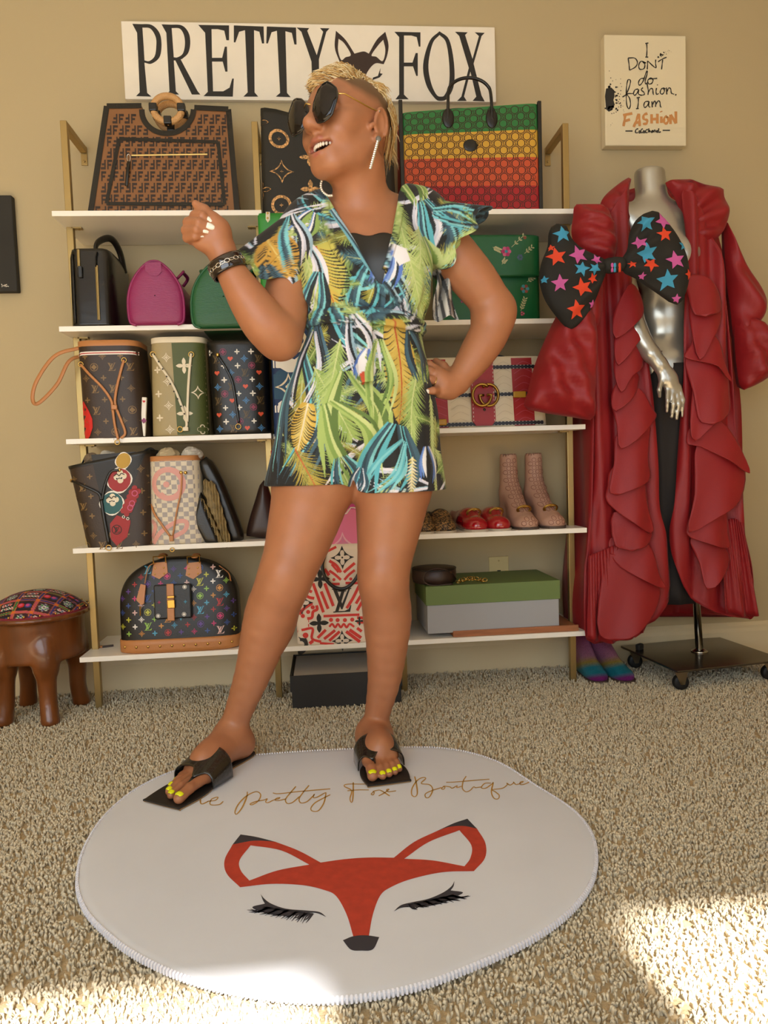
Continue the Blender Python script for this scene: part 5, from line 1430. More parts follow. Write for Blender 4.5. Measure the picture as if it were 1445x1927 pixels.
# red and white graphic tote
t, S, h, w = mid_tote('cream tote with bold red strokes and black letter motif between the legs', 538, 752, 1028, 4, leather('cream_print_canvas', 'ecdcc8', .55), 0, YF=.003, d=.11)
fg = lambda a, b: local(480 + a * .21802, 920 + b * .21802, .003, t)
I_vr = mat('vermilion_ink', 'd8352a', .55); D = Deco(S.front(.0008))
for pts, ww in [([(620, 540), (700, 500)], 6), ([(640, 620), (700, 660), (740, 720)], 7), ([(600, 690), (640, 745)], 7), ([(660, 650), (720, 720)], 5), ([(860, 640), (800, 690), (765, 720)], 7), ([(640, 705), (690, 740), (740, 785)], 6), ([(860, 700), (810, 740), (770, 785)], 6), ([(500, 815), (545, 940), (590, 1065)], 7), ([(570, 885), (600, 960), (630, 1035)], 7), ([(600, 815), (640, 920), (675, 1010)], 7), ([(900, 830), (840, 950), (790, 1030)], 7), ([(925, 900), (870, 990)], 7), ([(930, 960), (880, 1050)], 7), ([(590, 1098), (760, 1090), (900, 1085)], 6), ([(315, 1140), (465, 1140)], 7), ([(315, 1178), (465, 1178)], 7), ([(450, 870), (490, 890)], 7), ([(420, 905), (465, 935), (510, 945)], 7), ([(380, 1085), (420, 1035), (495, 985)], 7), ([(530, 1005), (535, 1040), (500, 1060), (490, 1110), (450, 1120)], 7), ([(400, 1220), (495, 1205), (490, 1290), (570, 1320)], 6), ([(540, 1285), (610, 1215)], 7), ([(595, 1295), (690, 1220)], 7), ([(640, 1310), (730, 1230)], 7), ([(785, 1230), (905, 1320)], 8), ([(815, 1215), (915, 1285)], 8), ([(880, 1200), (920, 1230)], 7), ([(640, 1190), (665, 1165), (690, 1195), (715, 1165), (740, 1195), (765, 1165), (790, 1195), (815, 1165), (855, 1190)], 5), ([(560, 1330), (680, 1340)], 5), ([(470, 1335), (500, 1310)], 8), ([(660, 820), (730, 820)], 6), ([(780, 812), (910, 812)], 6)]:
    for dx_ in (0, .205):
        P_ = [(a + dx_, b) for a, b in (fg(*q) for q in pts)]
        if max(a for a, b in P_) < w / 2 * .95: D.l(P_, ww * .00115 + .0010, I_vr, 5)
for q, s_ in (((680, 783), .010), ((825, 777), .010), ((458, 1062), .013), ((412, 1098), .013), ((497, 1022), .013), ((655, 1130), .013), ((712, 1132), .013), ((775, 1132), .013), ((838, 1128), .013), ((350, 1232), .014), ((435, 1265), .018)): D.g(DOT, *fg(*q), s_, I_vr)
D.done('red_strokes', t)
D = Deco(S.front(.0014)); D.g(LVG, *fg(750, 960), .076, M_black, 0, .80)
for q in ((552, 1158), (560, 778), (900, 1140)): D.g(PET, *fg(*q), .062 if q[0] < 800 else .03, M_black)
for q, s_ in (((752, 592), .075), ((400, 985), .075), ((752, 1310), .068)): D.g([(astro(.5), [polar(lambda a: .07 + .25 * abs(math.cos(2 * a)) ** 1.2, 28)])], *fg(*q), s_, M_black); D.g(DOT, *fg(*q), .006, M_black)
D.g([(circ(.5, 24), [polar(lambda a: .34 * (.6 + .4 * abs(math.cos(2 * a)) ** .8), 24)])], *fg(360, 1345), .07, M_black)
D.done('black_motifs', t)
for k in (0,):
    strap('handle', [S.front(.004)(*fg(600, 570)), S.front(.012)(*fg(580, 660)), S.front(.015)(*fg(610, 770)), S.front(.015)(*fg(690, 845)), S.front(.015)(*fg(780, 850)), S.front(.015)(*fg(860, 780)), S.front(.012)(*fg(920, 660)), S.front(.004)(*fg(920, 570))], .012, .006, L_blk, t, up=(0, -1, 0))
# storage box, wooden tray, round bag
def box_px(pxl, pxr, pyb, YF): return px_x(pxl, pyb, YF), px_x(pxr, pyb, YF)
tr_ = thing('wooden_tray', 'thin reddish wooden tray lying on the bottom board under a lidded box', 'tray', (px_x(975, 1195, .004) , .13, zb))
xl, xr = box_px(853, 1090, 1195, .004); w = xr - xl
M_wd = mat('reddish_wood', '9a5f3a', .45, var=.2, vscale=14, stretch=(1, 12, 12)); tr_.location.x = (xl + xr) / 2
MB().box((0, -.006, .007), (w, .23, .014)).build('tray_board', M_wd, tr_, bevel=.002); MB().box((0, -.118, .010), (w, .008, .020)).build('tray_rim', M_wd, tr_, bevel=.002)
YF = .012; xl, xr = box_px(803, 1052, 1170, YF); w = xr - xl; zt_ = px_z(930, 1100, YF) ; zB = zb + .0145
bx_ = thing('storage_box', 'grey box with an olive green lid on the wooden tray', 'box', ((xl + xr) / 2, YF + .12, zB), (0, 0, .02))
hb = zt_ - zB + .004
MB().box((0, 0, hb * .42), (w, .235, hb * .84)).build('box_body', mat('grey_card', '9fa0a2', .6), bx_, bevel=.0015)
MB().box((0, 0, hb * .80), (w + .008, .243, hb * .40)).build('box_lid', mat('olive_card', '667a42', .6), bx_, bevel=.0015)
rb = thing('round_bag', 'round dark brown leather bag with thin strap and gold chain on the lidded box', 'handbag', (px_x(818, 1110, .08), .085, zB + hb * 1.0 + .0005))
rb.location.z = zB + hb + .0005
MB().lathe([(.060, 0), (.070, .004), (.073, .02), (.072, .044), (.066, .050), (.03, .052)], 40).build('body', L_dbr, rb, smooth=True)
MB().tube([(.0715 * math.cos(a), .0715 * math.sin(a), .047) for a in np.linspace(0, 2 * PI, 41)[:-1]], .002, 6, closed=True).build('piping', L_blk, rb, smooth=True)
strap('strap', [(.066, -.035, .012), (.045, -.068, .040), (.0, -.078, .056), (-.035, -.076, .045), (-.045, -.074, .02), (-.02, -.072, .003), (.05, -.066, .003)], .006, .003, L_dbr, rb)
for k in range(16):
    a = k / 15; c = np.array([.070 + .085 * a, -.055 - .012 * math.sin(a * 7), .006 + .012 * math.sin(PI * (1 - a)) * (1 - a) + .004 * (k % 2)])
    MB().tube([c + rotz(.8 * k) @ rotx(.9 * (k % 2) + .4) @ np.array([.0075 * math.cos(q), .0055 * math.sin(q), 0]) for q in np.linspace(0, 2 * PI, 11)[:-1]], .0016, 5, closed=True).build('chain_link', M_hw, rb, smooth=True)
# open black shoebox on the floor
xl, xr = on_z(548, 1330, .012)[0], on_z(757, 1316, .012)[0]; w = xr - xl; y0 = on_z(650, 1326, .012)[1]
sb = thing('shoebox', 'black shoebox lined with pale tissue on the carpet under the shelf', 'box', ((xl + xr) / 2, y0 + .13, .006))
M_bk = mat('black_card', '24221f', .6); hs = .105
MB().box((0, 0, hs * .46), (w - .008, .25, hs * .92)).build('box_body', M_bk, sb, bevel=.0015)
lid = MB()
for c, d_ in (((0, -.126, hs * .76), (w, .004, hs * .48)), ((0, .126, hs * .76), (w, .004, hs * .48)), ((-w / 2 + .002, 0, hs * .76), (.004, .252, hs * .48)), ((w / 2 - .002, 0, hs * .76), (.004, .252, hs * .48)), ((0, 0, hs * .945), (w - .008, .25, .003))): lid.box(c, d_)
lid.build('box_lid', M_bk, sb)
MB().box((0, 0, hs * .966), (w - .022, .235, .002)).build('pale_panel', mat('pale_grey_card', 'a8a29a', .7), sb)

lt = thing('leather_tag', 'small dark leather tag lying on the bottom board beside the domed bag', 'tag', (px_x(203, 1214, .12), .12, ZS[4] + .0005), (0, 0, .3))
MB().box((0, 0, .0025), (.034, .012, .005)).build('tag_strip', L_dbr, lt, bevel=.001); MB().lathe([(.005, 0), (.005, .006)], 10, (-.02, 0, 0)).build('tag_loop', L_tan, lt)
# ------------------------------------------------------------------ the standing person
M_skin = mat('skin', 'b87850', 0.42, attr='Col', sss=0.12, var=0.06, vscale=22, bump=0.03, scale=260)
def W(px, py, y): return on_y(px, py, y)
TY = -0.45
# head frame (from the photographed face): forward, toward the near ear, up
HO = W(656, 259, -0.50)
tw = CAM - HO; tw /= np.linalg.norm(tw)
rt = CR - tw * (CR @ tw); rt /= np.linalg.norm(rt)
up_ = np.cross(tw, rt)
HF = -.687 * rt + .343 * up_ + .64 * tw
HL = .726 * rt + .297 * up_ + .62 * tw
HU = .022 * rt + .891 * up_ - .454 * tw
HF /= np.linalg.norm(HF); HL -= HF * (HL @ HF); HL /= np.linalg.norm(HL); HU = np.cross(HF, HL) * (1 if np.cross(HF, HL) @ HU > 0 else -1)
HS = 1.12
HR = np.stack([HF, HL, HU], 1)
def Hh(f, l, u): return HO + HS * (f * HF + l * HL + u * HU)
NB = W(688, 398, -0.44)     # neck base

person = thing('person', 'smiling person with short blond hair in a leaf-print romper, one fist raised', 'person', (0.80, -0.45, 0.021))
PO = np.array(person.location)

def torso(v, g=0.0, chest=True):
    sh_l, sh_r = W(575, 430, -.43), W(800, 420, -.42)
    v.ell(W(688, 505, -.445), (.142 + g, .098 + g, .15 + g), .03)             # ribcage
    v.ell(W(690, 610, -.445), (.127 + g, .095 + g, .10 + g), .05)             # waist
    v.ell(W(672, 780, -.44), (.168 + g, .118 + g, .13 + g), .06)              # pelvis
    v.cone(W(640, 408, -.43), sh_l, .045 + g, .052 + g, .05)                  # shoulders
    v.cone(W(738, 402, -.42), sh_r, .045 + g, .052 + g, .05)
    v.ell(W(690, 430, -.43), (.12 + g, .062 + g, .06 + g), .05)
    if chest:
        v.ell(W(628, 505, -.50), (.066 + g, .060 + g, .066 + g), .045)
        v.ell(W(752, 500, -.495), (.066 + g, .060 + g, .066 + g), .045)
    v.ell(W(615, 800, -.395), (.09 + g, .10 + g, .10 + g), .05)
    v.ell(W(745, 800, -.38), (.09 + g, .10 + g, .10 + g), .05)

body = Vol(axis(.335, 1.36, .005, [(.36, 1.12)], .0029), axis(-.70, -.24, .005, [(-.67, -.36)], .0029), axis(.018, 1.74, .005, [(.018, .1), (.90, 1.02), (1.22, 1.74)], .0028))
torso(body)
# legs ------------------------------------------------------------
def leg(pts):
    S = smooth_line([(*W(a, b, y), r) for a, b, y, r in pts], 4)
    for i in range(len(S) - 1): body.cone(S[i][:3], S[i + 1][:3], S[i][3], S[i + 1][3], .03 if i < 4 else .004)
leg([(605, 830, -.43, .094), (585, 930, -.445, .094), (560, 1020, -.46, .078), (537, 1085, -.475, .064), (508, 1160, -.455, .063), (480, 1255, -.44, .047), (447, 1345, -.425, .034), (432, 1392, -.425, .034)])
leg([(742, 830, -.42, .092), (738, 930, -.43, .092), (728, 1020, -.44, .074), (721, 1085, -.45, .062), (729, 1165, -.43, .060), (724, 1270, -.41, .044), (709, 1350, -.395, .032), (707, 1392, -.395, .034)])
body.ell(W(535, 1090, -.495), (.042, .036, .05), .05); body.ell(W(722, 1090, -.475), (.040, .034, .048), .05)
body.ell(W(536, 1078, -.525), (.024, .016, .028), .022); body.ell(W(722, 1078, -.500), (.023, .015, .027), .022)
body.ell(W(518, 1150, -.42), (.052, .055, .09), .03); body.ell(W(727, 1150, -.395), (.052, .055, .09), .03)
# feet ------------------------------------------------------------
SOLE = MZ + .008
def foot(heel, ankle, toes, rads, arch_c):
    heel = np.array(heel); 
    body.ell(heel + [0, 0, .028], (.031, .031, .032), .02)
    body.cone(heel + [0, 0, .03], ankle, .03, .033, .03)
    ball_c = np.mean([t for t in toes], 0)
    d = ball_c - heel; d[2] = 0; Lf = np.linalg.norm(d); d /= Lf; sd = np.array([-d[1], d[0], 0])
    mid = heel + d * Lf * .45
    body.cone(heel + [0, 0, .03], mid + [0, 0, .034], .030, .033, .02)
    body.cone(ankle, mid + d * .03 + [0, 0, .04], .033, .026, .03)
    body.cone(ankle + d * .01, heel + d * Lf * .55 + [0, 0, .03], .03, .028, .03)
    ends = []
    for k, (t, r) in enumerate(zip(toes, rads)):
        t = np.array(t, float)
        base = heel + d * Lf * (.70 - .02 * k) + sd * ((t - heel) @ sd) * .86 + [0, 0, .019]
        body.cone(mid + sd * ((t - heel) @ sd) * .5 + [0, 0, .026], base, .024, .017, .015)
        tm = (base * .35 + t * .65); tm[2] += .004
        body.chain([base, tm, t], [r * 1.1, r * .92, r], .006)
        ends.append((tm, t, r))
    return ends, d, sd
def tz(px, py, h): return on_z(px, py, SOLE + h)
L_heel = on_z(452, 1420, SOLE); R_heel = on_z(697, 1402, SOLE)
L_toes = [tz(337, 1502, .011), tz(322, 1496, .009), tz(318, 1489, .0085), tz(322, 1480, .008), tz(332, 1470, .0075)]
R_toes = [tz(701, 1460, .011), tz(720, 1460, .009), tz(732, 1456, .0085), tz(743, 1452, .008), tz(751, 1447, .0075)]
TR = [.0125, .0092, .0088, .0084, .0078]
L_ends, L_d, L_s = foot(L_heel, W(437, 1385, -.425), L_toes, TR, 0)
R_ends, R_d, R_s = foot(R_heel, W(707, 1385, -.395), R_toes, TR, 0)
# arms --------------------------------------------------------------
def limb(pts, k=.02):
    S = smooth_line([(*W(a, b, y), r) for a, b, y, r in pts], 4)
    for i in range(len(S) - 1): body.cone(S[i][:3], S[i + 1][:3], S[i][3], S[i + 1][3], k if i < 3 else .004)
limb([(575, 430, -.43, .055), (550, 510, -.445, .055), (536, 590, -.475, .054), (529, 634, -.495, .048)], .03)
limb([(527, 632, -.50, .048), (502, 612, -.515, .053), (470, 568, -.525, .046), (440, 520, -.53, .035), (424, 490, -.53, .0305), (415, 468, -.53, .031)], .012)
body.ell(W(526, 652, -.49), (.034, .034, .028), .03)
limb([(800, 420, -.42, .056), (845, 470, -.41, .058), (895, 530, -.395, .056), (930, 578, -.385, .047)], .03)
limb([(930, 580, -.385, .047), (922, 622, -.39, .050), (896, 668, -.40, .044), (872, 702, -.41, .034), (858, 720, -.415, .030)], .02)
body.ell(W(938, 585, -.375), (.036, .034, .036), .03)
# neck and shoulders blend
body.cone(NB + [0, .01, -.03], Hh(-.035, 0, -.045), .058, .058, .03)
body.cone(NB + [.0, -.012, -.02], Hh(.0, 0, -.06), .040, .048, .03)
body.cone(NB + [-.05, -.03, -.035], W(612, 395, -.43), .012, .012, .03)
body.cone(NB + [.03, -.03, -.04], W(775, 392, -.42), .012, .012, .03)
body.cone(Hh(-.03, .045, -.05), NB + [-.03, -.045, -.03], .013, .011, .02)
# head ----------------------------------------------------------------
def he(c, r, k=.02, mode='u', R=None):
    body.ell(Hh(*c), np.array(r) * HS, k * HS, HR if R is None else HR @ R, mode)
def hc(a, b, ra, rb, k=.012, mode='u'): body.cone(Hh(*a), Hh(*b), ra * HS, rb * HS, k * HS, mode)
he((-.012, 0, .040), (.100, .074, .080))
he((.036, 0, .010), (.058, .062, .076), .03)
he((.025, 0, -.044), (.054, .053, .045), .03)
he((.066, 0, -.083), (.018, .020, .014), .03)
for s_ in (-1, 1):
    hc((-.002, s_ * .056, -.030), (.060, s_ * .022, -.078), .014, .014, .03)
    he((.064, s_ * .037, -.022), (.022, .022, .020), .022)      # lifted cheek
    he((.052, s_ * .050, .002), (.02, .014, .012), .02)         # cheek bone
    hc((.084, s_ * .008, .037), (.066, s_ * .046, .036), .009, .008, .018)
    he((.080, s_ * .032, .016), (.010, .017, .012), .006, 's')   # eye hollow
    he((.074, s_ * .032, .016), (.014, .015, .013), .004)
    he((.098, s_ * .0135, -.019), (.0105, .0075, .0075), .006)   # nose wing
    he((.101, s_ * .0075, -.0265), (.0055, .0038, .004), .002, 's')  # nostril
    # ear
    Re = rotx(s_ * -.15) @ roty(.18)
    he((-.010, s_ * .078, .004), (.017, .0065, .030), .005, 'u', Re)
    he((-.006, s_ * .0835, .004), (.0095, .004, .015), .004, 's', Re)
    he((-.002, s_ * .078, -.026), (.009, .005, .009), .006)
    for a0, a1 in zip(range(0, 9), range(1, 10)):
        t0, t1 = -.9 + a0 * .36, -.9 + a1 * .36
        hc((-.010 - .0155 * math.sin(t0), s_ * .0835, .005 + .028 * math.cos(t0)), (-.010 - .0155 * math.sin(t1), s_ * .0835, .005 + .028 * math.cos(t1)), .0032, .0032, .003)
    hc((.012, s_ * .073, -.006), (.010, s_ * .076, -.002), .005, .004, .006)  # tragus
hc((.088, 0, .026), (.110, 0, -.010), .0085, .0115, .014)
he((.111, 0, -.015), (.0125, .0125, .0105), .008)
hc((.100, 0, -.024), (.090, 0, -.036), .004, .005, .008)
# mouth: open smile
UL = [(.070, -.031, -.043), (.084, -.020, -.0405), (.0925, -.008, -.0395), (.0935, 0, -.041), (.0925, .008, -.0395), (.084, .020, -.0405), (.070, .031, -.043)]
LLp = [(.070, -.030, -.046), (.080, -.019, -.061), (.0875, -.008, -.0675), (.0885, 0, -.068), (.0875, .008, -.0675), (.080, .019, -.061), (.070, .030, -.046)]
he((.074, 0, -.052), (.018, .028, .020), .02)
he((.088, 0, -.0535), (.019, .026, .0105), .004, 's')
he((.080, .019, -.0495), (.014, .013, .0075), .003, 's'); he((.080, -.019, -.0495), (.014, .013, .0075), .003, 's')
for q, r in ((UL, .0045), (LLp, .005)):
    rr = [r * .6, r * .95, r, r * .9, r, r * .95, r * .6]
    for i in range(6): hc(q[i], q[i + 1], rr[i], rr[i + 1], .004)
# raised fist (palm side to the camera) ----------------------------------
HY = -.535
def wp(c): return W(330 + c[0] * .17643, 360 + c[1] * .17643, HY + c[2])
def hand(palm, fingers, thumb):
    for i in range(len(palm) - 1):
        body.cone(palm[i][0], palm[i + 1][0], palm[i][1], palm[i + 1][1], .012)
    for pts, rad in fingers: body.chain(pts, rad, .0035)
    body.chain(*thumb, .008)
wr = W(415, 468, -.53)
body.cone(wr, wp((400, 470, .0)), .030, .030, .015)
body.cone(wp((400, 470, .01)), wp((250, 360, .02)), .034, .028, .015)
body.cone(wp((380, 520, .005)), wp((190, 470, .02)), .028, .022, .015)
body.cone(wp((450, 430, .0)), wp((330, 290, .02)), .030, .022, .015)
body.ell(wp((430, 420, -.012)), (.026, .020, .030), .015)        # thumb mound
body.ell(wp((300, 540, -.008)), (.026, .018, .018), .015)
fing = []
for mcp, pip, dip, tip, r in [((300, 265, .03), (205, 262, -.012), (290, 262, -.036), (352, 312, -.030), .0098),
                              ((225, 300, .035), (135, 335, -.012), (250, 335, -.040), (362, 380, -.032), .0105),
                              ((200, 380, .035), (115, 418, -.012), (225, 412, -.038), (318, 424, -.030), .0102),
                              ((200, 450, .03), (125, 500, -.008), (210, 485, -.032), (288, 470, -.026), .0090)]:
    P = [wp(c) for c in (mcp, pip, dip, tip)]
    body.chain(P, [r * 1.25, r * 1.12, r, r * .86], .003)
    fing.append((P[2], P[3], r))
thP = [wp(c) for c in ((455, 400, -.005), (400, 300, -.018), (305, 205, -.020), (215, 135, -.018))]
body.chain(thP, [.019, .0145, .0125, .0085], .008)
# hand on the hip --------------------------------------------------------
def hp(c): return W(770 + c[0] * .09, 640 + c[1] * .09, -.425 + c[2])
body.cone(W(858, 720, -.415), hp((720, 940, -.01)), .029, .026, .015)
body.cone(hp((850, 960, 0)), hp((620, 760, -.01)), .024, .019, .015)
body.cone(hp((850, 1080, 0)), hp((650, 1080, -.02)), .020, .016, .015)
body.cone(hp((760, 900, 0)), hp((560, 640, 0)), .020, .014, .015)
hipf = []
for base, m1, tip, r in [((560, 610, .0), (400, 500, .0), (190, 440, .035), .0095), ((590, 740, -.01), (420, 640, -.016), (200, 640, .012), .0102),
                         ((600, 900, -.015), (430, 820, -.026), (210, 830, .0), .0098), ((650, 1060, -.02), (500, 1060, -.052), (340, 1072, -.058), .0086)]:
    P = [hp(c) for c in (base, m1, tip)]
    body.chain(P, [r * 1.2, r * 1.05, r * .85], .004)
    hipf.append((P[1], P[2], r))
body.chain([hp((850, 800, .01)), hp((700, 560, .03)), hp((560, 450, .045))], [.018, .013, .010], .008)
V, F = body.mesh()
V = relax(V, F, 1, .4)
# colour: skin, lips, close-cropped sides, palm
loc = (V - HO) @ HR / HS
colr = np.repeat(np.array([srgb('a9704e')]), len(V), 0)
def blend(c, w): colr[:] = colr * (1 - w[:, None]) + np.array(srgb(c)) * w[:, None]
def near(ptsl, r):
    d = np.full(len(V), 9.0)
    for a, b in zip(ptsl[:-1], ptsl[1:]):
        a = np.array(a); b = np.array(b); t = np.clip(((loc - a) @ (b - a)) / ((b - a) @ (b - a)), 0, 1)
        d = np.minimum(d, np.linalg.norm(loc - a - t[:, None] * (b - a), axis=1))
    return np.clip((r - d) / .0012 + .5, 0, 1)
hd = (np.abs(loc) < .2).all(1)
blend('a85f50', np.maximum(near(UL, .0055), near(LLp, .0062)) * hd * (loc[:, 0] > .06))
blend('3a1511', ((np.abs(loc[:, 1]) < .026) & (np.abs(loc[:, 2] + .0535) < .0085) & (loc[:, 0] > .05) & (loc[:, 0] < .0855) & hd).astype(float) * (1 - np.maximum(near(UL, .005), near(LLp, .0055))))
side = np.clip((loc[:, 2] - (.044 + .25 * np.clip(loc[:, 0] - .02, 0, 1) + 0.9 * np.clip(loc[:, 0] - .05, 0, 1) - .9 * np.clip(-loc[:, 0] - .01, 0, .09))) / .02, 0, 1) * hd * (loc[:, 0] < .066)
blend('5e4429', side * .9)
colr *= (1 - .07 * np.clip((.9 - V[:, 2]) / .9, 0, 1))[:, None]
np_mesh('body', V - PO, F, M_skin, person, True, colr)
# teeth
tee = MB()
for k in range(-5, 6):
    t = k / 5 * .95
    w_ = .0042 if abs(k) > 1 else .0048
    c = Hh(.0865 - .020 * t * t, t * .029, -.0475 - .001 * (1 - abs(t)) + .0025 * t * t)
    tee.ball(c - PO, np.array([.003, w_ * .78, .0052 - .0014 * abs(t)]) * HS, 7, HR @ rotz(-t * .9))
tee.build('teeth', mat('tooth_enamel', 'efe4d0', 0.25), person, smooth=True, kind='stuff')
# nails
M_nail = mat('white_nail_polish', 'f6efe4', 0.15, coat=0.6); M_toenail = mat('yellow_nail_polish', 'e6ee10', 0.25, coat=0.5)
def nail(a, b, r, m, out, wid=.72, ln=.011, ext=.004, name='fingernail'):
    a = np.array(a); b = np.array(b); d = b - a; d /= np.linalg.norm(d)
    o = np.array(out, float); o -= d * (o @ d); o /= np.linalg.norm(o); s_ = np.cross(d, o)
    mb = MB()
    V_, F_ = [], []
    for i in range(7):
        u = i / 6
        ww = r * wid * (1 - .35 * max(0, u - .6) / .4) * (0.8 + .2 * min(1, u * 4))
        for j in range(5):
            v = j / 2 - 1
            p = b + d * (-ln * .65 + (ln + ext) * u) + s_ * ww * v + o * (r * (.98 - .22 * v * v) + .0006)
            V_.append(p - PO)
    for i in range(6):
        for j in range(4):
            F_.append((i * 5 + j, i * 5 + j + 1, (i + 1) * 5 + j + 1, (i + 1) * 5 + j))
    mb.add(V_, F_)
    mb.build(name, m, person, smooth=True, solid=.0012)
tc_ = -ray(390, 430)
for a, b, r in fing: nail(a, b, r * .86, M_nail, tc_ + [0.0, -.2, .3], .8, .012, .006)
nail(hipf[3][0], hipf[3][1], hipf[3][2] * .85, M_nail, tc_, .85, .010, .004)
for e in (L_ends, R_ends):
    for a, b, r in e: nail(a, b + [0, 0, .0005], r, M_toenail, (0, -.35, 1), .78, .010, .002, 'toenail')
# ------------------------------------------------------------------ leaf print canvas (front-projected cloth coordinates)
class Canvas:
    def __init__(s, x0, x1, z0, z1, res, bg):
        s.x0, s.z0, s.res = x0, z0, res
        s.a = np.zeros((int((z1 - z0) / res), int((x1 - x0) / res), 3)); s.a[:] = srgb(bg)
    def poly(s, P, c, al=1.0):
        P = (np.array(P) - [s.x0, s.z0]) / s.res
        H_, W_ = s.a.shape[:2]
        i0, i1 = max(0, int(P[:, 0].min())), min(W_, int(P[:, 0].max()) + 2)
        j0, j1 = max(0, int(P[:, 1].min())), min(H_, int(P[:, 1].max()) + 2)
        if i1 <= i0 or j1 <= j0: return
        X, Y = np.meshgrid(np.arange(i0, i1) + .5, np.arange(j0, j1) + .5)
        ins = np.zeros(X.shape, bool)
        Q = np.roll(P, -1, 0)
        for (ax_, ay_), (bx_, by_) in zip(P, Q):
            if ay_ == by_: continue
            cr = (ay_ > Y) != (by_ > Y)
            ins ^= cr & (X < (bx_ - ax_) * (Y - ay_) / (by_ - ay_) + ax_)
        blk = s.a[j0:j1, i0:i1]
        blk[ins] = blk[ins] * (1 - al) + np.array(srgb(c) if isinstance(c, str) else c) * al
    def brush(s, P, w, c, al=1.0):
        """tapered stroke along points P with widths w"""
        P = np.array(P, float); T_ = np.gradient(P, axis=0); T_ /= np.linalg.norm(T_, axis=1)[:, None] + 1e-9
        Nn = np.stack([-T_[:, 1], T_[:, 0]], 1) * (np.array(w)[:, None] / 2)
        s.poly(np.concatenate([P + Nn, (P - Nn)[::-1]]), c, al)
    def sample(s, u, v):
        i = (u - s.x0) / s.res - .5; j = (v - s.z0) / s.res - .5
        H_, W_ = s.a.shape[:2]
        i = np.clip(i, 0, W_ - 1.001); j = np.clip(j, 0, H_ - 1.001)
        a, b = i.astype(int), j.astype(int); fx_, fy_ = (i - a)[:, None], (j - b)[:, None]
        A = s.a
        return (A[b, a] * (1 - fx_) + A[b, a + 1] * fx_) * (1 - fy_) + (A[b + 1, a] * (1 - fx_) + A[b + 1, a + 1] * fx_) * fy_

LP = Canvas(.40, 1.36, .60, 1.52, .0007, '17191b')
def pz(px, py):
    p = W(px, py, -.52); return np.array([p[0], p[2]])
def mixc(a, b, t): return tuple(np.array(srgb(a)) * (1 - t) + np.array(srgb(b)) * t)
def palm(p0, p1, wid, n=22, ang=.75, cols=('a9c468', '7d9f45'), rib='c9d58d', bend=0.0, fill=.62, ribw=3.0, droop=.35, solid=None):
    """pinnate leaf from base p0 to tip p1 (photo pixels); wid = half width px"""
    a, b = pz(*p0), pz(*p1); d = b - a; L_ = np.linalg.norm(d); d /= L_; nn = np.array([-d[1], d[0]])
    pxm = .00131
    def mid(t): return a + d * L_ * t + nn * bend * L_ * math.sin(PI * t)
    if solid:
        pts = [mid(t) + nn * wid * pxm * math.sin(PI * min(1, .12 + .88 * t)) ** .7 for t in np.linspace(0, 1, 16)] + \
              [mid(t) - nn * wid * pxm * math.sin(PI * min(1, .12 + .88 * t)) ** .7 for t in np.linspace(1, 0, 16)]
        LP.poly(pts, solid)
    for k in range(n):
        t = .04 + .93 * k / n
        w_ = wid * pxm * math.sin(PI * (.16 + .8 * t)) ** .8
        for s_ in (-1, 1):
            an = ang * (1 - .25 * t) + random.uniform(-.05, .05)
            e = d * math.cos(an) + nn * s_ * math.sin(an)
            q0 = mid(t); q2 = q0 + e * w_ * random.uniform(.9, 1.08)
            q1 = (q0 + q2) / 2 + d * w_ * droop * .25
            th = L_ / n * fill
            sm = smooth_line([q0, q1, q2], 3)
            LP.brush(sm, np.linspace(th, th * .15, len(sm)) * [.8, 1, 1.1, 1.1, 1, .9, .4][:len(sm)], mixc(cols[0], cols[1], random.random()))
    mm_ = np.array([mid(t) for t in np.linspace(0, 1, 14)])
    LP.brush(mm_, np.linspace(ribw, ribw * .4, 14) * pxm, rib)
def banana(p0, p1, wid, cols=('c9a32b', 'e0b93a'), dark='1d1f1c', rib='c2521f', bend=0.0, n=16):
    palm(p0, p1, wid, n, 1.0, cols, rib, bend, .95, 3.2, .5, solid=cols[0])
    a, b = pz(*p0), pz(*p1); d = b - a; L_ = np.linalg.norm(d); d /= L_; nn = np.array([-d[1], d[0]]); pxm = .00131
    for k in range(n):
        t = .06 + .9 * k / n
        m_ = a + d * L_ * t + nn * bend * L_ * math.sin(PI * t)
        for s_ in (-1, 1):
            if random.random() < .25: continue
            w_ = wid * pxm * math.sin(PI * (.16 + .8 * t)) ** .8
            e = d * .45 + nn * s_ * .9
            q = smooth_line([m_ + e * w_ * .18, m_ + e * w_ * .65 + d * .004, m_ + e * w_ * 1.15], 3)
            LP.brush(q, np.linspace(.0008, .0042, len(q)), dark)
def blades(p0, p1, spread, n, cols, w=5, bend=.15):
    a, b = pz(*p0), pz(*p1); d = b - a; nn = np.array([-d[1], d[0]])
    for k in range(n):
        o = (k / (n - 1) - .5)
        q0 = a + nn * o * spread * .35; q2 = b + nn * o * spread + d * random.uniform(-.12, .1)
        q1 = (q0 + q2) / 2 + nn * bend * (1 if o >= 0 else -.4)
        sm = smooth_line([q0, q1, q2], 5)
        LP.brush(sm, np.sin(np.linspace(.25, PI - .08, len(sm))) * w * .00131 * random.uniform(.7, 1.25), cols[k % len(cols)])
TEAL = ['58bccd', '2f4a5c', '3b6175', '7fd3dc', '22303a']; SLATE = ['2f4a5c', '3b6175', '22303a', '466f86']
GRN = ['a9c468', '86a84e', 'c9d98a', '5f7f3a']; WHT = ['e6e3ee', 'cfd3e6', '20242c', '9fc4d8']
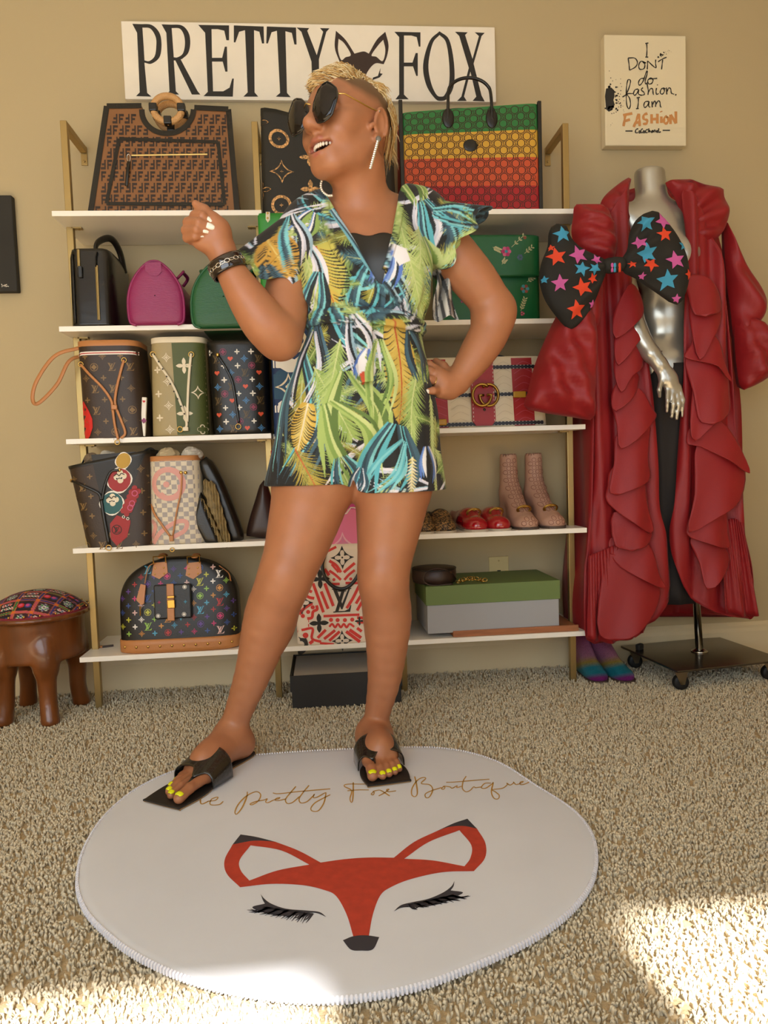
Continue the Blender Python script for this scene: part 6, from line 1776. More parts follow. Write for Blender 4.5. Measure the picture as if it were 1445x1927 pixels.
# random under-layer so every part of the cloth is printed
random.seed(11)
for _ in range(80):
    x, y = random.uniform(400, 1010), random.uniform(350, 950); a = random.uniform(0, 2 * PI); L_ = random.uniform(90, 150)
    r_ = random.random(); q = (x + L_ * math.cos(a), y + L_ * math.sin(a))
    if r_ < .45: palm((x, y), q, random.uniform(26, 42), 20, .8, random.choice([('a9c468', '7d9f45'), ('c9d98a', '9db863'), ('b9a53a', '8f9a3c')]))
    elif r_ < .7: blades((x, y), q, .5, 8, random.choice([TEAL, SLATE, GRN]), 7)
    else: blades((x, y), q, .35, 7, WHT, 7)
for _ in range(70):
    x, y = random.uniform(400, 1010), random.uniform(350, 950); a = random.uniform(0, 2 * PI); L_ = random.uniform(60, 110)
    palm((x, y), (x + L_ * math.cos(a), y + L_ * math.sin(a)), random.uniform(18, 30), 22, .7, random.choice([('8fae55', '6f9040'), ('b9cc80', '93ae5c'), ('a89a3a', '86903c'), ('4f8fa0', '35586a')]), fill=.5, ribw=2)
# traced motifs
blades((585, 600), (535, 900), .28, 12, SLATE, 11); blades((560, 640), (515, 915), .2, 9, TEAL, 6); blades((590, 620), (560, 760), .25, 7, WHT, 6)
banana((580, 760), (560, 850), 22, ('d8b23a', 'e6d27a'), rib='e8e0c0'); palm((555, 845), (600, 925), 48, 18, .9, ('c0a53a', '9a9a38'), 'c8642a')
palm((590, 690), (665, 830), 60, 26, .8, ('a9c468', '86a84e')); palm((640, 640), (610, 790), 46, 24, .75, ('b6cc78', '8fae55'))
blades((650, 700), (660, 880), .55, 9, GRN, 11, .25); blades((615, 760), (690, 900), .5, 8, GRN, 9, .2)
blades((640, 860), (660, 930), .9, 9, TEAL, 5)
blades((660, 600), (690, 700), .5, 9, WHT, 6); blades((690, 660), (678, 720), .5, 7, ['4f78cf', '6d97e0', 'f0f0f4', '3556a8'], 9)
LP.poly([pz(*p) for p in [(668, 690), (682, 672), (694, 688), (690, 712), (674, 710)]], 'eceaf0'); LP.poly([pz(*p) for p in [(676, 708), (684, 704), (690, 722), (680, 728)]], 'd0491e')
banana((738, 605), (748, 800), 30, ('c9a83a', 'd9bd52'), bend=.06); blades((712, 640), (708, 780), .3, 7, GRN, 7)
palm((790, 690), (775, 840), 40, 26, .8, ('b6cc78', '8fae55'), bend=-.06); blades((770, 620), (800, 720), .35, 7, SLATE, 9)
blades((745, 800), (715, 930), .75, 13, TEAL, 12, .2); blades((760, 830), (690, 925), .3, 7, ['58bccd', '7fd3dc'], 5)
palm((775, 860), (772, 935), 14, 12, 1.1, ('e0d06a', 'f0ead0'), 'e8e0b0'); palm((820, 740), (822, 930), 18, 26, .7, ('b6cc78', 'c9d98a'))
blades((803, 840), (808, 905), .5, 7, ['4f78cf', '6d97e0', 'f0f0f4', '22303a'], 7); blades((680, 880), (668, 930), .6, 6, ['2f4a5c', 'dfe2ea', '3b6175'], 6)
# bodice
banana((595, 470), (628, 575), 42, ('c9c050', 'd9b23a'), bend=-.05); palm((570, 470), (610, 600), 34, 20, .8, ('cfe09a', 'a9c468'))
blades((560, 440), (580, 590), .4, 9, WHT, 6); blades((600, 520), (575, 610), .55, 10, TEAL, 8); blades((625, 390), (770, 590), .14, 8, ['6fb6c8', '3b6175', '22303a', '9fc4d8'], 8, .05)
palm((745, 365), (760, 480), 38, 24, .75, ('b6cc78', '9db863')); palm((790, 420), (785, 560), 48, 26, .8, ('a9c468', 'c9d98a')); palm((760, 480), (800, 600), 40, 24, .8, ('c9d98a', 'a9c468'))
blades((735, 470), (715, 545), .6, 9, ['4f78cf', '7fa3e6', 'eef0f6', '22303a'], 9); LP.poly([pz(*p) for p in [(738, 470), (760, 478), (768, 500), (748, 510), (735, 490)]], 'eceaf0')
blades((590, 395), (560, 440), .8, 8, ['6d97e0', 'eceaf0', '22303a', '8fae55'], 8)
# sleeves
banana((500, 445), (545, 520), 42, ('c9972b', 'd6a93a'), rib='e0c870'); blades((500, 500), (520, 570), .7, 8, SLATE, 10); blades((540, 395), (560, 500), .5, 9, TEAL + WHT, 8); palm((520, 540), (560, 560), 30, 14, .8, ('c9c86a', 'a9c468'))
blades((800, 370), (850, 480), .6, 12, TEAL, 8); blades((820, 390), (900, 410), .6, 9, ['58bccd', '7fd3dc', '22303a'], 6); palm((835, 500), (895, 430), 34, 22, .7, ('c9d98a', 'a9c468')); blades((800, 440), (840, 520), .4, 7, GRN, 9)
LP.a = (.92 * LP.a + .08 * LP.a.mean(2, keepdims=True)) * .9
M_romper = mat('leaf_print_cloth', '808060', 0.75, attr='Col', sheen=0.1, bump=0.08, scale=420)
def cloth_col(P):
    cx_ = .885
    u = P[:, 0] + np.sign(P[:, 0] - cx_) * np.clip(P[:, 1] + .50, 0, .12) * .5
    return LP.sample(u, P[:, 2])
def fine(V, F):
    """one linear split of every quad for a finer print"""
    E = np.sort(np.concatenate([F[:, [i, (i + 1) % 4]] for i in range(4)]), 1)
    key = E[:, 0].astype(np.int64) * (len(V) + 1) + E[:, 1]
    uq, inv = np.unique(key, return_inverse=True)
    mid_ = (V[(uq // (len(V) + 1)).astype(int)] + V[(uq % (len(V) + 1)).astype(int)]) / 2
    n = len(F); em = inv.reshape(4, n).T + len(V)
    c = np.arange(n) + len(V) + len(uq)
    Vn = np.concatenate([V, mid_, V[F].mean(1)])
    Fn = np.concatenate([np.stack([F[:, i], em[:, i], c, em[:, (i + 3) % 4]], 1) for i in range(4)])
    return Vn, Fn

rv = Vol(axis(.62, 1.12, .0033), axis(-.66, -.27, .0033), axis(.66, 1.44, .0033))
torso(rv, .009)
# bodice blousing over the waist, shorts flaring from the waist
rv.ell(W(686, 560, -.45), (.150, .112, .055), .04)
rv.cone(W(620, 700, -.44), W(586, 935, -.445), .078, .116, .03); rv.cone(W(738, 700, -.43), W(746, 940, -.43), .080, .116, .03)
rv.cone(W(640, 660, -.445), W(562, 935, -.44), .084, .074, .03); rv.cone(W(732, 660, -.44), W(772, 940, -.43), .080, .078, .03)
for q in (((600, 425, -.432), (560, 470, -.435)), ((640, 402, -.43), (600, 425, -.432)), ((738, 396, -.42), (785, 412, -.42)), ((785, 412, -.42), (825, 450, -.415))): rv.cone(W(*q[0]), W(*q[1]), .068, .074, .02)
hemL, hemR = W(585, 913, -.50)[2], W(748, 926, -.50)[2]
crx = W(664, 900, -.50)[0]
rv.op(lambda X, Y, Z: Z - (hemL + (hemR - hemL) * np.clip((X - crx) / .06 + .5, 0, 1)) + 0 * Y, (.6, -.7, .6), (1.2, -.2, .8), 0, 's', .1)
for P0, P1, r0, r1 in ((W(612, 820, -.44), W(584, 950, -.445), .080, .104), (W(742, 830, -.43), W(750, 955, -.43), .080, .104)): rv.cone(P0, P1, r0, r1, .004, 's')
# gap between the legs of the shorts
def vee(X, Y, Z): return np.abs(X - crx) - np.clip((hemL + .012 - Z) * .4, -1, .012) + 0 * Y
rv.op(vee, (crx - .03, -.7, .6), (crx + .03, -.2, .8), 0, 's', .05)
# V neck, armholes and open back of the neck
VL, VR, VB = W(614, 372, -.47), W(752, 356, -.45), W(716, 548, -.545)
def vneck(X, Y, Z):
    def side(A, B, sgn_):
        dx, dz = B[0] - A[0], B[2] - A[2]; L_ = math.hypot(dx, dz)
        return sgn_ * ((X - A[0]) * dz - (Z - A[2]) * dx) / L_
    d = np.maximum(side(VL, VB, 1), side(VR, VB, -1))
    return np.maximum(d, Y + .40)
rv.op(vneck, (VL[0] - .02, -.7, VB[2] - .02), (VR[0] + .02, -.38, 1.5), .002, 's', .05)
rv.cone(NB + [0, .02, -.01], NB + [0, .02, .12], .082, .12, .004, 's')
V, F = rv.mesh()
V = relax(V, F, 4, .45)
nF = np.cross(V[F[:, 2]] - V[F[:, 0]], V[F[:, 3]] - V[F[:, 1]]); nF /= np.linalg.norm(nF, axis=1)[:, None] + 1e-12
frn = nF[:, 1] < .15; Fb = F[~frn]
V, F = fine(V, F[frn]); F = np.concatenate([F, Fb])
# hanging folds of the shorts, gathers under the belt
waz = W(688, 612, -.52)[2]
ang_ = np.arctan2(V[:, 0] - .875, -(V[:, 1] + .44))
dn = np.clip((waz - V[:, 2]) / (waz - hemL), 0, 1)
rad_ = np.stack([V[:, 0] - .875, (V[:, 1] + .44) * .8, 0 * V[:, 0]], 1); rad_ /= np.linalg.norm(rad_, axis=1)[:, None] + 1e-9
V += rad_ * (.0045 * dn ** .6 * (dn > 0) * (.6 + np.sin(ang_ * 13 + 1.3 * np.sin(V[:, 2] * 9))))[:, None]
up2 = np.clip(1 - np.abs(V[:, 2] - waz - .05) / .07, 0, 1) * (V[:, 2] > waz)
V += rad_ * (.0045 * up2 * np.sin(ang_ * 24 + V[:, 2] * 30))[:, None]
np_mesh('romper', V - PO, F, M_romper, person, True, cloth_col(V), label='leaf-print wrap romper in green, teal, yellow and black')
def cloth_grid(name, fn, nu, nv, thick=.0015, col=None, **tg):
    V_ = np.array([fn(i / nu, j / nv) for j in range(nv + 1) for i in range(nu + 1)])
    F_ = np.array([(j * (nu + 1) + i, j * (nu + 1) + i + 1, (j + 1) * (nu + 1) + i + 1, (j + 1) * (nu + 1) + i) for j in range(nv) for i in range(nu)])
    o = np_mesh(name, V_ - PO, F_, M_romper, person, True, cloth_col(V_) if col is None else col(V_), **tg)
    md = o.modifiers.new('solid', 'SOLIDIFY'); md.thickness = thick
    return o
# flutter sleeves: flaring cones around the upper arms
def sleeve(P0, P1, r0, r1, lens, nw, amp, ph):
    P0, P1 = np.array(P0), np.array(P1); ax_ = P1 - P0; L_ = np.linalg.norm(ax_); ax_ /= L_
    e1 = np.array([0, -1, 0]) - ax_ * (-ax_[1]); e1 /= np.linalg.norm(e1); e2 = np.cross(ax_, e1)
    def fn(u, v):
        t = 2 * PI * u
        ln = L_ * lens(t)
        r = r0 + (r1 - r0) * v ** .9
        r *= 1 + amp * v ** 1.3 * math.sin(nw * t + ph)
        return P0 + ax_ * ln * v + (math.cos(t) * e1 + math.sin(t) * e2) * r + ax_ * .012 * v * math.sin(nw * t + ph + 1.2)
    return fn
# axes run outward and down; e2 side picks the top or underside of the arm
cloth_grid('sleeve', sleeve(W(590, 428, -.435), W(512, 520, -.43), .062, .098, lambda t: 1.0 + .28 * math.cos(t - 1.0), 7, .10, .6), 150, 60)
cloth_grid('sleeve', sleeve(W(782, 420, -.425), W(872, 458, -.41), .062, .100, lambda t: 1.0 + .25 * math.cos(t + 2.0), 7, .10, 1.0), 150, 60)
def drape(pts, Y, col=None):
    P = smooth_line([W(a, b, Y) for a, b in pts], 10)
    def fn(u, q):
        i = q * (len(P) - 1); p = P[int(i)].copy(); w_ = .012 + .022 * q
        return p + np.array([(u - .5) * 2 * w_ + .006 * math.sin(q * 7), -.014 * math.sin(u * 9 + q * 3) - .004, -.006 * math.sin(u * 7)])
    cloth_grid('sleeve_tail', fn, 30, 60, col=col)
drape([(822, 500), (832, 535), (838, 565), (836, 600)], -.405, lambda P: np.where((np.sin(P[:, 0] * 420 + P[:, 2] * 60) > .25)[:, None], np.array([srgb('4a4a4c')]), np.array([srgb('c9c7c2')])))
drape([(566, 545), (568, 575), (570, 612)], -.42)
# wrap edges of the neckline
from mathutils.bvhtree import BVHTree
bvh = BVHTree.FromPolygons([tuple(p) for p in V], [tuple(f) for f in F])
def on_cloth(px, py, off=.002):
    d = Vector(ray(px, py)).normalized()
    h = bvh.ray_cast(Vector(CAM), d)
    if h[0] is None: return W(px, py, -.53)
    return np.array(h[0]) - np.array(d) * off
def edge(name, pts, r, flat=2.2):
    P = [on_cloth(a, b) for a, b in smooth_line(pts, 8)]
    P = smooth_line(P[::3], 10)
    mb = MB().tube(P, r, 8, flat=flat, up=(0.05, -1, .1))
    V_ = np.array(mb.v); 
    F_ = np.array([f for f in mb.f if len(f) == 4])
    return np_mesh(name, V_ - PO, F_, M_romper, person, True, cloth_col(V_))
edge('wrap_edge', [(611, 376), (618, 430), (640, 480), (690, 525), (740, 560), (790, 592)], .011, 4)
edge('wrap_edge', [(757, 362), (752, 400), (742, 450), (726, 505), (712, 540)], .009, 4)
# camisole showing in the V
cm = Vol(axis(.70, 1.04, .003), axis(-.62, -.40, .003), axis(1.14, 1.36, .003))
torso(cm, .004)
ctop = W(668, 443, -.53)[2]
cm.op(lambda X, Y, Z: ctop - Z + .004 * np.sin(X * 90) + 0 * Y, (.6, -.7, 1.1), (1.2, -.3, 1.5), 0, 's', .1)
cm.op(lambda X, Y, Z: -.42 - Y + 0 * X + 0 * Z, (.6, -.7, 1.1), (1.2, -.3, 1.5), 0, 's', .1)
Vc, Fc = cm.mesh()
np_mesh('camisole', relax(Vc, Fc, 2) - PO, Fc, mat('black_satin', '15130f', 0.4), person, True, label='black camisole top edge showing in the neckline')
# sash belt with hanging tie
cen = W(688, 612, -.445)
def belt(u, v):
    t = 2 * PI * u
    zt = cen[2] + .018 * (1 - 2 * v) + .010 * math.sin(t) * 0
    r = .006 * math.sin(PI * v) + .0022 * math.sin(v * 14 + 3 * t)
    return np.array([cen[0] + (.140 + r) * math.sin(t), cen[1] - (.114 + r) * math.cos(t), zt - .012 * math.sin(t)])
cloth_grid('sash', belt, 200, 16, .003)
def tie(u, v):
    a = on_cloth(683 + 6 * v - (0), 585 + 135 * v, .012); w_ = .018 - .002 * v
    return a + np.array([(u - .5) * 2 * w_, -.006 * math.cos(3 * (u - .5)) - .004, .004 * (u - .5)])
cloth_grid('sash_tie', tie, 16, 60, .003)
kn = MB().ball(on_cloth(684, 603, .010), (.023, .014, .022), 14)
np_mesh('sash_knot', np.array(kn.v) - PO, np.array([f if len(f) == 4 else (*f, f[-1]) for f in kn.f if len(f) == 4]), M_romper, person, True, cloth_col(np.array(kn.v)))

# ------------------------------------------------------------------ hair
M_hair = mat('blond_hair', 'd9b878', 0.45, attr='Col'); 
def hair():
    hv = Vol(axis(.70, 1.05, .003), axis(-.66, -.30, .003), axis(1.52, 1.76, .003))
    for a, b, ra, rb in (((.052, -.012, .080), (.005, -.006, .100), .024, .032), ((.005, -.006, .100), (-.06, 0, .085), .032, .031), ((-.06, 0, .082), (-.098, 0, .040), .028, .022), ((.050, .012, .076), (.0, .014, .092), .018, .026), ((.03, .026, .074), (-.03, .030, .086), .016, .020), ((-.03, .030, .086), (-.085, .022, .055), .020, .018)):
        hv.cone(Hh(*a), Hh(*b), ra * HS, rb * HS, .02)
    Vh, Fh = hv.mesh()
    Vh = relax(Vh, Fh, 3)
    lo = (Vh - HO) @ HR / HS
    base = np.array(srgb('cfa766')) * (0.75 + .25 * rng.random((len(Vh), 1)))
    VV, FF, CC = [Vh], [Fh], [base]
    off = len(Vh)
    def strand(P, r, col):
        nonlocal off
        mb = MB().tube(P, r, 3, cap=False)
        v_ = np.array(mb.v); VV.append(v_); FF.append(np.array(mb.f) + off); off += len(v_)
        c = np.array(srgb(col))[None] * np.linspace(.8, 1.12, len(P)).repeat(3)[:, None]
        CC.append(c)
    cols = ['d8b777', 'e6cd96', 'c79d5c', 'efdcb0', 'b98a4c']
    r2 = np.random.default_rng(5)
    nv = np.zeros_like(Vh); fn_ = np.cross(Vh[Fh[:, 2]] - Vh[Fh[:, 0]], Vh[Fh[:, 3]] - Vh[Fh[:, 1]])
    for k in range(4): np.add.at(nv, Fh[:, k], fn_)
    nl = (nv / (np.linalg.norm(nv, axis=1)[:, None] + 1e-12)) @ HR
    pick = np.nonzero((nl[:, 2] > -.45) & (lo[:, 2] > .035))[0]
    for k in r2.choice(pick, 3200):
        root = lo[k]; nn_ = nl[k]; q = np.clip((root[0] + .02) / .05, 0, 1)
        comb = q * np.array([.75, -.55, .10]) + (1 - q) * np.array([-.85, .10, -.30]) + r2.normal(0, .16, 3)
        if q > .6 and root[1] > .01: comb[1] -= .35
        comb = comb - nn_ * (comb @ nn_) + nn_ * (.30 if q < .6 else .42); ln = r2.uniform(.018, .034)
        P = [Hh(*(root - nn_ * .002)), Hh(*(root + comb * ln * .45 + nn_ * .002)), Hh(*(root + comb * ln * .8)), Hh(*(root + comb * ln * 1.05 - nn_ * .004 + [0, 0, -.003]))]
        strand(P, [.0015, .0014, .0010, .0003], cols[r2.integers(5)])
    # wispy locks on the sides and nape
    for s_ in (1, -1):
        for k in range(230):
            t = r2.random()
            f0 = -.045 - .045 * t + r2.normal(0, .003); u0 = .060 - .012 * t + r2.normal(0, .008)
            lat = .070 * math.sqrt(max(.05, 1 - ((f0 + .012) / .102) ** 2 - ((u0 - .045) / .088) ** 2 * .9)) + .007
            ln = r2.uniform(.03, .085)
            P = []
            for q in np.linspace(0, 1, 6):
                ff = f0 - ln * .55 * q - .006 * math.sin(q * 5 + k); uu = u0 - ln * .75 * q
                la = .074 * math.sqrt(max(.04, 1 - ((ff + .012) / .102) ** 2 - min(1, ((uu - .045) / .1) ** 2) * .8)) + .006 + .002 * math.sin(q * 6 + k)
                P.append(Hh(ff, s_ * la, uu))
            strand(P, [.0012, .0011, .001, .0009, .0006, .0002], cols[r2.integers(5)])
    for k in range(120):
        a = r2.uniform(-1.2, 1.2); f0 = -.012 - .100 * math.cos(a); l0 = .072 * math.sin(a); u0 = r2.uniform(.0, .05)
        P = [Hh(f0 + .004 * q, l0 * (1 - .1 * q), u0 - .045 * q + .003 * math.sin(q * 4 + k)) for q in np.linspace(0, 1.2, 5)]
        strand(P, [.0012, .001, .0009, .0007, .0002], cols[r2.integers(5)])
    F4 = np.concatenate(FF)
    np_mesh('hair', np.concatenate(VV) - PO, F4, M_hair, person, True, np.concatenate(CC), label='short swept-up blond hair with cropped sides')
hair()
# ------------------------------------------------------------------ sunglasses
M_lens = mat('dark_lens', '0c0709', 0.05, spec=0.45); M_blackgloss = mat('black_gloss', '131110', 0.18, coat=0.5)
sg_ = thing('sunglasses', 'dark angular oversized sunglasses with thin gold arms on the face', 'sunglasses', Hh(.11, 0, .02))
SO = np.array(sg_.location)
def lens_pt(s_, x, y): # x outward, y up from lens centre
    return Hh(.1115 - .22 * abs(x + .0) * (1 if x > -.01 else .6) - .03 * y * 0, s_ * (.0365 + x), .012 + y)
out = [(.012, .037), (.031, .020), (.034, .002), (.022, -.028), (.006, -.037), (-.014, -.033), (-.029, -.010), (-.028, .010), (-.012, .030)]
for s_ in (-1, 1):
    oo = [np.array(p) * .55 + q * .45 for p, q in zip([np.array(out[k // 4]) * (1 - k % 4 / 4) + np.array(out[(k // 4 + 1) % 9]) * (k % 4 / 4) for k in range(36)], smooth_line(out, 4, True))]
    mb = MB(); n_ = len(oo)
    Vv, Ff = [], []
    for q in (1, .75, .5, .25):
        for a, b in oo: Vv.append(lens_pt(s_, a * q, b * q) + HF * .004 * (1 - q * q) - SO)
    Vv.append(lens_pt(s_, 0, 0) + HF * .004 - SO)
    for r_ in range(3):
        for k in range(n_): Ff.append((r_ * n_ + k, r_ * n_ + (k + 1) % n_, (r_ + 1) * n_ + (k + 1) % n_, (r_ + 1) * n_ + k))
    for k in range(n_): Ff.append((3 * n_ + k, 3 * n_ + (k + 1) % n_, 4 * n_))
    if s_ < 0: Ff = [f[::-1] for f in Ff]
    mb.add(Vv, Ff); mb.build('lens', M_lens, sg_, smooth=True, solid=.0018)
    MB().tube([lens_pt(s_, a, b) - SO for a, b in oo], .0020, 6, closed=True).build('rim', M_blackgloss, sg_, smooth=True)
    MB().tube([Hh(.104, s_ * .066, .022) - SO, Hh(.09, s_ * .076, .024) - SO, Hh(.03, s_ * .082, .022) - SO, Hh(.002, s_ * .083, .024) - SO, Hh(-.018, s_ * .082, .016) - SO], .0016, 6).build('temple_arm', M_gold, sg_, smooth=True)
    MB().ball(Hh(.0, s_ * .084, .024) - SO, .0036, 8).build('arm_bead', M_silver, sg_, smooth=True)
MB().tube([Hh(.1165, -.010, .016) - SO, Hh(.121, 0, .020) - SO, Hh(.1165, .010, .016) - SO], .0014, 6).build('bridge', M_gold, sg_, smooth=True)
# ------------------------------------------------------------------ earrings
M_crystal = mat('crystal', 'e6e2d4', 0.08, metal=.55, coat=1.0)
for s_ in (1, -1):
    e0 = Hh(.0, s_ * .083, -.030)
    if s_ > 0:
        er = thing('earring', 'long straight sparkling crystal drop earring on the ear', 'earring', e0, group='crystal earrings')
        MB().ball((0, 0, 0), (.0065, .004, .0065), 9).build('stud', mat('grey_stone', '6a655c', .3), er, smooth=True)
        drop = W(695, 318, -.555) - e0; drop = W(696, 320, e0[1] - .004) - e0
        for k in range(14):
            c = drop * (k + 1.2) / 15.2
            MB().ball(c, (.0036, .0030, .0029), 6).build('crystal', M_crystal, er)
    else:
        er = thing('earring', 'curved beaded crystal hoop earring hanging below the chin', 'earring', W(624, 345, -.515), group='crystal earrings')
        EO = np.array(er.location)
        pts = [(612, 330), (607, 337), (604, 345), (604, 353), (607, 360), (612, 365), (618, 368), (624, 368)]
        for a, b in smooth_line(pts, 2):
            MB().ball(W(a, b, -.515) - EO, .0032, 6).build('bead', M_crystal, er, smooth=True)
        MB().tube([W(a, b, -.515) - EO for a, b in smooth_line([(632, 318), (620, 322), (612, 330)] + pts[1:], 4)], .0012, 5).build('hoop_wire', M_silver, er, smooth=True)
# bangle on the raised wrist
bc = W(428, 502, -.53); bd = W(414, 468, -.53) - W(444, 528, -.53); bd /= np.linalg.norm(bd)
bg_ = thing('bangle', 'wide glossy dark bangle with a silver chain inlay on the raised wrist', 'bracelet', bc)
e1 = np.cross(bd, (0, 1, 0)); e1 /= np.linalg.norm(e1); e2 = np.cross(bd, e1); Rb = np.stack([e1, e2, bd], 1)
MB().lathe([(.0385, -.016), (.0415, -.017), (.043, -.012), (.043, .012), (.0415, .017), (.0385, .016)], 40, (0, 0, 0), Rb, capb=False, capt=False).build('bangle_band', mat('tortoise_black', '1c0f0c', .15, coat=.8), bg_, smooth=True)
for k in range(24):
    a = 2 * PI * k / 24 + (-.4)
    c = Rb @ np.array([.0436 * math.cos(a), .0436 * math.sin(a), 0])
    tg_ = Rb @ np.array([-math.sin(a), math.cos(a), 0]); nb = Rb @ np.array([math.cos(a), math.sin(a), 0])
    MB().tube([c + tg_ * .0062 * math.cos(q) + (bd if k % 2 == 0 else bd * .6) * .0042 * math.sin(q) for q in np.linspace(0, 2 * PI, 11)[:-1]], .0011, 5, closed=True).build('chain_link', M_silver, bg_, smooth=True)
# ring on the hip hand
rc = hipf[2][0] * .55 + hp((600, 900, -.015)) * .45; rd = hipf[2][0] - hp((600, 900, -.015)); rd /= np.linalg.norm(rd)
a1 = np.cross(rd, (0, 0, 1)); a1 /= np.linalg.norm(a1); a2 = np.cross(rd, a1)
MB().tube([rc - PO + (a1 * math.cos(q) + a2 * math.sin(q)) * .0122 for q in np.linspace(0, 2 * PI, 25)[:-1]], .0012, 6, closed=True).build('ring', M_gold, person, smooth=True)

# ------------------------------------------------------------------ sandals
M_patent = mat('black_croc_patent', '14120f', 0.16, coat=0.7, bump=0.5, scale=130)
M_insole = mat('black_insole', '1c1815', 0.5); M_tan = mat('tan_sole', '9a7a4e', 0.6)
def sandal(heel, d, sd, toes, label, loop_side):
    heel = np.array(heel); s = thing('sandal', label, 'sandal', (heel[0], heel[1], MZ), group='black slide sandals on the feet')
    O_ = np.array(s.location)
    Lf = max((np.array(t) - heel) @ d for t in toes) + .006
    offs = [(np.array(t) - heel) @ sd for t in toes]; lo_, hi_ = min(offs) - .018, max(offs) + .018
    prof = [(-.036, 0, .4), (-.03, -.024, .4), (0, -.032, .4), (Lf * .4, -.030, .4), (Lf * .62, lo_ * .8 - .008, 1), (Lf * .8, lo_ - .004, 1), (Lf + .006, lo_ + .002, 1), (Lf + .012, lo_ + .010, 1), (Lf + .012, hi_ - .010, 1), (Lf + .006, hi_ - .002, 1), (Lf * .8, hi_ + .004, 1), (Lf * .62, hi_ * .8 + .008, 1), (Lf * .4, .030, .4), (0, .032, .4), (-.03, .024, .4)]
    ol = np.array([heel + d * a + sd * b - [0, 0, heel[2]] for a, b, _ in prof]); ol = smooth_line(ol, 4, True)
    c = ol.mean(0)
    MB().loft([[(p - c) * .98 + c + [0, 0, MZ + .0005] - O_ for p in ol], [p + [0, 0, MZ + .004] - O_ for p in ol]]).build('outsole', M_tan, s, smooth=False)
    MB().loft([[p + [0, 0, MZ + .0041] - O_ for p in ol], [p + [0, 0, MZ + .0072] - O_ for p in ol], [(p - c) * .97 + c + [0, 0, MZ + .008] - O_ for p in ol]]).build('insole', M_insole, s)
    # strap: an arch over the foot, front edge swooping to the toe post
    def strap(u, v):
        t = PI * u
        lo2, hi2 = lo_ * .85 - .010, hi_ * .85 + .010
        b = (hi2 + lo2) / 2 + (hi2 - lo2) / 2 * -math.cos(t)
        big = offs[0]
        front = Lf * (.66 + .10 * math.exp(-((b - (offs[0] * .55 + offs[1] * .45)) / .012) ** 2) + (.06 if (b - offs[1]) * (offs[0] - offs[1]) > 0 else 0) * .0)
        back = Lf * .40
        a = back + (front - back) * v
        h = .070 - .095 * max(0, (a / Lf - .38)) 
        z = .006 + h * math.sin(t) ** .55
        return heel + d * a + sd * b + [0, 0, MZ + z - heel[2]] - O_
    MB().grid(strap, 28, 14).build('strap', M_patent, s, smooth=True, solid=.003)
    bp = offs[0] * .52 + offs[1] * .48
    MB().tube([heel + d * Lf * .72 + sd * bp + [0, 0, MZ + .036 - heel[2]] - O_, heel + d * Lf * .80 + sd * bp + [0, 0, MZ + .026 - heel[2]] - O_, heel + d * Lf * .84 + sd * bp + [0, 0, MZ + .006 - heel[2]] - O_], [.008, .006, .005], 8).build('toe_post', M_patent, s, smooth=True)
sandal(L_heel, L_d, L_s, L_toes, 'black croc-textured slide sandal on the outstretched foot, at the mat edge', 1)
sandal(R_heel, R_d, R_s, R_toes, 'black croc-textured slide sandal on the foot planted straight toward the fox print', 1)
# ------------------------------------------------------------------ mannequin on a wheeled base
M_chrome = mat('chrome', 'b9b6ae', 0.16, metal=1.0); M_silverskin = mat('silver_lacquer', 'b4b1a6', 0.28, metal=.7)
MY = .10
base_c = np.array([2.005, .095, 0.0])
mq = thing('mannequin', 'silver headless mannequin on a square wheeled metal base', 'mannequin', base_c); MO = np.array(mq.location)
v = Vol(axis(1.66, 2.22, .0042), axis(-.10, .26, .0042), axis(.84, 1.70, .0042))
U = lambda px, py, y=MY: on_y(px, py, y)
v.cone(U(1222, 330), U(1228, 400), .048, .050, .02); v.cone(U(1180, 408), U(1300, 410), .045, .045, .04)
v.ell(U(1243, 470), (.135, .085, .13), .05); v.ell(U(1210, 480, .04), (.055, .05, .055), .04); v.ell(U(1285, 480, .04), (.055, .05, .055), .04)
v.ell(U(1255, 590), (.098, .072, .10), .06); v.ell(U(1255, 690), (.140, .095, .10), .06)
zcut = U(1222, 324)[2]; v.op(lambda X, Y, Z: zcut - Z - .10 * (X - 1.9) + 0 * Y, (1.6, -.2, zcut - .02), (2.3, .4, 1.8), .002, 's', .02)
v.ell(U(1258, 625, .016), (.006, .012, .007), .006, mode='s')
def mh(a, b, y): return on_y(960 + a * .33564, 300 + b * .33574, y)
v.chain([mh(640, 700, .05), mh(700, 960, .0), mh(790, 1090, -.03), mh(840, 1150, -.04)], [.038, .036, .026, .022], .012)
v.cone(mh(840, 1150, -.04), mh(890, 1230, -.045), .022, .026, .012, flat=((0, 1, 0), 1.5)); v.cone(mh(880, 1220, -.045), mh(920, 1290, -.045), .026, .022, .01, flat=((0, 1, 0), 1.7))
for a, b_, c, r in (((880, 1280), (882, 1350), (878, 1415), .0072), ((905, 1290), (915, 1370), (905, 1445), .0076), ((930, 1290), (945, 1370), (932, 1455), .0074), ((945, 1270), (970, 1350), (962, 1440), .0066), ((850, 1230), (835, 1290), (838, 1330), .0075)):
    v.chain([mh(*a, -.046), mh(*b_, -.058), mh(*c, -.05)], [r * 1.15, r, r * .75], .004)
V_, F_ = v.mesh(); V_ = relax(V_, F_, 2)
zc_ = U(1222, 323)[2]; np_mesh('body', V_ - MO, F_, M_silverskin, mq, True)
MB().tube([mh(740, 1130, -.012) - MO, mh(800, 1080, -.055) - MO, mh(850, 1075, -.02) - MO], .0018, 6).build('wrist_joint', M_chrome, mq)
pb = on_z(1316, 1224, .082); pb[1] = min(pb[1], .17)
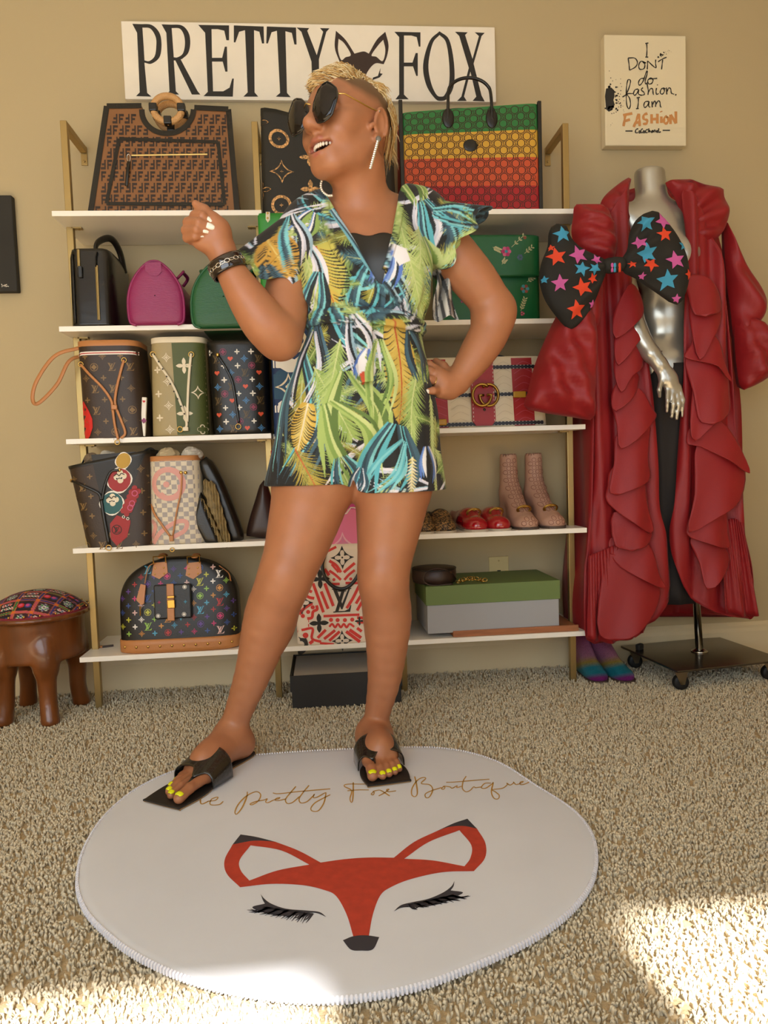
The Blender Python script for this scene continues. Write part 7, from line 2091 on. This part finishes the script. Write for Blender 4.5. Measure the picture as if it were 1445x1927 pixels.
MB().tube([pb - MO, on_y(1302, 1000, pb[1]) - MO, U(1262, 720, .12) - MO], .0125, 16).build('pole', M_chrome, mq, smooth=True)
MB().lathe([(.028, 0), (.028, .004), (.018, .008), (.0135, .012)], 24, pb - MO + [0, 0, -.004]).build('pole_flange', M_chrome, mq, smooth=True)
Rz = rotz(.14); MB().box(base_c + [0.02, 0, .075] - MO, (.40, .33, .007), Rz).build('base_plate', mat('brushed_steel', '6f685e', .22, metal=.9), mq, bevel=.0015)
M_wheel = mat('black_rubber', '1a1917', .6)
for sx_, sy_ in ((-1, -1), (1, -1), (-1, 1), (1, 1)):
    c = base_c + [0.02, 0, 0] + Rz @ np.array([sx_ * .165, sy_ * .13, 0]) - MO
    cs = MB().poly([(-.026, .0715), (.020, .0715), (.008, .024), (-.006, .024)], lambda a, b: (c[0] + a, c[1] - .014, b)).build('caster_fork', M_chrome, mq, solid=.003)
    MB().lathe([(.012, -.010), (.0235, -.010), (.025, -.006), (.025, .006), (.0235, .010), (.012, .010)], 20, c + [0, 0, .030], rotx(PI / 2)).build('wheel', M_wheel, mq, smooth=True)
MB().box(base_c + [0.02, 0, .088] + Rz @ np.array([-.165, .10, 0]) - MO, (.03, .018, .022), rotz(.6)).build('brake_pedal', M_wheel, mq, bevel=.005)

# dark slim skirt on the mannequin
sk = thing('skirt', 'long black skirt hanging inside the red coat', 'skirt', (U(1262, 1140)[0], MY + .02, U(1262, 1140)[2])); KO = np.array(sk.location)
secs = []
for k in range(21):
    q = k / 20; c = U(1255 + 8 * q, 690 + 440 * q, MY); r = .135 - .035 * min(1, q * 2)
    secs.append([(c[0] + r * (1 + .04 * math.sin(9 * a)) * math.cos(a), c[1] + r * .72 * (1 + .05 * math.sin(11 * a + q)) * math.sin(a), c[2]) - KO for a in np.linspace(0, 2 * PI, 61)[:-1]])
MB().loft(secs, capa=True, capb=True).build('skirt_panel', mat('black_crepe', '1c1512', .8), sk, smooth=True)

# ------------------------------------------------------------------ red ruffled coat
M_red = mat('red_taffeta', '8c0b13', .55, sheen=.05, bump=.12, scale=500, var=.05, vscale=9)
ct = thing('ruffled_coat', 'long crimson taffeta coat with ruffled edges and balloon sleeves on the mannequin', 'coat', (2.0, .10, U(1240, 1190)[2])); CO = np.array(ct.location)
def fold(*ws):
    def f(x, z, d): return sum(a * np.sin(x * kx + z * kz + ph) for a, kx, kz, ph in ws)
    return f
# back of the coat, behind the body
sheet('back_panel', [(1130, 420), (1190, 350), (1290, 350), (1350, 420), (1385, 700), (1400, 1000), (1405, 1150), (1330, 1150), (1280, 1145), (1235, 1140), (1180, 1150), (1110, 1150), (1110, 900), (1120, 650)], .215, M_red, ct, CO, fold((.010, 60, 3, 0), (.006, 110, -4, 1)), ml=.025)
# front panels
pl_l = [(1182, 350), (1130, 440), (1118, 560), (1116, 700), (1117, 850), (1112, 960), (1105, 1040), (1099, 1080), (1102, 1200), (1140, 1207), (1190, 1200), (1235, 1165), (1262, 1115), (1266, 1090), (1255, 1020), (1240, 960), (1237, 880), (1232, 800), (1225, 720), (1212, 640), (1200, 560), (1184, 470), (1180, 400)]
pl_r = [(1290, 352), (1345, 450), (1365, 560), (1376, 700), (1386, 850), (1392, 950), (1400, 1010), (1414, 1070), (1421, 1155), (1406, 1166), (1370, 1160), (1320, 1140), (1290, 1110), (1268, 1060), (1262, 1000), (1270, 940), (1276, 860), (1280, 780), (1284, 700), (1286, 620), (1290, 540), (1292, 450)]
sheet('front_panel', pl_l, .0, M_red, ct, CO, fold((.012, 70, 2, .5), (.006, 150, 5, 0)), ml=.016)
sheet('front_panel', pl_r, .0, M_red, ct, CO, fold((.012, 65, -3, 1.0), (.006, 140, 4, 2)), ml=.016)
# side gussets joining front and back
for pts in ([(1118, 480), (1117, 700), (1113, 950), (1100, 1100), (1102, 1195)], [(1362, 540), (1377, 700), (1392, 950), (1414, 1070), (1418, 1150)]):
    P = smooth_line([on_y(a, b, .0) for a, b in pts], 8)
    MB().grid(lambda u, q: P[int(q * (len(P) - 1))] + [0.012 * math.sin(q * 9 + u * 6) * u * (1 - u) * 3, .215 * u, 0] - CO, 10, len(P) - 1).build('side_panel', M_red, ct, smooth=True, solid=.003)
# hem flounces
def flounce(top, bot, Y, n_, amp):
    Tp, Bt = smooth_line([on_y(a, b, Y) for a, b in top], 14), smooth_line([on_y(a, b, Y) for a, b in bot], 14); N_ = min(len(Tp), len(Bt)) - 1
    def fn(u, q):
        i = u * N_; i0 = min(int(i), N_ - 1); fr__ = i - i0
        a = Tp[i0] * (1 - fr__) + Tp[i0 + 1] * fr__; b = Bt[i0] * (1 - fr__) + Bt[i0 + 1] * fr__
        p = a + (b - a) * q; p[1] += -.014 - amp * q * (.6 + math.sin(u * n_ * 2 * PI)) + (.004 * math.sin(u * n_ * 9 * PI)) * (1 - q); return p - CO
    MB().grid(fn, 90, 16).build('hem_flounce', M_red, ct, smooth=True, solid=.003)
flounce([(1104, 1045), (1140, 1030), (1200, 1000)], [(1100, 1198), (1150, 1206), (1205, 1188)], -.004, 3, .014)
flounce([(1392, 985), (1375, 975), (1350, 985)], [(1421, 1155), (1395, 1158), (1360, 1150)], -.004, 2, .012)
# cascading ruffles: traced folds, each a curved flap overlapping the next
def flap(pts, Y, tilt):
    P = np.array([on_y(a, b, Y)[[0, 2]] for a, b in pts]); (x0_, z0_), (x1_, z1_) = P.min(0), P.max(0)
    def dy(x, z, d):
        s_ = np.clip((z1_ - z) / (z1_ - z0_), 0, 1); u = np.clip((x - x0_) / (x1_ - x0_), 0, 1)
        return -tilt * s_ ** 1.3 - .016 * np.sin(PI * u) - .006 * np.sin(u * 9 + s_ * 3) * s_
    sheet('ruffle', pts, Y, M_red, ct, CO, dy, ml=.008, sm=3)
RL = [[(1185, 535), (1205, 560), (1208, 590), (1190, 610), (1150, 640), (1148, 600), (1165, 560)],
      [(1165, 600), (1205, 590), (1212, 625), (1190, 650), (1155, 690), (1150, 650)],
      [(1160, 660), (1205, 645), (1207, 690), (1180, 710), (1160, 740), (1150, 700)],
      [(1165, 710), (1200, 700), (1195, 735), (1150, 775), (1145, 745)],
      [(1150, 745), (1195, 728), (1225, 770), (1232, 785), (1205, 812), (1160, 845), (1155, 800)],
      [(1160, 810), (1222, 790), (1215, 860), (1218, 900), (1190, 915), (1140, 930), (1150, 870)],
      [(1150, 880), (1205, 860), (1212, 940), (1222, 1000), (1185, 985), (1138, 945), (1140, 915)],
      [(1155, 960), (1215, 975), (1224, 1005), (1195, 1030), (1150, 1025)],
      [(1150, 1010), (1215, 1020), (1235, 1080), (1243, 1105), (1195, 1085), (1152, 1055)],
      [(1145, 1040), (1195, 1075), (1240, 1100), (1225, 1150), (1170, 1195), (1120, 1190), (1125, 1110)]]
RR = [[(1292, 520), (1330, 525), (1352, 560), (1345, 590), (1300, 600), (1290, 560)],
      [(1300, 560), (1350, 570), (1356, 600), (1330, 640), (1305, 680), (1295, 620)],
      [(1310, 610), (1345, 640), (1358, 690), (1366, 720), (1335, 690), (1282, 675), (1295, 650)],
      [(1290, 670), (1340, 680), (1366, 705), (1368, 740), (1362, 780), (1310, 800), (1298, 740)],
      [(1310, 700), (1355, 740), (1368, 770), (1330, 800), (1298, 830), (1290, 800)],
      [(1300, 800), (1350, 790), (1390, 850), (1400, 890), (1365, 870), (1310, 840), (1288, 835)],
      [(1310, 830), (1365, 860), (1400, 885), (1385, 940), (1340, 970), (1285, 1000), (1300, 930)],
      [(1310, 950), (1362, 940), (1365, 1000), (1360, 1030), (1320, 1020), (1284, 1002)],
      [(1300, 1010), (1362, 1030), (1368, 1060), (1345, 1085), (1318, 1105), (1310, 1060)]]
for k, q in enumerate(RL): flap(q, -.012, .036)
for k, q in enumerate(RR): flap(q, -.012, .036)
# ruffled collar
rid = lambda k, cx, cz, a=.010: (lambda x, z, d: -.045 * np.sqrt(np.clip(d / .035, 0, 1)) + a * np.sin(np.arctan2(z - cz, x - cx) * k) * np.clip(d / .02, 0, 1))
c_l = on_y(1190, 430, .05); c_r = on_y(1280, 440, .05)
sheet('collar_ruffle', [(1186, 335), (1165, 345), (1135, 372), (1128, 398), (1140, 420), (1150, 435), (1145, 450), (1165, 470), (1175, 500), (1178, 540), (1185, 480), (1184, 410), (1182, 370)], .045, M_red, ct, CO, rid(16, c_l[0], c_l[2]), ml=.010, back=lambda x, z, d: .03 * np.sqrt(np.clip(d / .03, 0, 1)))
sheet('collar_ruffle', [(1252, 342), (1290, 338), (1330, 350), (1357, 356), (1362, 372), (1369, 400), (1364, 430), (1340, 458), (1310, 480), (1300, 500), (1292, 470), (1288, 430), (1280, 400), (1268, 370)], .045, M_red, ct, CO, rid(15, c_r[0] - .05, c_r[2], .012), ml=.010, back=lambda x, z, d: .03 * np.sqrt(np.clip(d / .03, 0, 1)))
sheet('shoulder_ruffle', [(1082, 385), (1100, 388), (1128, 386), (1150, 410), (1160, 470), (1140, 505), (1110, 500), (1085, 470), (1075, 440), (1078, 410)], -.05, M_red, ct, CO, lambda x, z, d: -.055 * np.sqrt(np.clip(d / .04, 0, 1)) + .010 * np.sin(z * 130 + x * 40) * np.clip(d / .02, 0, 1), ml=.010, back=lambda x, z, d: .05 * np.sqrt(np.clip(d / .04, 0, 1)))
# balloon sleeves
def balloon(pts, Y, hgt, f): 
    sheet('sleeve', pts, Y, M_red, ct, CO, lambda x, z, d: -hgt * np.sqrt(np.clip(1 - (1 - np.clip(d / .07, 0, 1)) ** 2, 0, 1)) + f(x, z, d) * np.clip(d / .03, 0, 1), ml=.012, back=lambda x, z, d: hgt * np.sqrt(np.clip(1 - (1 - np.clip(d / .07, 0, 1)) ** 2, 0, 1)))
balloon([(1050, 590), (1080, 560), (1118, 600), (1120, 700), (1117, 780), (1100, 790), (1060, 782), (1010, 775), (986, 765), (992, 740), (1005, 690), (1025, 640)], -.085, .07, fold((.012, 75, 28, 0), (.007, 30, 90, 1)))
balloon([(1090, 480), (1130, 490), (1130, 600), (1100, 620), (1070, 600), (1072, 540)], -.065, .05, fold((.010, 90, 10, 0)))
balloon([(1362, 420), (1372, 440), (1400, 500), (1430, 545), (1440, 575), (1425, 610), (1400, 630), (1382, 640), (1374, 580), (1366, 520)], .07, .06, fold((.012, 60, 50, 0)))
balloon([(1385, 600), (1415, 600), (1440, 615), (1452, 660), (1448, 705), (1420, 725), (1395, 732), (1386, 690), (1382, 640)], .06, .065, fold((.012, 80, 40, 2), (.006, 40, 110, 0)))

# ------------------------------------------------------------------ oversized star-print bow
M_bow = mat('black_cotton', '1a1813', .8); SB, SP_, SR_ = mat('star_blue', '3a93b8', .75), mat('star_pink', 'c2569a', .75), mat('star_red', 'd8421f', .75)
bw = thing('bow', 'oversized black bow printed with blue, pink and red stars, pinned to the coat', 'bow', on_y(1155, 500, -.15)); BO = np.array(bw.location)
lobes = [[(1040, 424), (1052, 421), (1066, 427), (1074, 448), (1090, 465), (1115, 478), (1140, 490), (1142, 508), (1132, 535), (1120, 565), (1105, 592), (1080, 618), (1066, 617), (1048, 598), (1028, 570), (1018, 545), (1014, 520), (1020, 490), (1030, 465), (1032, 440)],
         [(1170, 488), (1180, 470), (1184, 440), (1196, 415), (1215, 400), (1232, 397), (1245, 408), (1262, 428), (1280, 455), (1293, 485), (1297, 515), (1292, 545), (1280, 570), (1266, 572), (1240, 555), (1215, 538), (1195, 524), (1172, 512)]]
BY = -.15
def bow_y(hgt, kx, cz):
    return lambda x, z, d: -hgt * np.sqrt(np.clip(1 - (1 - np.clip(d / .05, 0, 1)) ** 2, 0, 1)) + .010 * np.sin((z - cz) * 70 / (.25 + np.abs(x - kx) * 6)) * np.clip(d / .02, 0, 1) * np.clip(1.4 - np.abs(x - kx) * 6, 0, 1)
kn_ = on_y(1155, 500, BY)
stars = [[(1052, 447, 17, SB, .1), (1042, 488, 19, SR_, .2), (1083, 484, 19, SP_, .4), (1086, 512, 15, SB, 1.0), (1047, 538, 17, SP_, .1), (1090, 545, 19, SR_, .3), (1078, 587, 19, SR_, .2), (1118, 492, 11, SP_, .4), (1110, 512, 12, SB, .7), (1110, 528, 10, SR_, .5), (1033, 470, 7, SR_, 0), (1020, 530, 8, SB, 0), (1112, 575, 9, SP_, 0)],
         [(1207, 425, 18, SB, .2), (1242, 420, 17, SP_, .5), (1240, 448, 15, SR_, .1), (1196, 462, 14, SP_, .2), (1210, 482, 20, SB, .3), (1262, 495, 19, SP_, .2), (1247, 532, 20, SB, .15), (1215, 503, 15, SR_, .6), (1281, 465, 12, SB, 0), (1290, 520, 11, SR_, .4), (1267, 565, 9, SP_, 0), (1182, 502, 8, SR_, 0), (1203, 523, 7, SP_, 0)]]
for k, (ol_, st_) in enumerate(zip(lobes, stars)):
    yf_ = bow_y(.030, kn_[0], kn_[2])
    sheet('bow_lobe', ol_, BY, M_bow, bw, BO, yf_, ml=.009, back=lambda x, z, d: .022 * np.sqrt(np.clip(d / .04, 0, 1)))
    olm = np.array([on_y(a, b, BY)[[0, 2]] for a, b in smooth_line(ol_, 4, True)])
    for px, py, r, m_, rot_ in st_:
        pts = []
        for q in range(10):
            an = rot_ + PI / 2 + q * PI / 5; rr_ = r if q % 2 == 0 else r * .45
            pts.append(on_y(px + rr_ * math.cos(an), py - rr_ * math.sin(an), BY)[[0, 2]])
        # keep the star inside the lobe outline
        pts = np.array(pts); c_ = pts.mean(0)
        ins_ = lambda p: inside(p[0], p[1], [tuple(o) for o in olm])
        for q in range(10):
            for _ in range(9):
                if ins_(c_ + (pts[q] - c_) * 1.08): break
                pts[q] = c_ + (pts[q] - c_) * .85
        mb = MB().poly(pts, lambda a, b: (a, 0, b), maxlen=.007); Vs = np.array(mb.v); d_ = seg_dist(Vs[:, [0, 2]], olm)
        Vs[:, 1] = BY + yf_(Vs[:, 0], Vs[:, 2], d_) - .0022; mb.v = [tuple(p) for p in Vs - BO]; mb.build('star_print', m_, bw, smooth=True)
sheet('bow_knot', [(1134, 490), (1150, 484), (1168, 484), (1176, 494), (1174, 508), (1158, 514), (1138, 514), (1132, 502)], BY - .01, M_bow, bw, BO, puff(.012, .022), ml=.006, back=puffb(.012, .02))
for px, m_ in ((1152, SP_), (1157, SB), (1166, SR_)):
    P = [on_y(px + dx, y_, BY - .033 + .006 * abs(y_ - 499) / 13) - BO for dx, y_ in ((-1, 487), (0, 493), (0, 499), (0, 506), (0, 512))]
    MB().tube(P, .004, 6, flat=4, up=(0, -1, 0)).build('knot_stripe', m_, bw, smooth=True)

# ------------------------------------------------------------------ carved stool with embroidered cushion
M_stool = mat('dark_carved_wood', '6e3c18', .28, coat=.3, var=.3, vscale=7, stretch=(3, 3, .6), bump=.15, scale=20)
sc_ = np.array([-.150, .085, 0.0]); RS = .150
stl = thing('carved_stool', 'low carved wooden stool with a round embroidered cushion', 'stool', sc_)
v = Vol(axis(-.20, .20, .005), axis(-.19, .19, .005), axis(-.002, .36, .005))
v.op(lambda X, Y, Z: np.maximum(np.hypot(X, Y) - (.136 + .05 * np.clip(Z - .26, 0, .1)), np.abs(Z - .255) - .065), (-.15, -.15, .18), (.15, .15, .33), .008)
v.ell((0, 0, .30), (.13, .13, .03), .01)
for k in range(40): a0, a1 = 2 * PI * k / 40, 2 * PI * (k + 1) / 40; v.cone((RS * math.cos(a0), RS * math.sin(a0), .326), (RS * math.cos(a1), RS * math.sin(a1), .326), .008, .008, .004)
v.ell((0, 0, .326), (RS, RS, .014), .004)
legs = [(-.08, -.04), (-.055, .155), (-.232, .175), (-.235, -.015)]
for lx_, ly_ in legs:
    d = np.array([lx_, ly_]) - sc_[:2]; an = math.atan2(d[1], d[0]); L_ = np.linalg.norm(d); u = np.array([math.cos(an), math.sin(an)])
    P = smooth_line([(*(u * .112), .24, .028), (*(u * .112), .18, .028), (*(u * (.112)), .13, .026), (*(u * (L_ * .3 + .075)), .07, .024), (*(u * (L_ * .5 + .062)), .0, .027)], 4)
    for i in range(len(P) - 1): v.cone(P[i][:3], P[i + 1][:3], P[i][3], P[i + 1][3], .022 if i < 6 else .006)
v.op(lambda X, Y, Z: Z - .004 + 0 * X + 0 * Y, (-.3, -.3, -.1), (.3, .3, 0), 0, 's', .03)
V_, F_ = v.mesh(); np_mesh('stool_frame', relax(V_, F_, 3), F_, M_stool, stl)
# cushion: dome painted with patchwork embroidery
CU_ = Canvas(-.2, .2, -.2, .2, .0007, '231418')
cc = {k: srgb(k) for k in ('d2691e', 'c2573a', 'b3395a', '2a2a6a', '1f7a3a', 'ece6dc', '4a6a25', 'c02030', '7a1f2c')}
def cpoly(c, cx, cy, s_, n_=14, sx=1, rot=0, f=None):
    pts = [(cx + s_ * ((f(t) if f else 1) * math.cos(t) * sx * math.cos(rot) - (f(t) if f else 1) * math.sin(t) * math.sin(rot)), cy + s_ * ((f(t) if f else 1) * math.cos(t) * sx * math.sin(rot) + (f(t) if f else 1) * math.sin(t) * math.cos(rot))) for t in np.linspace(0, 2 * PI, n_ + 1)[:-1]]; CU_.poly(pts, c)
r3 = random.Random(4); g_ = .062
for i in range(-3, 4):
    for j in range(-3, 4):
        x, y = i * g_ + .01, j * g_ + .005
        CU_.poly([(x - g_ / 2, y - g_ / 2), (x + g_ / 2, y - g_ / 2), (x + g_ / 2, y + g_ / 2), (x - g_ / 2, y + g_ / 2)], r3.choice(['1d1216', '2a1620', '3a1a22', '1d1216']))
        for a, b_ in (((x - g_ / 2, y - g_ / 2), (x + g_ / 2, y - g_ / 2)), ((x - g_ / 2, y - g_ / 2), (x - g_ / 2, y + g_ / 2))):
            CU_.brush([a, b_], [.012, .012], 'c2683a'); CU_.brush([a, b_], [.008, .008], r3.choice(['2a2a6a', '2c6a35', 'b34a5a', '2a2a6a']))
        cpoly('d2691e', x - g_ / 2, y - g_ / 2, .007)
        kd = (i * 2 + j) % 3
        if kd == 0:
            for k in range(8): an = k * PI / 4; cpoly('ece6dc', x + .011 * math.cos(an), y + .011 * math.sin(an), .0075, 12, 1, an, lambda t: 1 / math.sqrt(math.cos(t) ** 2 + 3 * math.sin(t) ** 2)); cpoly('1f7a3a' if k % 2 else '2a2a6a', x + .011 * math.cos(an), y + .011 * math.sin(an), .0058, 12, 1, an, lambda t: 1 / math.sqrt(math.cos(t) ** 2 + 3 * math.sin(t) ** 2))
        elif kd == 1:
            for dx, c1__, c2__ in ((-.013, 'c92a1c', 'd2507a'), (.010, '3a3f86', 'c2457a')): cpoly(c1__, x + dx, y, .011); cpoly(c2__, x + dx - .002, y + .002, .0065)
        else:
            for k in range(5): cpoly('ece6dc', x - .02 + k * .010, y - .008, .0055); cpoly('2c6a35' if k % 2 else 'a82a3a', x - .02 + k * .010, y - .008, .0040)
            for k in range(3): cpoly('ece6dc', x - .012 + k * .011, y + .012, .0062); cpoly(('c02030', '2a2a6a', 'c02030')[k], x - .012 + k * .011, y + .012, .0046)
nr, na = 80, 260; R_ = RS + .002
rr_ = np.linspace(0.002, 1, nr); aa = np.linspace(0, 2 * PI, na + 1)[:-1]
P = np.array([[R_ * r * math.cos(a), R_ * r * math.sin(a), .332 + .066 * (1 - r ** 2.4)] for r in rr_ for a in aa])
Fq = np.array([(i * na + k, i * na + (k + 1) % na, (i + 1) * na + (k + 1) % na, (i + 1) * na + k) for i in range(nr - 1) for k in range(na)])[:, ::-1]
arc = np.linalg.norm(P[:, :2], axis=1, keepdims=True); uv = P[:, :2] * (1 + .25 * (arc / R_) ** 2); colc = CU_.sample(uv[:, 0], uv[:, 1]); colc[(arc[:, 0] > R_ * .955)] = srgb('7a1f2c')
np_mesh('cushion', P, Fq[:, ::-1], mat('embroidery', 'ffffff', .85, attr='Col', bump=.25, scale=300), stl, True, colc)
for k in range(22): a = 2 * PI * k / 22; MB().ball((R_ * 1.0 * math.cos(a), R_ * 1.0 * math.sin(a), .342), .0036, 6).build('upholstery_tack', M_hw, stl, smooth=True)
ORDER = {o.name: i for i, o in enumerate(COL.objects)}
# ------------------------------------------------------------------ third level: pieces that belong to a part
RULES = {'fingernail': 'body', 'toenail': 'body', 'teeth': 'body', 'ring': 'body', 'sleeve': 'romper', 'sash': 'romper', 'sash_tie': 'romper', 'sash_knot': 'romper', 'wrap_edge': 'romper', 'sleeve_tail': 'romper',
         'lens': 'rim', 'arm_bead': 'temple_arm', 'letter_clasp': 'upper', 'clasp_ring': 'upper', 'monogram_print': ('body', 'upper'), 'leopard_print': 'body', 'letter_print': 'body', 'colour_bands': 'body',
         'blossom_print': 'body', 'embroidery': 'body', 'lock_plate': 'pocket', 'lock_bar': 'pocket', 'pocket_strap': 'pocket', 'pocket_print': 'pocket', 'handle_ring': 'handle_patch', 'wheel': 'caster_fork',
         'upholstery_tack': 'cushion', 'zip_ring': 'zip', 'zip_pull': 'zip', 'mullion': 'window_frame', 'pale_panel': 'box_lid', 'star_print': 'bow_lobe', 'knot_stripe': 'bow_knot', 'screw': 'plate', 'jack': 'plate',
         'shelf_clip': 'post', 'wall_bracket': 'post', 'letter': 'board', 'fox_face': 'board', 'eyelash': 'board', 'quote_lettering': 'board', 'gold_lettering': 'board', 'ink_splatter': 'board',
         'fox_print': 'mat_body', 'fox_black_print': 'mat_body', 'script_lettering': 'mat_body', 'overlock_stitch': 'mat_body', 'toe_post': 'strap', 'insole': 'outsole', 'chain_link': 'bangle_band'}
for root in [o for o in SC.objects if o.parent is None and len(o.children) > 1]:
    kids = {}
    for c in sorted(root.children, key=lambda q: ORDER.get(q.name, 0)): kids.setdefault(c.name.split('.')[0], []).append(c)
    for c, ps in RULES.items():
        if c not in kids: continue
        for p in ((ps,) if isinstance(ps, str) else ps):
            if p in kids:
                k = max(1, math.ceil(len(kids[c]) / len(kids[p])))
                for i, o in enumerate(kids[c]): o.parent = kids[p][min(i // k, len(kids[p]) - 1)]
                break
